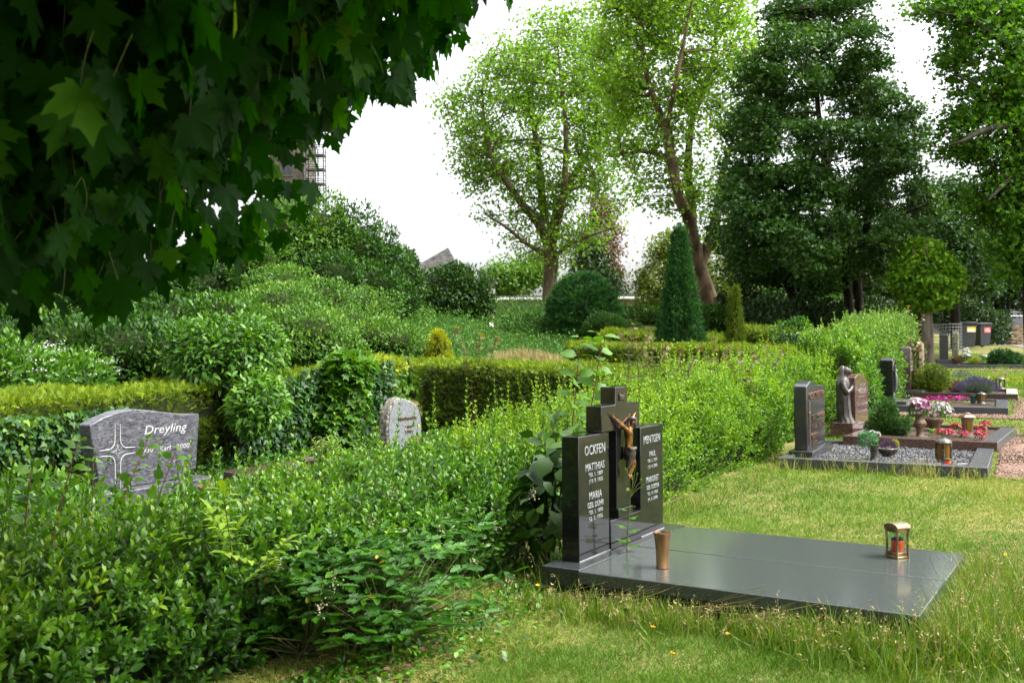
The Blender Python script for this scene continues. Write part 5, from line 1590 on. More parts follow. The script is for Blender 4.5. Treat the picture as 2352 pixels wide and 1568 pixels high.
# lantern with leaf shaped roof
p = CAM + ray(410, 1195) * (8.2 / ray(410, 1195)[1]); p[2] = .02
t = thing('grave_lantern', 'tall bronze lantern with flat leaf shaped roof before the veined headstone', 'lantern', p, .2, 'grave lanterns')
S = Shape(); S.lathe([(.075, 0), (.08, .02), (.06, .03)], 6); S.build('foot', M_bronzel, t, .003)
S = Shape()
for k in range(4):
    a = k * math.pi / 2 + .5; S.tube([(.065 * math.cos(a), .065 * math.sin(a), .02), (.06 * math.cos(a), .06 * math.sin(a), .20)], .009, 6)
S.build('frame', M_dbronze, t)
S = Shape(); S.lathe([(.048, .03), (.05, .19)], 16); S.build('pane', M_amber, t, smooth=50)
S = Shape(); S.lathe([(.105, .20), (.118, .206), (.085, .222), (.03, .238), (.012, .24), (.010, .262), (0, .268)], 12, wob=lambda a, z: .10 * math.cos(6 * a) * (1 if z < .215 else .2)); S.build('roof', M_bronzel, t, smooth=50)
# dark stones further off
p = W(196, 893, 13.2)
t = thing('headstone', 'dark flat topped headstone showing above the left hedge', 'gravestone', (p[0] - .36, p[1], float(G(p[0], p[1]))), R(-62)); hz = p[2] - float(G(p[0], p[1]))
Shape().prism([(-.36, -.1), (.42, -.1), (.42, hz + .0), (-.36, hz - .02)], -.2, .0).build('stone', M_dgran, t, .01)
p = W(1464, 839, 15.2)
t = thing('headstone', 'brown round topped headstone behind the privet hedge', 'gravestone', (p[0], p[1], float(G(p[0], p[1]))), R(-62)); hz = p[2] - float(G(p[0], p[1]))
Shape().prism([(-.30, -.1), (.30, -.1), (.30, hz - .14), (.22, hz - .05), (.1, hz), (-.1, hz), (-.22, hz - .05), (-.30, hz - .14)], -.14, 0).build('stone', M_brgran, t, .01)
p = W(1875, 757, 25.0)
t = thing('headstone', 'dark round topped headstone with pale arched name in the middle distance', 'gravestone', (p[0], p[1], float(G(p[0], p[1]))), R(-72)); hz = p[2] - float(G(p[0], p[1]))
st = Shape().prism([(-.27, -.1), (.27, -.1)] + [(.27 * math.cos(a), hz - .20 + .20 * math.sin(a)) for a in np.linspace(0, math.pi, 14)], -.14, 0).build('stone', M_dgran, t, .01)
for k, ch in enumerate('MERTEN'):
    x_ = (k - 2.5) * .065
    lettering('lettering', [(ch, x_, hz - .105 - 1.6 * x_ * x_, .06, .045)], .0, M_letter, st, .006)


def rescale(k, *keys):
    n = 0
    for o in bpy.data.objects:
        if o.parent is None and o.get('label') and any((o.name.split('.')[0] == q[1:]) if q[0] == '=' else (q in o['label']) for q in keys) and not o.get('kind'):
            o.scale = (k, k, k); n += 1


rescale(.56, 'bowl of purple foliage')
rescale(.78, 'round lantern with amber pane on the gravel')
rescale(.85, 'vase with cream blooms')
rescale(.70, 'tall brown vase with pink', '=dwarf_conifer', 'trough of white daisies')
rescale(.62, '=begonia', 'conifer sprig', 'leafy plant before the brown trough', 'leafy plant left of the pink', 'clump behind the yellowish plant', 'plastic vase beside the dark', 'slanted bronze vase', 'tall red grave light', 'round brown bowl with reddish grass')
rescale(.80, 'stoneware lantern with yellow window')
rescale(.58, 'clump in the row', 'flower clump left', 'clump in front of the others', 'clump right of', 'clump under', 'small magenta clump', 'white garden ornament', 'round white ornament behind')
rescale(.68, 'lantern with yellow pane beside the green vase')
rescale(.74, 'lantern with clear panes', 'candle inside the clear lantern')
rescale(.93, 'lantern with arched roof', 'candle inside the arched')
rescale(.5, 'frame shaped stone', 'watering can half')

# ================================================================ hedges
def LN(s, off=0.0):
    """point on the centre line of the privet row, s metres along it, off to the right"""
    return (-1.30 + .5 * s + .866 * off, 5.35 + .866 * s - .5 * off)


def priv_h(a, y):
    return float(np.interp(y, [2, 4.5, 5.5, 6.5, 8.3, 9.5, 11, 12.5, 15, 18, 22, 26], [.66, .66, .66, .67, .80, .93, 1.06, 1.10, 1.12, 1.2, 1.35, 1.5]))


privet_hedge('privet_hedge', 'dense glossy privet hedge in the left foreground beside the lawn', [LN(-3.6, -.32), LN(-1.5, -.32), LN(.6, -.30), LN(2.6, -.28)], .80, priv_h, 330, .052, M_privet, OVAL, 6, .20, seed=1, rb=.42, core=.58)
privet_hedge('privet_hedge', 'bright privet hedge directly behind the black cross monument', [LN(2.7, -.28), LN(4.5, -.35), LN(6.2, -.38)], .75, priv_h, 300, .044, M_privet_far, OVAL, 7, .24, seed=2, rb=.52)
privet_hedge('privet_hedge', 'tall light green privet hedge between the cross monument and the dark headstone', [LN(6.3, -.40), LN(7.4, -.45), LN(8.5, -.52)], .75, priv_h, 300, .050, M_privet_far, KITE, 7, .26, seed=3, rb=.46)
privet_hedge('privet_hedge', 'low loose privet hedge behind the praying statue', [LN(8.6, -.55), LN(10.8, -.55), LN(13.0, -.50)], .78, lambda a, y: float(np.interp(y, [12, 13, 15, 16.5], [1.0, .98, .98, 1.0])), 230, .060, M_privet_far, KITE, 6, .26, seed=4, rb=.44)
privet_hedge('privet_bush', 'rounded privet bush left of the narrow black headstone', [(5.15, 16.4), (5.65, 17.3), (6.1, 18.2)], .58, lambda a, y: 1.30, 280, .060, M_privet, KITE, 6, .22, group=None, seed=6, rb=.52, suck=8)
privet_hedge('rose_hedge', 'wild rose thicket rising behind the pale stele', [(6.45, 18.9), (7.5, 21.0), (8.6, 23.4), (9.9, 26.2)], .72, lambda a, y: float(np.interp(y, [18, 22, 25, 27], [1.25, 1.45, 1.45, 1.2])), 120, .085, M_bramble, KITE, 6, .42, seed=5, rb=.55, group=None)


def privet_blossoms():
    hd = [o for o in bpy.data.objects if o.name.startswith('privet_hedge')][0]
    fo = Fol()
    for (x, y, Y) in ((1225, 1135, 6.2), (1090, 1290, 5.6), (1010, 1215, 5.6), (1420 * .6, 1200, 5.3), (735, 1395, 4.5), (770, 1330, 4.6), (1170, 1330, 6.1), (1140, 1210, 6.0), (900, 1130, 5.9), (640, 1290, 4.7)):
        c = W(x, y, Y - .12); k = 26
        P = c + rng.normal(size=(k, 3)) * [.012, .012, .024]
        fo.add(PETAL, P, ru(k), ru(k), .009, U(0, 1, k), 1.2)
    fo.build('blossoms', M_creamfl, hd)


privet_blossoms()
T0, T1 = np.array([-5.9, 7.57]), np.array([-1.72, 14.82])


def bare1(a, h):
    # woody brown patches behind the broad grey headstone
    v = .0
    if 3.0 < a < 5.4: v = .85 * (1 - abs(h - .72) / .34) if abs(h - .72) < .34 else 0
    if 6.9 < a < 7.3 and h < 1.0: v = max(v, .6)
    return max(v, .35 if h < .3 else 0)


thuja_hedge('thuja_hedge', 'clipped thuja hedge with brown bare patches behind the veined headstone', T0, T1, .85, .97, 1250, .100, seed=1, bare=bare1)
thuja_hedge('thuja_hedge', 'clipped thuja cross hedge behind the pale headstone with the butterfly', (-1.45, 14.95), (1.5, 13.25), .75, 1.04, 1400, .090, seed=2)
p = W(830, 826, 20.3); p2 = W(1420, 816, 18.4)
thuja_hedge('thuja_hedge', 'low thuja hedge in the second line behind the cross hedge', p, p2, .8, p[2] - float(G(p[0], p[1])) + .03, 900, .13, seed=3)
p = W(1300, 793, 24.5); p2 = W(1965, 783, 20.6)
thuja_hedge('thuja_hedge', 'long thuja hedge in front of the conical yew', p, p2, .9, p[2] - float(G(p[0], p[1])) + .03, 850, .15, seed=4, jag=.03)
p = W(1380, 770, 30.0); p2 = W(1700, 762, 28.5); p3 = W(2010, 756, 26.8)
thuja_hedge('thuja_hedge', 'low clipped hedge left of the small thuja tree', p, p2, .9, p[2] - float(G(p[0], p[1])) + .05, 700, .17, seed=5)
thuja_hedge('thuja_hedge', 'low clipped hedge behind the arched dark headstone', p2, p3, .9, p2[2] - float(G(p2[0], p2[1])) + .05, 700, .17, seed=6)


# ivy on the left hedge
def ivy(name, label, a0, a1, h0, h1, n, seed, dens=None):
    t_ = (T1 - T0) / np.linalg.norm(T1 - T0); nrm = np.array([t_[1], -t_[0]])
    b0 = T0 + t_ * a0
    t = thing(name, label, 'ivy', (b0[0], b0[1], float(G(*b0))), 0, 'ivy growing over the left thuja hedge')
    fo = Fol(); st = Fol()
    a = U(a0, a1, n); h = U(h0, h1, n); xy = T0 + np.outer(a, t_) + np.outer(U(.02, .14, n), nrm)
    P = np.column_stack([xy, G(xy[:, 0], xy[:, 1]) + h])
    keep = noise3(P, 1.6, seed) > -.25 - .5 * (1 - (h - h0) / (h1 - h0)); P = P[keep]; k = len(P)
    o = np.array([nrm[0], nrm[1], 0])
    fo.add(IVY, P, -UP * .7 + ru(k) * .7 + o * .3, o + UP * .35 + ru(k) * .4, U(.05, .095, k), .38 + .25 * noise3(P, 2, seed + 3) + rng.normal(size=k) * .2, 1.0)
    m = 24; A = np.column_stack([T0 + np.outer(U(a0, a1, m), t_) + nrm * .05, np.zeros(m)]); A[:, 2] = G(A[:, 0], A[:, 1])
    st.twigs(A, A + np.array([t_[0] * .2, t_[1] * .2, 0]) * rng.normal(size=(m, 1)) + UP * U(.3, h1, (m, 1)), .006, .003, ru(m) * .05)
    st.build('stem', M_twig, t); fo.build('leaves', M_ivy, t)


ivy('ivy', 'dark ivy covering the hedge right of the veined headstone', 4.9, 6.2, .05, 1.05, 1500, 1)
ivy('ivy', 'dense ivy on the hedge left of the pale headstone', 6.2, 8.2, .05, 1.1, 2400, 2)
ivy('ivy', 'loose ivy sprays hanging at the left end of the hedge', 1.2, 3.6, .02, .85, 2200, 3)

# ================================================================ shrubs near the left row
c = W(495, 815, 12.0)
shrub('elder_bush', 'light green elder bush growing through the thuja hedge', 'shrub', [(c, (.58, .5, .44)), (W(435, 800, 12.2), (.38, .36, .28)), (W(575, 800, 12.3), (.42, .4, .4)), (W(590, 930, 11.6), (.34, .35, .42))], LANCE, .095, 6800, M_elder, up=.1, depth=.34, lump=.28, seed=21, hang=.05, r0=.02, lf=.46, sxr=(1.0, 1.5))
c = W(792, 900, 13.3)
shrub('maple_bush', 'young maple bush with yellow tips against the hedge', 'shrub', [(c, (.36, .34, .55)), (W(800, 845, 13.4), (.40, .36, .22)), (W(760, 970, 13.2), (.3, .3, .4))], LOBE5, .125, 1500, M_elder, up=.0, depth=.25, lump=.25, seed=22, r0=.015, lf=.38, hang=.1)
c = W(110, 862, 11.6)
shrub('flowering_bush', 'white flowering dogwood bush at the left edge', 'shrub', [(c, (.80, .6, .36)), (W(20, 860, 11.2), (.50, .5, .50))], OVAL, .085, 3600, M_elder, depth=.22, lump=.25, seed=23, r0=.02, lf=.42)
fo = Fol(); d = ru(60); d[:, 2] = np.abs(d[:, 2]); d[:, 1] = -np.abs(d[:, 1])
C = c + d * [.85, .64, .40]
C = C[:34]
for k in range(12): fo.add(PETAL, C + rng.normal(size=C.shape) * [.035, .035, .010], ru(34) + UP * .4, UP + ru(34) * .3, .022, U(0, 1, 34))
o = fo.build('blossoms', M_whitefl, bpy.data.objects['flowering_bush'])
# hazel beside the monument
c = W(1262, 1150, 6.75)
shrub('hazel_bush', 'broad leaved hazel bush at the left side of the cross monument', 'shrub', [(c, (.20, .26, .40)), (W(1275, 1040, 7.0), (.20, .22, .22))], BROAD, .135, 190, M_hornbeam, up=.0, depth=.3, lump=.1, seed=24, hang=.25, r0=.012, lf=.52)


def whip(root, pts, n, leaf, tm, mleaf_fo, stem_fo, rad, rn, hang=.15, start=.15, ang=1.1, size_tip=.8, pair=True, tilt=.3):
    sp = spline(pts, 24); stem_fo.tube(sp, np.linspace(rad, rad * .35, len(sp)), 6, U())
    f = np.linspace(start, 1, n); idx = f * (len(sp) - 1); i0 = np.floor(idx).astype(int).clip(0, len(sp) - 2)
    P = sp[i0] + (sp[i0 + 1] - sp[i0]) * (idx - i0)[:, None]; d = smoothed(sp[i0 + 1] - sp[i0])
    a = smoothed(np.cross(d, np.array([[.3, .9, .1]]))); b = np.cross(d, a)
    for sg in ((1, -1) if pair else (1,)):
        th = np.arange(n) * (math.pi / 2 if pair else 2.4) + U(0, .6)
        s_ = (a * np.cos(th)[:, None] + b * np.sin(th)[:, None]) * sg
        yd = s_ * math.sin(ang) + d * math.cos(ang) - UP * hang + rng.normal(size=(n, 3)) * .15
        sz = leaf * U(.8, 1.15, n) * (1 - (1 - size_tip) * f)
        nn = UP + ru(n) * tilt + np.array([0, -.6, 0]) * (tilt > .5)
        stem_fo.twigs(P, P + smoothed(yd) * sz[:, None] * .15, rad * .3, rad * .2, None, 3, 2, .8)
        mleaf_fo.add(tm, P + smoothed(yd) * (sz * .12)[:, None], yd, nn, sz, rn + .35 * (f - .5) + rng.normal(size=n) * .07, 1.0)


def sapling(name, label, stems, leaf, tm, ml, ms, n, rad=.007, rn=.5, cat='sapling', group=None, **kw):
    b0 = np.asarray(stems[0][0], float)
    t = thing(name, label, cat, b0, 0, group); fo = Fol(); st = Fol()
    for s in stems: whip(t, s, n, leaf, tm, fo, st, rad, rn, **kw)
    st.build('stem', ms, t); fo.build('leaves', ml, t)
    return t


def stem_px(pts, Y, dY=0):
    out = [W(x, y, Y + dY * i / max(1, len(pts) - 1)) for i, (x, y) in enumerate(pts)]
    g = out[0].copy(); g[2] = float(G(g[0], g[1])) - .02
    return [g] + out


sapling('cherry_sapling', 'tall pale green cherry sapling shoots rising behind the cross monument', [stem_px([(1310, 1050), (1322, 900), (1333, 775)], 8.0), stem_px([(1340, 1040), (1368, 880), (1382, 772)], 8.15)], .165, BROAD, M_elder, M_redstem, 13, .008, .45, hang=.25, start=.30, tilt=.8)
sapling('snowberry_shoots', 'slender reddish stemmed shoots in front of the veined headstone', [stem_px([(190, 1400), (270, 1180), (340, 1010)], 4.6, .3), stem_px([(250, 1420), (330, 1230), (405, 1030)], 4.5, .3), stem_px([(100, 1400), (130, 1200), (180, 1010)], 4.4, .2), stem_px([(40, 1350), (60, 1180), (75, 1060)], 4.5, .2), stem_px([(170, 1380), (205, 1240), (215, 1060)], 4.9, .2)], .080, BROAD, M_privet, M_redstem, 22, .006, .50, hang=.1, start=.2, tilt=.8)
# ash like shoots with long compound leaves in the foreground hedge
def ash(label, Y, base, tips):
    b0 = W(base[0], base[1], Y); t = thing('ash_sapling', label, 'sapling', b0, 0, 'ash saplings in the foreground hedge'); fo = Fol(); st = Fol()
    for (x, y) in tips:
        e = W(x, y, Y - .25); pts = [b0, (b0 + e) / 2 + [0, 0, .05], e]
        sp = spline(pts, 14); st.tube(sp, np.linspace(.006, .002, len(sp)), 5, .8)
        for k in range(4):
            f = .45 + .18 * k; q = sp[int(f * (len(sp) - 1))] if f < 1 else sp[-1]
            dirn = smoothed(np.array([rng.normal() * .7, rng.normal() * .5 - .2, .5])); q2 = q + dirn * .20
            st.twigs(q[None], q2[None], .002, .001)
            side = smoothed(np.cross(dirn, UP))
            for j in range(4):
                r_ = q + dirn * .20 * (.3 + .22 * j)
                for sg in (1, -1): fo.add(LANCE, r_[None], (side * sg + dirn * .6)[None], (UP + .2 * ru(1)[0])[None], .085, .75 + rng.normal() * .12, 1.25)
            fo.add(LANCE, q2[None], dirn[None], UP[None], .09, .85, 1.25)
    st.build('stem', M_stem, t); fo.build('leaves', M_privet_far, t)


ash('bright green ash sapling standing out of the foreground hedge', 4.75, (545, 1420), [(520, 1180), (600, 1290), (470, 1250)])
SPINY = fan([(0, .1, -.04), (-.10, -.02, 0), (-.20, .12, .04), (-.16, .22, .04), (-.28, .36, .06), (-.19, .46, .04), (-.27, .60, .05), (-.15, .70, .02), (-.17, .84, .02), (0, 1.05, -.10), (.17, .84, .02), (.15, .70, .02), (.27, .60, .05), (.19, .46, .04), (.28, .36, .06), (.16, .22, .04), (.20, .12, .04), (.10, -.02, 0)])
# mahonia at the foot of the privet
for i, (x, y, lb, k) in enumerate(((880, 1420, 'glossy holly leaved mahonia at the front foot of the foreground hedge', 1.0), (700, 1440, 'mahonia with some yellowed leaves in the lower left foreground', 1.1), (960, 1310, 'mahonia sprig beside the lawn edge', .7))):
    b0 = GP(x, y + 60); t = thing('mahonia', lb, 'shrub', b0, 0, 'mahonia shrubs at the hedge foot'); fo = Fol(); st = Fol()
    for s_ in range(int(150 * k)):
        tip = b0 + [rng.normal() * .26 * k, rng.normal() * .22 * k, U(.08, .50)]
        st.twigs((b0 + rng.normal(size=3) * [.06, .06, 0])[None], tip[None], .006, .003)
        dirn = smoothed(np.array([rng.normal(), rng.normal() - .3, .25])); side = smoothed(np.cross(dirn, UP)); L_ = .17
        for j in range(2):
            q = tip + dirn * L_ * (.25 + .40 * j)
            rn_ = .95 if rng.random() < .05 else .35 + rng.normal() * .15
            for sg in (1, -1): fo.add(SPINY, q[None], (side * sg + dirn * .5 - UP * .15)[None], (UP + .5 * ru(1)[0] + [.1, -.25, 0])[None], .078, rn_ + .12 * rng.normal(), 1.0)
        fo.add(SPINY, (tip + dirn * L_)[None], dirn[None], (UP + .4 * ru(1)[0])[None], .082, .45, 1.0)
    st.build('stem', M_stem, t); fo.build('leaves', M_mahonia, t)
# reddish young maples in the right hand hedge and the cross hedge
sapling('field_maple_sapling', 'reddish tipped young maple growing out of the cross hedge', [stem_px([(1085, 900), (1070, 820), (1050, 752)], 14.4), stem_px([(1090, 890), (1100, 830), (1102, 768)], 14.5), stem_px([(1075, 900), (1120, 840), (1140, 775)], 14.5)], .11, LOBE5, M_redtip, M_redstem, 14, .009, .35, start=.25, tilt=.9)
shr = [(1300, 900), ]
for i, (x, y, Y, lb) in enumerate(((1455, 745, 10.9, 'first red tipped maple shoot behind the monument'), (1495, 770, 11.6, 'red tipped maple shoot right of the round topped brown stone'), (1560, 800, 11.9, 'short red tipped maple shoot in the tall privet'), (1640, 775, 13.0, 'red tipped maple shoot near the middle of the tall privet'),
                                      (1700, 800, 12.6, 'bushy red tipped maple shoot left of the dark headstone'), (1760, 785, 14.0, 'tall red tipped maple shoot above the dark headstone'), (1965, 735, 21.0, 'red tipped rose shoot left of the globe maple'), (2085, 705, 22.0, 'long rose shoot below the globe maple'))):
    st_ = [stem_px([(x + 12 + dx, y + 130), (x + 5 + dx * .6, y + 60), (x + dx * 1.4, y + abs(dx) * .8)], Y) for dx in (0, 26, -24)]
    sapling('maple_shoot', lb, st_, .055 + .0016 * Y, LOBE5, M_redtip, M_redstem, 12, .006, .42, tilt=.9, group='red tipped shoots in the hedge', start=.35)
# rose bush by the arched stone
c = W(1818, 762, 24.5)
shrub('rose_bush', 'loose grey green rose bush left of the arched dark headstone', 'shrub', [(c, (.50, .4, .36)), (W(1840, 745, 24.5), (.22, .2, .2))], KITE, .10, 700, M_privet, depth=.3, lump=.3, seed=31, r0=.01, lf=.45)
# succulent like blue plant and yellow shrub behind the left hedge
c = W(920, 832, 15.6); t = thing('spurge', 'blue green spurge stems behind the thuja hedge', 'plant', (c[0], c[1], float(G(c[0], c[1])))); fo = Fol()
for k in range(11):
    x = U(895, 952); q0 = W(x, 850, 15.6); q1 = W(x + U(-14, 14), U(818, 832), 15.6); sp = spline([q0, (q0 + q1) / 2 + [U(-.04, .04), 0, 0], q1], 10)
    for j in range(5):
        a_ = np.arange(len(sp)) * 2.4 + j * 1.25; fo.add(KITE, sp, np.column_stack([np.cos(a_), np.sin(a_), np.full(len(sp), .8)]), UP + ru(len(sp)) * .2, .035, U(0, 1, len(sp)), .8)
fo.build('leaves', M_teal, t)
c = W(862, 845, 14.9)
shrub('yellow_shrub', 'yellow green low shrub behind the thuja hedge', 'shrub', [(c, (.5, .3, .16))], OVAL, .07, 700, M_lime, depth=.2, lump=.2, seed=33, r0=.01, lf=.5)

# ================================================================ conifers and shrubs in the middle distance
def cone_tree(name, label, base, h, r, n, size, mat, prof, seed=0, spires=1, cat='tree', group=None):
    t = thing(name, label, cat, base, 0, group); fo = Fol(); st = Fol()
    per = 16; m = n // per
    z = U(.01, 1, m) ** 1.2; th = U(0, 2 * math.pi, m)
    rr = r * np.interp(z, [q[0] for q in prof], [q[1] for q in prof])
    Q = np.column_stack([np.cos(th), np.sin(th), z * h * .9])
    rid = 1 + .10 * np.sin(th * 9 + 1.7 * noise3(Q, 1.2, seed)) + .09 * noise3(Q * [2, 2, 1.5], 1.0, seed + 1) + .05 * rng.normal(size=m)
    rr = rr * rid
    C = base + np.column_stack([rr * np.cos(th), rr * np.sin(th), z * h])
    o = np.column_stack([np.cos(th), np.sin(th), 0 * th])
    ci = np.repeat(np.arange(m), per); k = len(ci); g = rng.normal(size=(k, 3)) * size * np.array([.42, .42, .62])
    P = C[ci] + g + o[ci] * size * .25
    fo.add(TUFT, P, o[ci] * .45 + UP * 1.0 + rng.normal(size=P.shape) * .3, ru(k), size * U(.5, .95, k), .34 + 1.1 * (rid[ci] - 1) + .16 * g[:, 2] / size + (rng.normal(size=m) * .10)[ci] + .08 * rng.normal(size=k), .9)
    st.tube([base - [0, 0, .1], base + [0, 0, h * .6]], [.09, .03], 7)
    st.build('trunk', M_barkd, t); fo.build('foliage', mat, t)
    S = Shape(); S.lathe([(r * .80 * q[1] + .002, q[0] * h * .96) for q in prof], 20, (base[0], base[1])); S.move(Matrix.Translation((0, 0, base[2]))); S.build('filler_core', M_core, t, world=True)  # turned core added as solid dark filler


def gbase(x, Y):
    p = W(x, 780, Y); p[2] = float(G(p[0], p[1])); return p


def top_h(x, y, Y):
    return W(x, y, Y)[2] - gbase(x, Y)[2]


PR = [(0, .90), (.10, .96), (.3, .80), (.55, .53), (.8, .27), (.93, .13), (1, .02)]
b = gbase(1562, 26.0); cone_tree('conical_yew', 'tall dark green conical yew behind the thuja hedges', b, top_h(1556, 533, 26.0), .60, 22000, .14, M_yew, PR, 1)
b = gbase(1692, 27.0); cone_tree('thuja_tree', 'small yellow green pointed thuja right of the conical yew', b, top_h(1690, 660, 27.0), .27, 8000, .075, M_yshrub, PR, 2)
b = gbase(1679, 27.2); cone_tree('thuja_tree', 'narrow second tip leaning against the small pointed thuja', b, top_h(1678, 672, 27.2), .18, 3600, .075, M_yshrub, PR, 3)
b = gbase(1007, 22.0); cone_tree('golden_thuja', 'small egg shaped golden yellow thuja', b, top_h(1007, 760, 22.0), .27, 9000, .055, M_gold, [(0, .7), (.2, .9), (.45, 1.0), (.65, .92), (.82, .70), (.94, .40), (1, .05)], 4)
c = W(1340, 720, 33)
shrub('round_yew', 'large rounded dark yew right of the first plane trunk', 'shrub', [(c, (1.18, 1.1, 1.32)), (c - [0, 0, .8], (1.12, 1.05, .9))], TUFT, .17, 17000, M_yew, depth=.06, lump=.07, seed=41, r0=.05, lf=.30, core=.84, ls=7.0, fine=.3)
c = W(1390, 752, 31)
shrub('round_yew', 'low dark evergreen bush right of the rounded yew', 'shrub', [(c, (.65, .5, .45)), (W(1440, 762, 31), (.5, .4, .35))], TUFT, .12, 3200, M_hornbeam, depth=.12, lump=.15, seed=42, r0=.03, lf=.4, core=.8)
c = W(1040, 672, 36)
shrub('hornbeam', 'spreading dark hornbeam bush below the slate roof', 'shrub', [(c, (1.35, 1.1, 1.10)), (W(1045, 640, 36), (.62, .6, .62)), (W(985, 690, 35.5), (.55, .6, .6)), (W(1100, 690, 35.8), (.6, .6, .65))], KITE, .14, 9000, M_hornbeam, up=.0, depth=.22, lump=.22, seed=43, r0=.05, lf=.36, flatten=.3, core=.6)

# the overgrown bank on the left
def bank_bush(label, lumps, n, tm, size, mat, seed, name='bank_shrub', lf=.42, group='shrubs on the left bank', **kw):
    return shrub(name, label, 'shrub', lumps, tm, size, n, mat, group=group, seed=seed, lf=lf, **kw)


bank_bush('tall twiggy brown green thicket below the scaffold', [(W(660, 560, 28), (.95, .9, 1.35)), (W(730, 540, 28.5), (1.05, .9, 1.1)), (W(600, 620, 27), (.9, .9, 1.0))], 9000, KITE, .13, M_bramble, 51, depth=.22, lump=.28, r0=.035, core=.6)
bank_bush('dark bluish green thicket right of the twiggy thicket', [(W(800, 570, 29), (1.1, .9, 1.25)), (W(870, 600, 30), (.9, .8, 1.0)), (W(845, 660, 28.5), (1.1, .8, .8)), (W(760, 640, 27.5), (1.0, .8, .8))], 13000, KITE, .12, M_laurel, 52, depth=.20, lump=.25, r0=.035, core=.6)
bank_bush('dark pointed shrub beside the slate roof', [(W(925, 630, 32), (.65, .6, .85)), (W(948, 672, 32), (.5, .5, .6)), (W(905, 680, 30), (.8, .6, .6))], 5200, KITE, .12, M_hornbeam, 53, depth=.22, lump=.25, core=.6)
bank_bush('dark leaved thicket at the upper left under the maple', [(W(60, 700, 19), (1.4, 1.0, .75)), (W(230, 720, 19.5), (1.3, 1.0, .75)), (W(380, 745, 20), (1.1, .9, .7))], 9000, OVAL, .115, M_laurel, 54, depth=.22, lump=.25, lf=.5, core=.6)
bank_bush('dark bramble thicket behind the white flowering bush', [(W(120, 800, 16.5), (1.3, .9, .62)), (W(300, 810, 16.5), (1.2, .9, .62)), (W(430, 820, 16.5), (.8, .7, .5))], 8500, OVAL, .10, M_laurel, 55, depth=.22, lump=.25, lf=.50, core=.6)
bank_bush('pale green bramble slope left of the meadow', [(W(640, 720, 22), (1.1, .9, .75)), (W(700, 770, 20.5), (1.1, .9, .62)), (W(600, 780, 20), (.9, .8, .6))], 9500, KITE, .085, M_bramble, 56, depth=.22, lump=.22, lf=.5, core=.6)
bank_bush('pale bramble hummock above the golden thuja', [(W(800, 760, 22.5), (1.15, .9, .6)), (W(880, 785, 22), (1.0, .8, .5)), (W(755, 800, 20.5), (.8, .7, .45)), (W(940, 800, 23), (.7, .7, .4))], 9500, KITE, .085, M_bramble, 57, depth=.22, lump=.22, lf=.5, core=.6)
bank_bush('bramble mound on the bank crest below the dark thicket', [(W(720, 690, 25), (1.2, .9, .55)), (W(830, 705, 26), (1.2, .9, .5)), (W(650, 660, 25), (.9, .8, .6))], 7000, KITE, .095, M_bramble, 58, depth=.22, lump=.22, lf=.44, core=.6)
bank_bush('dark shrubs on the far bank crest under the maple', [(W(440, 660, 27), (1.3, .9, .8)), (W(530, 640, 28), (1.2, .9, .9)), (W(340, 670, 26), (1.2, .9, .7)), (W(220, 660, 26), (1.3, .9, .8))], 7500, KITE, .12, M_laurel, 67, depth=.22, lump=.25, core=.6)
bank_bush('thicket continuing the bank beyond the left edge', [(W(-140, 690, 20), (1.6, 1.1, .9)), (W(-330, 700, 20), (1.6, 1.1, .8)), (W(-60, 780, 16), (1.2, .9, .6)), (W(-560, 690, 21), (1.8, 1.2, .9))], 9000, OVAL, .12, M_laurel, 68, depth=.22, lump=.25, core=.6)
bank_bush('bright shrubs between elder and bramble slope', [(W(520, 730, 20), (.9, .8, .55)), (W(450, 790, 17.5), (.6, .6, .45))], 3600, KITE, .10, M_elder, 59, depth=.25, lump=.25, lf=.36, core=.6)
bank_bush('nettle patch right of the meadow below the flat building', [(W(1205, 752, 36), (1.2, .9, .48)), (W(1265, 755, 34), (.9, .8, .5)), (W(1180, 764, 33), (.9, .7, .38))], 6500, KITE, .11, M_laurel, 60, depth=.25, lump=.22, lf=.55, core=.6)
bank_bush('young trees hiding the foot of the flat building', [(W(1225, 738, 44), (1.1, .8, .45)), (W(1165, 742, 43), (.6, .6, .3))], 2600, KITE, .15, M_hornbeam, 61, depth=.3, lump=.3, lf=.5)
# undergrowth below the trees
bank_bush('low ground elder thicket behind the conical yew', [(W(1470, 735, 36), (1.1, .8, .50)), (W(1400, 725, 38), (.9, .8, .55)), (W(1640, 735, 34), (1.2, .8, .55)), (W(1560, 720, 38), (1.2, .8, .5))], 9000, KITE, .13, M_laurel, 62, 'undergrowth_shrub', .55, 'undergrowth below the big trees', depth=.25, lump=.22, core=.6)
bank_bush('dark laurel undergrowth below the field maples', [(W(1760, 735, 33), (1.2, .9, .75)), (W(1860, 735, 34), (1.2, .9, .8)), (W(1700, 715, 36), (1.0, .8, .8))], 8000, KITE, .15, M_dark, 63, 'undergrowth_shrub', .45, 'undergrowth below the big trees', depth=.22, lump=.22, core=.6)
bank_bush('dark hedge like thicket right of the twin trunks', [(W(2000, 725, 38), (1.2, .9, .75)), (W(2090, 725, 40), (1.3, .9, .8)), (W(1930, 730, 38), (1.0, .9, .7))], 8000, KITE, .15, M_dark, 64, 'undergrowth_shrub', .45, 'undergrowth below the big trees', depth=.22, lump=.22, core=.6)
bank_bush('dark laurel bush behind the wheelie bins', [(W(2240, 745, 45), (1.3, .9, 1.0)), (W(2190, 725, 45), (1.0, .8, 1.0)), (W(2285, 750, 46), (.7, .7, .8))], 6000, KITE, .17, M_dark, 65, 'undergrowth_shrub', .55, 'undergrowth below the big trees', depth=.22, lump=.22, core=.6)
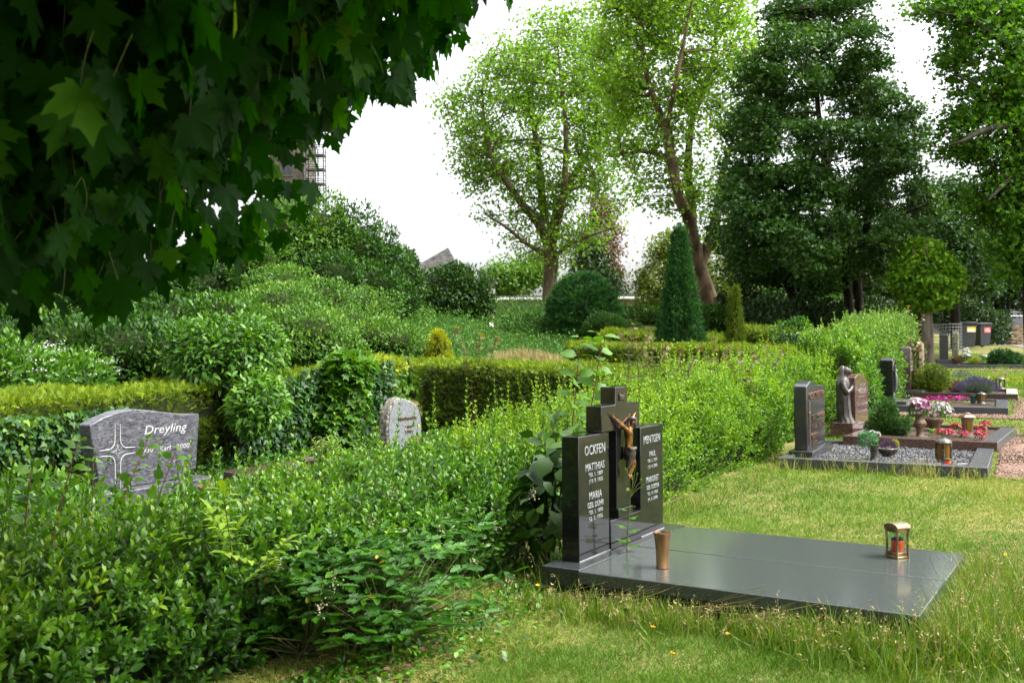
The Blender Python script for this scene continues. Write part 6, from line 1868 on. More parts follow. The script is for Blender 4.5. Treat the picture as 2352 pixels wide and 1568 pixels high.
bank_bush('bright thicket seen under the maple crowns', [(W(1880, 690, 44), (1.3, .9, .9)), (W(1790, 680, 46), (1.3, .9, .9))], 3600, KITE, .17, M_elder, 66, 'undergrowth_shrub', .36, 'undergrowth below the big trees', depth=.25, lump=.25)

# ================================================================ trees
def L_(pts, Y, dys=None):
    out = []
    for i, q in enumerate(pts):
        x, y = q[0], q[1]; dy = q[2] if len(q) > 2 else 0
        out.append(W(x, y, Y + dy))
    return out


def E_(x, y, Y, rx, rz, ry=None, dY=0):
    """ellipsoid seen at pixel (x, y) with pixel half sizes"""
    k = (Y + dY) / FPX
    return (W(x, y, Y + dY), (rx * k, (ry if ry else (rx + rz) * .5) * k, rz * k))


# first plane tree
Y = 50.0
tb = gbase(1262, Y)
limbs = [([tb - [0, 0, .3], W(1263, 690, Y), W(1264, 640, Y), W(1266, 590, Y), W(1258, 550, Y)], [.55, .40, .36, .36, .30]),
         (L_([(1260, 560), (1235, 510, -.5), (1200, 470, -1), (1165, 420, -1.5), (1130, 360, -1.5), (1112, 280, -1), (1108, 200, 0)], Y), [.28, .25, .2, .17, .14, .08, .04]),
         (L_([(1258, 560), (1248, 480, .5), (1240, 400, 1), (1232, 320, 1), (1215, 230, 1.5), (1205, 150, 1.5)], Y), [.25, .22, .19, .14, .08, .04]),
         (L_([(1262, 570), (1275, 500, 1), (1300, 440, 1.5), (1325, 390, 2), (1360, 330, 2), (1370, 260, 2), (1365, 180, 2)], Y), [.27, .23, .2, .17, .13, .08, .04]),
         (L_([(1270, 560), (1290, 470, -1), (1298, 400, -2), (1300, 300, -2), (1290, 200, -2), (1280, 100, -2)], Y), [.2, .19, .16, .12, .08, .04]),
         (L_([(1262, 600), (1310, 560, -1), (1360, 540, -2), (1410, 520, -2)], Y), [.14, .1, .07, .03]), (L_([(1262, 590), (1210, 560, -1), (1160, 520, -2), (1110, 490, -2)], Y), [.14, .1, .07, .03])]
ells = [E_(1240, 290, Y, 215, 210, 190), E_(1320, 190, Y, 150, 165, 150), E_(1250, 150, Y, 140, 125, 130), E_(1135, 270, Y, 115, 150, 110), E_(1180, 440, Y, 115, 100, 100), E_(1330, 470, Y, 120, 110, 110), E_(1265, 555, Y, 120, 65, 90), E_(1405, 310, Y, 95, 170, 90), E_(1105, 360, Y, 80, 80, 80), E_(1330, 70, Y, 110, 70, 90), E_(1060, 240, Y, 60, 70, 60), E_(1430, 210, Y, 80, 150, 80)]
tree('plane_tree', 'airy light green plane tree with spreading limbs near the flat building', limbs, ells, 115, 2000, 17, .20, LOBE3, M_plane, M_bark, 'old plane trees', clump=.75, seed=1, surf=.35, rb=.45, sec_r=.09, tw_r=.022, rough=.05)
# second plane tree
Y = 39.0
tb = gbase(1632, Y)
limbs = [([tb + [.25, 0, -.3], W(1632, 715, Y), W(1615, 650, Y), W(1600, 610, Y), W(1592, 560, Y)], [.62, .46, .36, .34, .34]),
         (L_([(1594, 580), (1585, 510, -.5), (1560, 450, -1), (1545, 380, -1), (1530, 300, -1), (1500, 220, -1), (1480, 150, -1), (1470, 60, -1)], Y), [.30, .24, .2, .18, .15, .12, .08, .04]),
         (L_([(1605, 610), (1635, 540, .5), (1650, 470, 1), (1660, 400, 1), (1680, 330, 1)], Y), [.24, .22, .18, .14, .08]),
         (L_([(1594, 570), (1585, 450, 1), (1580, 380, 1.5), (1590, 280, 2), (1620, 200, 2), (1640, 110, 2), (1650, 20, 2)], Y), [.2, .19, .16, .13, .1, .07, .04]),
         (L_([(1530, 300, -1), (1550, 200, -2), (1570, 100, -2), (1590, 0, -2)], Y), [.1, .08, .06, .04])]
ells = [E_(1500, 160, Y, 120, 190, 120), E_(1600, 80, Y, 160, 150, 140), E_(1560, -40, Y, 190, 120, 140), E_(1470, 300, Y, 90, 120, 90), E_(1590, 300, Y, 100, 160, 100), E_(1530, 420, Y, 100, 80, 80), E_(1640, 480, Y, 70, 90, 80), E_(1430, 100, Y, 95, 130, 90), E_(1680, 180, Y, 100, 170, 90), E_(1480, 20, Y, 110, 80, 90)]
tree('plane_tree', 'tall plane tree with leaning brown trunk behind the conical yew', limbs, ells, 100, 1450, 17, .185, LOBE3, M_plane, M_barkp, 'old plane trees', clump=.62, seed=2, surf=.3, rb=.55, sec_r=.08, tw_r=.02, sides=12, rough=.06)
# big dark field maple with twin trunks
Y = 34.0
tb = gbase(1965, Y)
limbs = [([tb - [.25, 0, .3], W(1952, 720, Y), W(1946, 660, Y), W(1940, 560, Y), W(1925, 470, Y), W(1900, 380, Y), W(1880, 260, Y), W(1870, 120, Y), W(1865, 20, Y)], [.20, .16, .15, .15, .14, .12, .09, .06, .03]),
         ([tb + [.1, .1, -.3], W(1975, 720, Y + .2), W(1970, 640, Y + .3), W(1985, 560, Y + .4), W(2000, 450, Y + .5), W(2010, 320, Y + .5), W(1990, 180, Y + .5)], [.19, .16, .145, .14, .12, .09, .05]),
         (L_([(1940, 560), (1860, 480, -1), (1780, 420, -1.5), (1720, 380, -2)], Y), [.11, .09, .06, .03]), (L_([(2000, 450), (2060, 380, -1), (2110, 300, -1)], Y), [.1, .07, .03]),
         (L_([(1925, 470), (1850, 350, -1.5), (1800, 260, -2)], Y), [.1, .07, .03]), (L_([(1985, 560), (2060, 500, -1), (2130, 470, -1.5)], Y), [.1, .07, .03])]
r_ = np.random.default_rng(8); ells = []
for yy in range(0, 660, 52):
    x0 = np.interp(yy, [0, 100, 200, 300, 400, 500, 600], [1790, 1735, 1700, 1665, 1650, 1660, 1720]); x1 = np.interp(yy, [0, 100, 200, 300, 400, 500, 600], [2000, 2030, 2070, 2120, 2130, 2125, 2060])
    k = int((x1 - x0) / 88)
    for j in range(k):
        ells.append(E_(x0 + (x1 - x0) * (j + r_.uniform(.2, .8)) / k, yy + r_.uniform(-18, 18), Y, r_.uniform(54, 80), r_.uniform(34, 56), 55, r_.uniform(-3.2, 2.2)))
tree('field_maple', 'large dense dark green field maple with twin trunks', limbs, ells, 150, 3300, 24, .155, LOBE3, M_darkmaple, M_barkd, 'dark field maples', clump=.34, seed=3, surf=.70, rb=.45, flat=.45, sec_r=.06, up=.25, hang=.1)
Y = 36.5
tb = gbase(1828, Y)
limbs = [([tb - [0, 0, .3], W(1825, 700, Y), W(1812, 650, Y), W(1805, 580, Y), W(1790, 480, Y)], [.22, .17, .15, .13, .06]), ([tb + [.15, 0, -.3], W(1838, 690, Y), W(1842, 640, Y), W(1850, 560, Y)], [.18, .15, .13, .05])]
ells = [E_(1770, 560, Y, 120, 90, 110), E_(1720, 620, Y, 70, 60, 70), E_(1840, 620, Y, 100, 60, 90), E_(1690, 500, Y, 70, 90, 80)]
tree('field_maple', 'smaller dark field maple with forked trunk left of the twin trunks', limbs, ells, 40, 620, 22, .14, LOBE3, M_darkmaple, M_barkd, 'dark field maples', clump=.45, seed=4, surf=.45, rb=.38, flat=.45, up=.25, hang=.1)
Y = 40.0
ells = [E_(2175, 520, Y, 90, 110, 110), E_(2230, 600, Y, 90, 90, 110), E_(2120, 600, Y, 80, 70, 90), E_(2190, 440, Y, 50, 50, 70)]
tb = gbase(2195, Y)
tree('field_maple', 'dark field maple behind the globe maple', [([tb, W(2192, 640, Y), W(2185, 540, Y), W(2180, 440, Y)], [.2, .16, .12, .04])], ells, 40, 900, 22, .15, LOBE3, M_darkmaple, M_barkd, 'dark field maples', clump=.5, seed=5, surf=.45, rb=.32, flat=.45, up=.25, hang=.1)
# plane tree at the right edge
Y = 30.0
tb = gbase(2385, Y)
limbs = [([tb, W(2372, 600, Y), W(2362, 400, Y), W(2355, 280, Y), W(2352, 150, Y), W(2345, 60, Y), W(2320, -10, Y), W(2300, -90, Y)], [.40, .32, .28, .26, .22, .19, .15, .1]),
         (L_([(2356, 300), (2310, 290, -1), (2260, 300, -1.5), (2215, 322, -2), (2180, 335, -2)], Y), [.12, .1, .08, .05, .02]), (L_([(2358, 250), (2300, 235, -.5), (2250, 200, -1), (2190, 170, -1)], Y), [.08, .06, .04, .02]), (L_([(2352, 150), (2280, 80, -1), (2200, 40, -1), (2130, 20, -1)], Y), [.1, .07, .04, .02]),
         (L_([(2360, 380), (2310, 420, -1), (2270, 460, -1.5)], Y), [.1, .07, .03])]
ells = [E_(2280, 120, Y, 110, 170, 120), E_(2230, 30, Y, 110, 70, 90), E_(2130, 15, Y, 60, 30, 50), E_(2260, 300, Y, 105, 90, 100), E_(2200, 330, Y, 55, 60, 60), E_(2330, 480, Y, 90, 130, 100), E_(2370, 250, Y, 80, 250, 110), E_(2290, 450, Y, 65, 60, 70), E_(2360, 580, Y, 70, 90, 90)]
tree('plane_tree', 'mid green plane tree overhanging from the right edge', limbs, ells, 70, 1300, 22, .17, LOBE3, M_plane2, M_barkd, 'old plane trees', clump=.48, seed=6, surf=.35, rb=.5, sec_r=.05, tw_r=.014)
# globe maple on a stem
Y = 30.5
tb = gbase(2131, Y)
limbs = [([tb - [0, 0, .2], W(2130, 745, Y), W(2127, 705, Y), W(2128, 660, Y), W(2128, 600, Y)], [.19, .17, .15, .13, .05])] + [(L_([(2128, 690), (2128 + dx, 640 + dy, d), (2128 + dx * 1.7, 610 + dy * 1.6, d * 1.5)], Y), [.07, .05, .02]) for dx, dy, d in ((-35, 0, .4), (35, 0, -.3), (0, -30, -.6), (15, -20, .6), (-18, -25, -.4))]
ells = [E_(2128, 645, Y, 78, 40, 72), E_(2124, 605, Y, 62, 34, 60), E_(2116, 572, Y, 36, 26, 36), E_(2130, 682, Y, 62, 28, 62), E_(2170, 630, Y, 36, 30, 40), E_(2085, 620, Y, 36, 28, 40)]
tree('globe_maple', 'small rounded bright green globe maple on a straight stem', limbs, ells, 30, 1000, 18, .115, LOBE5, M_globe, M_barkg, None, clump=.22, seed=7, surf=.8, rb=.62, flat=.35, up=.1, hang=.15, tw_r=.008, nsp=.4)
# linden behind the conical yew, and trees closing the view
def bgtree(name, label, x, Y, ells, clu, lv, leaf, ml, seed, trunk=.28, group='trees closing the background', tm=LOBE3, y_top=None, **kw):
    b = gbase(x, Y); c = ells[0][0]
    tree(name, label, [([b - [0, 0, .3], b * .5 + c * .5, c], [trunk, trunk * .8, trunk * .2])], ells, 24, clu, lv, leaf, tm, ml, M_barkd, group, seed=seed, **kw)


bgtree('linden_tree', 'yellowish blooming linden tree left of the conical yew', 1510, 52, [E_(1520, 640, 52, 62, 80, 70), E_(1545, 570, 52, 48, 50, 55), E_(1485, 680, 52, 36, 36, 45), E_(1640, 620, 52, 55, 90, 70), E_(1690, 660, 52, 45, 60, 60)], 620, 18, .20, M_linden, 11, clump=.55, surf=.6, rb=.5, flat=.4, up=-.1, hang=.1)
bgtree('background_tree', 'olive green tree above the flat building', 1180, 72, [E_(1180, 640, 72, 72, 42, 60), E_(1225, 625, 72, 45, 35, 45), E_(1140, 655, 72, 40, 28, 40)], 420, 18, .26, M_bramble, 12, clump=.8, surf=.6, rb=.55)
bgtree('background_conifer', 'reddish brown conifer behind the first plane tree', 1385, 62, [E_(1385, 570, 62, 42, 110, 45), E_(1390, 640, 62, 40, 60, 45), E_(1375, 480, 62, 25, 50, 30)], 420, 18, .24, M_heather, 13, clump=.6, surf=.5, rb=.3, tm=KITE, hang=.3)
bgtree('background_conifer', 'dark conifer beside the reddish one', 1405, 60, [E_(1408, 660, 60, 24, 48, 30), E_(1350, 610, 60, 40, 70, 45)], 300, 18, .24, M_dark, 14, clump=.6, surf=.5, rb=.6, tm=KITE, hang=.3)
bgtree('background_tree', 'dark evergreen mass far behind the twin trunks', 1880, 62, [E_(1880, 600, 62, 130, 110, 110), E_(1780, 640, 62, 100, 90, 90), E_(1990, 600, 62, 120, 110, 110)], 1100, 20, .30, M_dark, 15, clump=.8, surf=.5, rb=.5, tm=KITE)
bgtree('background_tree', 'dark evergreen mass behind the globe maple', 2110, 60, [E_(2100, 590, 60, 110, 120, 110), E_(2170, 640, 60, 80, 80, 80)], 800, 20, .30, M_dark, 16, clump=.8, surf=.5, rb=.45, tm=KITE)
bgtree('background_tree', 'very dark tree in the far right corner above the path', 2300, 56, [E_(2290, 600, 56, 110, 120, 110), E_(2360, 560, 56, 90, 160, 110), E_(2240, 640, 56, 70, 70, 70)], 1000, 20, .27, M_dark, 17, clump=.8, surf=.5, rb=.38, tm=KITE)

# ---------------------------------------------------------------- the maple overhead
def overhead():
    base = np.array([-3.4, 2.6, 0.0])
    root = thing('norway_maple', 'dark Norway maple whose low crown hangs over the upper left of the view', 'tree', base)
    wood = Fol(); fo = Fol(); st = Fol()
    cen = np.array([-2.55, 2.3, 4.12]); rad = np.array([2.70, 3.5, 2.55]); ex = 2.5
    trunk = spline([base - [0, 0, .2], [-3.35, 2.6, 1.2], [-3.2, 2.55, 2.4], [-3.0, 2.5, 3.6], [-2.8, 2.4, 5.2]], 24)
    wood.tube(trunk, np.interp(np.linspace(0, 1, len(trunk)), [0, .4, 1], [.19, .15, .05]), 12, .5, .04)
    def sup(d):
        return d / (np.abs(d) ** ex).sum(1, keepdims=True) ** (1 / ex)
    # limbs
    d = ru(40); d[:, 2] = d[:, 2] * .7; tips = cen + sup(d) * rad * .8
    j = rng.integers(8, len(trunk) - 2, 40)
    wood.twigs(trunk[j], tips, .035, .008, UP * .25 + rng.normal(size=(40, 3)) * .1, 6, 8)
    n = 60000
    d = ru(n); q = sup(d)
    dep = np.abs(rng.normal(size=n)) * .20
    P = cen + q * rad * np.clip(1 - dep + .05 * noise3(q * 3, 1, 3), .2, 1.06)[:, None]
    P[:, 2] += .10 * noise3(P, 2.2, 9)
    zb = np.interp(P[:, 0], [-5, -2.1, -1.45, -.95, -.82, -.72, -.62, -.54, -.40, -.24, -.03], [2.10, 1.84, 1.66, 1.68, 1.88, 2.10, 2.22, 2.26, 2.28, 2.36, 2.52]) + .28 * np.maximum(0, P[:, 1] - 3) * sstep(-1.8, -.7, P[:, 0]); keep = (P[:, 2] > zb) | (P[:, 1] < .5); P = P[keep]; q = q[keep]; dep = dep[keep]; n = len(P)
    dist = np.linalg.norm(P - CAM, axis=1)
    ok = (dist > 2.15) & ~((P[:, 1] > 0) & (dist < 2.5) & (rng.random(n) < .6)); P = P[ok]; q = q[ok]; dep = dep[ok]
    n = len(P)
    o = smoothed(q / rad)
    yd = -UP * .95 + o * .45 + rng.normal(size=(n, 3)) * .35
    nn = o * .8 + UP * .35 + rng.normal(size=(n, 3)) * .35
    rn = .42 + rng.normal(size=n) * .2 + .3 * (rng.random(n) < .05)
    fo.add(MAPLE, P, yd, nn, .092 * U(.7, 1.35, n), rn, U(.85, 1.15, n))
    k = 46000; d2 = ru(k); q2 = sup(d2); P2 = cen + q2 * rad * U(.35, .90, (k, 1))
    zb = np.interp(P2[:, 0], [-5, -2.1, -1.45, -.9, -.6, -.3, 0], [2.15, 1.92, 1.78, 1.82, 2.22, 2.5, 2.75]) + .2 * np.maximum(0, P2[:, 1] - 3) * sstep(-1.8, -.7, P2[:, 0]); P2 = P2[(P2[:, 2] > zb) & (np.linalg.norm(P2 - CAM, axis=1) > 2.6)]; k = len(P2)
    fo.add(LOBE5, P2, -UP * .8 + ru(k) * .8, ru(k) + UP * .2, .16 * U(.8, 1.3, k), .3 + rng.normal(size=k) * .12)
    near = np.where((P[:, 1] > 0) & (P[:, 0] > -3.5))[0]
    near = near[rng.random(len(near)) < .45]
    A = P[near] + UP * U(.06, .12, (len(near), 1)) + rng.normal(size=(len(near), 3)) * .03
    st.twigs(A, P[near], .0013, .001, rng.normal(size=(len(near), 3)) * .012, 3, 4, U(0, 1, len(near)))
    wood.build('trunk', M_barkg, root, True); fo.build('crown', M_maple_near, root); st.build('leaf_stalks', M_stem, root)


overhead()


def shade_canopy():  # unseen tree, added to shade the overhanging maple and the left hedge
    base = np.array([2.6, -3.4, 0.0])
    root = thing('norway_maple', 'unseen second Norway maple added to shade the view from above', 'tree', base)
    wood = Fol(); fo = Fol()
    trunk = spline([base - [0, 0, .2], base + [0, .1, 2.0], base + [-.3, .6, 4.2], base + [-.6, 1.4, 7.0]], 20)
    wood.tube(trunk, np.linspace(.22, .07, len(trunk)), 12, .5, .04)
    cen = np.array([.6, -.2, 6.2]); rad = np.array([3.3, 4.4, 3.4])
    tips = cen + ru(30) * rad * .8; tips = tips[tips[:, 2] > 3.2 + .42 * np.maximum(tips[:, 1], 0)]
    wood.twigs(np.tile(trunk[9], (len(tips), 1)), tips, .05, .01, UP * .3, 6, 8)
    n = 26000; d = ru(n)
    P = cen + d * rad * np.clip(1 - np.abs(rng.normal(size=n)) * .25, .1, 1)[:, None]
    P = P[P[:, 2] > 2.7 + .50 * np.maximum(P[:, 1], 0)]; n = len(P)
    fo.add(LOBE5, P, -UP * .6 + ru(n), UP + ru(n) * .5, .17 * U(.8, 1.3, n), .4 + rng.normal(size=n) * .2)
    wood.build('trunk', M_barkg, root, True); fo.build('crown', M_maple_near, root)


shade_canopy()

# ================================================================ grass
RECTS = [(O0, ROT0, -.02, 1.9, 0.0, 1.66), (O1, R1, -.1, 2.16, 0, 2.45), (O2, R2_, -.1, 1.82, 0, 2.56), (O3, R3, -.1, 2.08, 0, 2.56), (O3b, R3b, -.1, 2.3, 0, 2.3), (O4, R4, -.1, 3.0, 0, 2.5)]
GRAV = [(O1, R1, -.2, 2.2, 2.45, 2.7), (O1, R1, 2.2, 3.2, .1, 4.4), (O2, R2_, -.3, 1.9, 2.58, 2.95), (O3, R3, -.6, 2.6, -.6, 0), (O3, R3, 2.15, 3.3, -.5, 3.5)]


def inrect(P, r, m=0):
    O, ro, x0, x1, y0, y1 = r
    c, s = math.cos(ro), math.sin(ro); dx, dy = P[:, 0] - O[0], P[:, 1] - O[1]
    a, b = dx * c + dy * s, -dx * s + dy * c
    return (a > x0 - m) & (a < x1 + m) & (b > y0 - m) & (b < y1 + m)


def edge_dist(P, r):
    O, ro, x0, x1, y0, y1 = r
    c, s = math.cos(ro), math.sin(ro); dx, dy = P[:, 0] - O[0], P[:, 1] - O[1]
    a, b = dx * c + dy * s, -dx * s + dy * c
    return np.hypot(np.maximum(np.maximum(x0 - a, a - x1), 0), np.maximum(np.maximum(y0 - b, b - y1), 0))


def lawn():
    n = 600000
    Y = 3.6 * (36 / 3.6) ** U(0, 1, n)
    X = Y * U(-.36, .74, n)
    s = .866 * (X + 1.30) - .5 * (Y - 5.35)           # distance right of the privet centre line
    P = np.column_stack([X, Y, 0 * X])
    ok = (s > .38) | ((s < -.5) & (s > -3.2))
    for r in RECTS: ok &= ~inrect(P, r)
    for r in GRAV: ok &= ~(inrect(P, r) & (rng.random(n) < .93))
    ok &= ~inrect(P, ((20.2, 39.0), -.35, 0, 40, -3, 40))
    P = P[ok]; n = len(P); P[:, 2] = G(P[:, 0], P[:, 1]) - .004
    dry = .75 * noise3(P * [1, 1, 0], .8, 2) + .35 * noise3(P * [1, 1, 0], 2.6, 5) + .28 * np.exp(-np.abs(edge_dist(P, RECTS[1])) * 3) + .10 + .55 * np.exp(-np.abs(.866 * (P[:, 0] + 1.30) - .5 * (P[:, 1] - 5.35) - .75) / .35) * (P[:, 1] < 7)
    lush = np.exp(-edge_dist(P, RECTS[0]) / .5) * .25 + .35 * sstep(1.6, 2.9, P[:, 0] - .15 * P[:, 1]) * (P[:, 1] < 8)
    sc = np.clip(P[:, 1] / 7, .8, 3.2)
    hgt = (.034 + .014 * rng.random(n)) * (1 + .8 * np.clip(noise3(P * [1, 1, 0], 1.4, 8), 0, 1)) * (1 + .5 * np.clip(noise3(P * [1, 1, 0], 6.5, 14), -.6, 1)) * sc ** .45
    yd = UP * .75 + rng.normal(size=(n, 3)) * [.62, .62, .15]
    fo = Fol()
    rn = .40 + .30 * (dry - lush) + rng.normal(size=n) * .16
    fo.add(BLADE, P, yd, ru(n), hgt, rn, .0042 * sc / hgt)
    # dry clippings lying flat
    k = 90000; i = rng.integers(0, n, k); keep = (dry[i] + .4 * noise3(P[i] * [1, 1, 0], 5, 21) > .15) & (P[i, 1] < 16); i = i[keep]; k = len(i)
    d = rng.normal(size=(k, 3)); d[:, 2] = np.abs(d[:, 2]) * .12
    fo.add(BLADE, P[i] + [0, 0, .015] + U(0, .02, (k, 1)) * UP, d, UP + ru(k) * .2, U(.03, .07, k), U(.72, 1, k), .055)
    # weeds: small broad leaves
    k = 9000; i = rng.integers(0, n, k); i = i[noise3(P[i] * [1, 1, 0], 3.3, 12) > .35]; k = len(i)
    fo.add(OVAL, P[i] + UP * .006, ru(k) * [1, 1, .25] + UP * .3, UP + ru(k) * .3, U(.02, .045, k) * sc[i] ** .3, U(.05, .4, k), 1.2)
    tag(fo.build('lawn_grass', M_grass), 'mown lawn of mixed green and dry straw grass', 'grass', kind='stuff')


lawn()


def tall():
    fo = Fol(); sd_ = Fol()
    def clump(C, n, h, spread, rn, lean=None):
        P = C + rng.normal(size=(n, 3)) * [spread, spread, 0]; P[:, 2] = G(P[:, 0], P[:, 1]) - .005
        ok = ~inrect(P, RECTS[0], .015); P = P[ok]; n = len(P)
        if n == 0: return
        yd = UP * 1.0 + rng.normal(size=(n, 3)) * .36 + (lean if lean is not None else 0)
        L_ = h * U(.45, 1.15, n)
        fo.add(T_BL, P, yd, ru(n), L_, rn + rng.normal(size=n) * .2, .0046 / L_)
        k = max(1, n // 26); i = rng.integers(0, n, k)
        tip = P[i] + smoothed(yd[i]) * (L_[i] * 1.1)[:, None]
        sd_.twigs(P[i], tip, .0011, .0007, rng.normal(size=(k, 3)) * .02, 3, 3, U(.2, .9, k))
        for j in range(9):
            q = tip + (P[i] - tip) * (.03 * j) + rng.normal(size=(k, 3)) * .010
            sd_.add(LANCE, q, smoothed(yd[i]) * .7 + ru(k) * .7 - UP * .15, ru(k), U(.012, .024, k), U(.45, 1, k), .9)
    for k in range(190):     # along the front edge of the slab
        x = U(-.25, 1.95); clump(lw(x, -.05 - abs(rng.normal()) * .16), 24, U(.09, .19) + .10 * max(0, x - .9), .05, U(.25, .65), np.array([U(-.1, .35), U(-.3, .1), 0]))
    for k in range(210):     # right end
        y = U(-.1, 1.8); clump(lw(1.93 + abs(rng.normal()) * .22, y), 22, U(.15, .36), .06, U(.25, .6), np.array([U(-.3, .2), U(-.2, .2), 0]))
    for k in range(105):     # meadow like stand right of the slab
        x = U(2.0, 3.6); y = U(-.6, 2.6); clump(lw(x, y), 22, U(.12, .32), .08, U(.3, .62))
    for k in range(46):      # behind the slab
        x = U(.3, 1.9); clump(lw(x, 1.70 + abs(rng.normal()) * .12), 18, U(.08, .22), .05, U(.4, .7))
    for k in range(70):      # foot of the privet hedge
        s_ = U(-.2, 9.5); q = LN(s_, .62 + abs(rng.normal()) * .10); clump(np.array([q[0], q[1], 0]), 18, U(.10, .26), .06, U(.35, .75))
    for k in range(40):      # before the gravel grave kerb
        q = loc2w(O1, R1, U(.0, 2.1), -.04 - abs(rng.normal()) * .06, 0); clump(q, 10, U(.10, .26), .04, U(.6, .9))
    for k in range(50):      # lower right corner, lush
        q = Wz(U(1750, 2352), U(1440, 1568), 0); clump(q, 26, U(.10, .26), .09, U(.05, .35))
    for k in range(16):      # reddish brown stems lying against the slab
        a = lw(U(-.1, 1.4), -.06 - U(0, .1), U(.02, .1)); b_ = a + np.array([U(.25, .5), U(-.25, -.02), U(-.02, .16)])
        sd_.twigs(np.tile(a, (5, 1)), b_ + rng.normal(size=(5, 3)) * .05, .0016, .0008, rng.normal(size=(5, 3)) * .03, 3, 4, .1)
    o = fo.build('tall_grass', M_tallgrass); tag(o, 'tall unmown grass standing around the grey cover slabs', 'grass', kind='stuff')
    o = sd_.build('grass_seed_heads', M_straw); tag(o, 'seed heads and dry stalks of the tall grass', 'grass', kind='stuff')


T_BL = T([(-.5, 0, 0), (.5, 0, 0), (-.45, .35, -.02), (.45, .35, -.02), (-.3, .7, -.10), (.3, .7, -.10), (0, 1, -.26)], [(0, 1, 3), (0, 3, 2), (2, 3, 5), (2, 5, 4), (4, 5, 6)])
tall()


def meadow():
    fo = Fol(); n = 60000
    x = U(690, 1330, n); Y = U(20, 44, n); X = (x - 1176) / FPX * Y
    P = np.column_stack([X, Y, G(X, Y)])
    h = U(.25, .62, n) * np.interp(Y, [26, 33, 36], [1, .6, .28])
    fo.add(T_BL, P, UP + rng.normal(size=(n, 3)) * .28, ru(n), h, .42 + .25 * noise3(P, .8, 3) + rng.normal(size=n) * .15, .022 / h)
    k = 14000; i = rng.integers(0, n, k)
    fo.add(KITE, P[i] + UP * U(.1, .5, (k, 1)), ru(k) + UP * .3, UP + ru(k) * .5, U(.07, .14, k), .45 + rng.normal(size=k) * .2, 1)
    tag(fo.build('meadow_grass', M_meadow), 'long green meadow grass on the bank', 'grass', kind='stuff')
    fo = Fol(); n = 2600
    x = U(1125, 1290, n); Y = 22.5 + rng.normal(size=n) * .5; X = (x - 1176) / FPX * Y; P = np.column_stack([X, Y, G(X, Y) + .45]); h = U(.25, .55, n) * (1 - .4 * np.abs(x - 1205) / 85)
    fo.add(T_BL, P, UP + rng.normal(size=(n, 3)) * [.4, .3, .1], ru(n), h, U(0, 1, n), .016 / h)
    fo.add(T_BL, P - UP * .45, UP + rng.normal(size=(n, 3)) * [.3, .3, .1], ru(n), .55, U(0, 1, n), .03)
    tag(fo.build('dry_grass', M_straw), 'pale dry grass tuft behind the thuja hedges', 'grass', kind='stuff')
    # rough cover on the left bank below the shrubs
    fo = Fol(); n = 80000
    x = U(-700, 1000, n); Y = U(14, 36, n); X = (x - 1176) / FPX * Y; s = .866 * X - .5 * Y
    P = np.column_stack([X, Y, G(X, Y)]); P = P[s < -11.0]; n = len(P)
    P[:, 2] += U(0, .4, n) + .25 * noise3(P, .9, 4)
    fo.add(KITE, P, ru(n) + UP * .4, UP + ru(n) * .6, U(.08, .16, n), .42 + .2 * noise3(P, 1, 7) + rng.normal(size=n) * .18, 1.1)
    tag(fo.build('bank_undergrowth', M_bramble), 'brambles and weeds covering the left bank', 'undergrowth', kind='stuff')
    # weeds and leaf litter at the hedge foot
    fo = Fol(); n = 5200
    s_ = U(-2.6, 1.6, n); of = .70 + np.abs(rng.normal(size=n)) * .22; q = np.array([LN(a, b) for a, b in zip(s_, of)])
    P = np.column_stack([q, np.zeros(n)]); P[:, 2] = G(P[:, 0], P[:, 1]) + U(.005, .05, n)
    fo.add(OVAL, P, ru(n) * [1, 1, .4] + UP * .25, UP + ru(n) * .5, U(.02, .05, n), U(.0, .75, n), 1.2)
    tag(fo.build('hedge_foot_weeds', M_privet), 'small weeds along the foot of the foreground hedge', 'weeds', kind='stuff')
    fo = Fol(); n = 420
    s_ = U(-2.6, 1.6, n); of = .62 + np.abs(rng.normal(size=n)) * .22; q = np.array([LN(a, b) for a, b in zip(s_, of)])
    P = np.column_stack([q, np.zeros(n)]); P[:, 2] = G(P[:, 0], P[:, 1]) + .03
    fo.add(OVAL, P, ru(n) * [1, 1, .2], UP + ru(n) * .4, U(.03, .06, n), U(0, 1, n), 1.2)
    tag(fo.build('fallen_leaves', M_heather), 'withered leaves fallen along the hedge foot', 'leaf litter', kind='stuff')


meadow()

def left_cover():
    """leafy ground cover over the plots of the left row"""
    fo = Fol(); n = 34000
    s_ = U(-3.5, 9.5, n); of = U(-5.3, -1.0, n); q = np.array([LN(a, b) for a, b in zip(s_, of)])
    P = np.column_stack([q, np.zeros(n)]); h = .10 + .10 * noise3(P, 1.6, 3); P[:, 2] = G(P[:, 0], P[:, 1]) + U(0.02, 1, n) * np.maximum(.05, h)
    fo.add(IVY, P, ru(n) + UP * .2, UP + ru(n) * .5, U(.04, .075, n), .55 + .2 * noise3(P, 1.2, 7) + rng.normal(size=n) * .2)
    tag(fo.build('ground_cover', M_ivy), 'ivy and weeds covering the ground of the left graves', 'ground cover', kind='stuff')


left_cover()
c = W(70, 1090, 8.6)
shrub('leafy_bush', 'loose light green bush left of the veined headstone', 'shrub', [(W(60, 1150, 7.8), (.40, .4, .22)), (W(165, 1185, 7.4), (.40, .4, .20))], OVAL, .07, 1500, M_elder, depth=.3, lump=.25, seed=71, r0=.012, lf=.42)

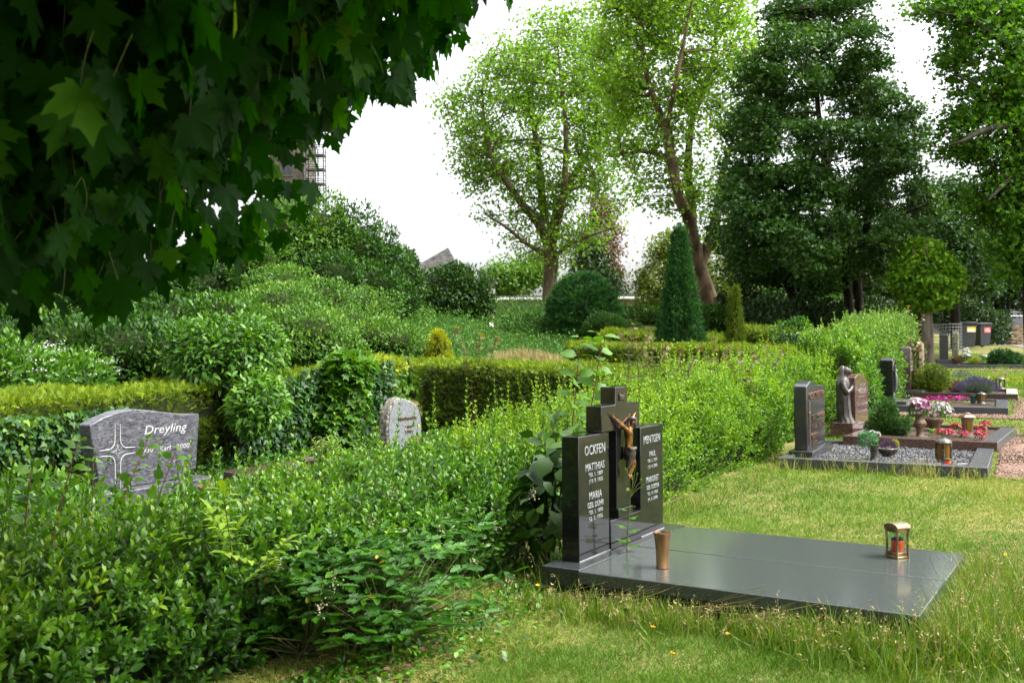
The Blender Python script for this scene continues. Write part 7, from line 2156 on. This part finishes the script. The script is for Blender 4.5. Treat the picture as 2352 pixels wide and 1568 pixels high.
# the weed growing before the plinth
def weed():
    b0 = lw(.012, .64, .2)
    t = thing('sow_thistle', 'lone green weed with small buds growing before the monument plinth', 'weed', b0); fo = Fol(); st = Fol(); bd_ = Fol()
    top = b0 + [.02, -.01, .40]
    sp = spline([b0, b0 + [.005, 0, .12], b0 + [.02, 0, .26], top], 16); st.tube(sp, np.linspace(.0045, .0022, len(sp)), 6, .9)
    for k in range(9):
        f = .08 + .085 * k; q = sp[int(f * (len(sp) - 1))]
        a = k * 2.2; d = np.array([math.cos(a), math.sin(a), .25]); L2 = .10 * (1.1 - .6 * f)
        fo.add(IVY, (q + d * .02)[None], d[None], UP[None], L2, U(.3, .8), .75)
        if k < 5: fo.add(IVY, (q + d * .015)[None], -d[None] * [1, 1, -1], UP[None], L2 * .7, U(.3, .8), .75)
    tips = [top + [dx, dy, dz] for dx, dy, dz in ((-.02, 0, .12), (.05, .01, .09), (.075, .02, .05), (.03, -.02, .13), (.09, .03, .01), (.02, .03, .07))]
    for q in tips:
        st.tube(spline([top + [0, 0, -.05], (top + q) / 2 + [.01, 0, 0], q], 8), .0014, 4, .9)
        bd_.add(OVAL, np.tile(q, (5, 1)), ru(5) * .4 + UP, ru(5), .022, U(.3, .6, 5), 1.2)
    bd_.add(PETAL, np.tile(top + [-.01, 0, .0], (8, 1)), ru(8), ru(8), .015, .9)
    st.build('stem', M_stem, t); fo.build('leaves', M_elder, t); bd_.build('blossoms', M_elder, t)


weed()
# dandelion like yellow flowers and daisies in the lawn
fo = Fol(); pts = [(1500, 1440), (1545, 1500), (1672, 1455), (1905, 1475), (2188, 1400), (2285, 1490), (1235, 1345), (2250, 1395), (2310, 1275)]
for i, (x, y) in enumerate(pts):
    c = GP(x, y, .05 if y > 1350 else .25); t = thing('dandelion', ['yellow dandelion in the lawn below the slab', 'yellow dandelion nearest to the bottom edge centre', 'yellow dandelion in the front grass centre', 'yellow flower before the front slab edge', 'yellow flower below the right slab corner', 'yellow flower in the lower right grass', 'yellow dandelion left of the monument base', 'yellow flower in the grass right of the slab', 'yellow flower at the right picture edge'][i], 'flower', c - [0, 0, .04], 0, 'yellow flowers in the grass')
    f1, f2 = Fol(), Fol()
    f1.add(PETAL, np.tile(c, (14, 1)), ru(14) * [1, 1, .3] + UP * .35, UP + ru(14) * .2, .014, .7)
    f2.twigs((c - [0, 0, .05 if y > 1350 else .25])[None], c[None], .0013, .001); f2.build('stem', M_stem, t); f1.build('blossom', M_lime if False else M_yellowfl, t)
# white butterfly over the meadow
c = W(1129, 747, 17.0); t = thing('butterfly', 'small white butterfly flying above the meadow bank', 'butterfly', c)
for s in (1, -1):
    f1 = Fol(); f1.add(PETAL, c[None], np.array([[s * .7, -.3, .75]]), np.array([[-s * .7, -.5, .5]]), .055, .9, 1.3); f1.add(PETAL, c[None], np.array([[s * .8, .2, -.35]]), np.array([[-s * .5, -.6, .4]]), .04, .9, 1.3); f1.build('wing', M_whitefl, t)
S = Shape(); S.tube([(c[0], c[1] - .012, c[2] + .008), (c[0], c[1], c[2]), (c[0], c[1] + .016, c[2] - .008)], [.0025, .004, .0018], 6); S.build('body', M_dbronze, t, world=True)

# ================================================================ buildings
def house():
    Y = 82.0; a = W(1036, 568, Y); l = W(905, 640, Y)
    base = gbase(1000, Y); z0 = base[2] - 1; eave = W(1000, 700, Y)[2]
    t = thing('house', 'house with a steep grey slate roof behind the bank shrubs', 'building', (a[0], a[1], z0), R(14))
    W_ = 8.5; D = 9.0; hr_ = a[2] - z0; he = hr_ - 5.2
    Shape().box(-W_, 1.6, -.01, D, 0, he - .01).build('wall', M_plasterw, t)
    rf = Shape(); rf.poly([(-W_ - .4, -.5, he), (2.6, -.5, he), (2.6, D + .5, he), (-W_ - .4, D + .5, he), (-.2, D / 2 - 4.2, hr_), (0, D / 2, hr_ - .05)], [(0, 1, 4), (1, 5, 4), (1, 2, 5), (2, 3, 5), (3, 0, 4, 5), (3, 2, 1, 0)])
    r_ = rf.build('roof', M_slate, t)
    v_ = Shape(); v_.tube([(-3.0, 0.2, hr_ - 2.6), (-3.0, .2, hr_ - 1.3), (-3.2, .1, hr_ - 1.05), (-3.7, 0, hr_ - 1.1)], [.16, .16, .18, .2], 10); v_.build('vent_pipe', M_steel, r_)
    for k in range(3):
        w_ = Shape().box(-7 + 2.6 * k, -5.6 + 2.6 * k, -.06, .05, he - 2.4, he - .9).build('window', M_dglass, t)
        Shape().box(-7.1 + 2.6 * k, -5.5 + 2.6 * k, -.10, -.061, he - 2.52, he - 2.41).build('sill', M_white, w_)


house()


def flat_building():
    Y = 60.0; tl_ = W(1134, 684, Y); zt = tl_[2]; zb = W(1134, 707, Y)[2]; g = float(G(tl_[0], tl_[1])) - .5
    t = thing('flat_roof_building', 'low flat roofed building with a broad beige fascia below the plane tree', 'building', (tl_[0], tl_[1], g), R(-4))
    h1, h0 = zt - g, zb - g
    Shape().box(-.1, 9.0, 0.0, 7.0, h0, h1 - .14).build('fascia', M_plaster, t, .02)
    r_ = Shape().box(-.35, 9.2, -.25, 7.2, h1 - .135, h1).build('roof', M_white, t, .01)
    Shape().box(-.3, 9.1, -.15, 7.1, h1 + .002, h1 + .10).build('roof_cover', M_slate, r_)
    Shape().box(.3, 8.8, .6, 6.8, 0, h0 - .005).build('wall', M_brgran, t)
    for k in range(4):
        w_ = Shape().box(.5 + 2 * k, 2.2 + 2 * k, .52, .62, .5, h0 - .1).build('window', M_dglass, t)
        Shape().box(.45 + 2 * k, 2.25 + 2 * k, .46, .519, .42, .5).build('sill', M_white, w_)
    p_ = W(1120, 652, Y + 9)
    t2 = thing('white_building', 'corner of a white rendered building behind the hornbeam', 'building', (p_[0] - 2.4, p_[1], g), R(-4))
    Shape().box(-1.5, 2.8, 0, 4, 0, p_[2] - g).build('wall', M_plasterw, t2)
    Shape().box(-1.7, 3.0, -.2, 4.2, p_[2] - g + .002, p_[2] - g + .16).build('roof', M_slate, t2)


flat_building()


def scaffold():
    Y = 92.0; a = W(703, 470, Y); b_ = W(744, 470, Y); g = float(G(a[0], a[1])); ztop = W(720, 345, Y)[2] - g; k = Y / FPX
    t = thing('church_tower', 'pale stone church tower behind the maple leaves', 'tower', (a[0] - 3.2, a[1] + 1.5, g - .5))
    Shape().box(-.6, 2.75, 0, 5.4, 0, ztop + 2).build('wall', M_tower, t)
    rf = Shape(); rf.poly([(-.8, -.2, ztop + 2.002), (2.95, -.2, ztop + 2.002), (2.95, 5.6, ztop + 2.002), (-.8, 5.6, ztop + 2.002), (1.1, 2.7, ztop + 9)], [(3, 2, 1, 0), (0, 1, 4), (1, 2, 4), (2, 3, 4), (3, 0, 4)]); rf.build('roof', M_slate, t)
    for z in (ztop - 1.5, ztop - 6):
        w_ = Shape().box(.6, 1.6, -.05, .05, z, z + 1.8).build('window', M_dglass, t); Shape().box(.5, 1.7, -.1, -.051, z - .15, z - .01).build('sill', M_tower, w_)
    t = thing('scaffold', 'steel scaffold with plank platforms beside the church tower', 'scaffold', (a[0], a[1], g - .5))
    w = b_[0] - a[0]; S = Shape(); pl_ = Shape()
    for x in (0, w * .55, w):
        for y in (0, 1.1): S.tube([(x, y, 0), (x, y, ztop + .8)], .06, 5)
    lv = [W(720, yy, Y)[2] - g for yy in (345, 378, 411, 446, 480, 515, 550)]
    for z in lv:
        pl_.box(-.05, w + .05, -.05, 1.15, z, z + .16)
        for dz in (.5, 1.0):
            for y in (0, 1.1): S.tube([(0, y, z + dz), (w, y, z + dz)], .045, 4)
    for z0_, z1_ in zip(lv[1:], lv[:-1]): S.tube([(0, 0, z0_), (w * .55, 0, z1_)], .03, 4)
    S.build('tubes', M_scaf, t); pl_.build('plank_platforms', M_scaf, t)


scaffold()
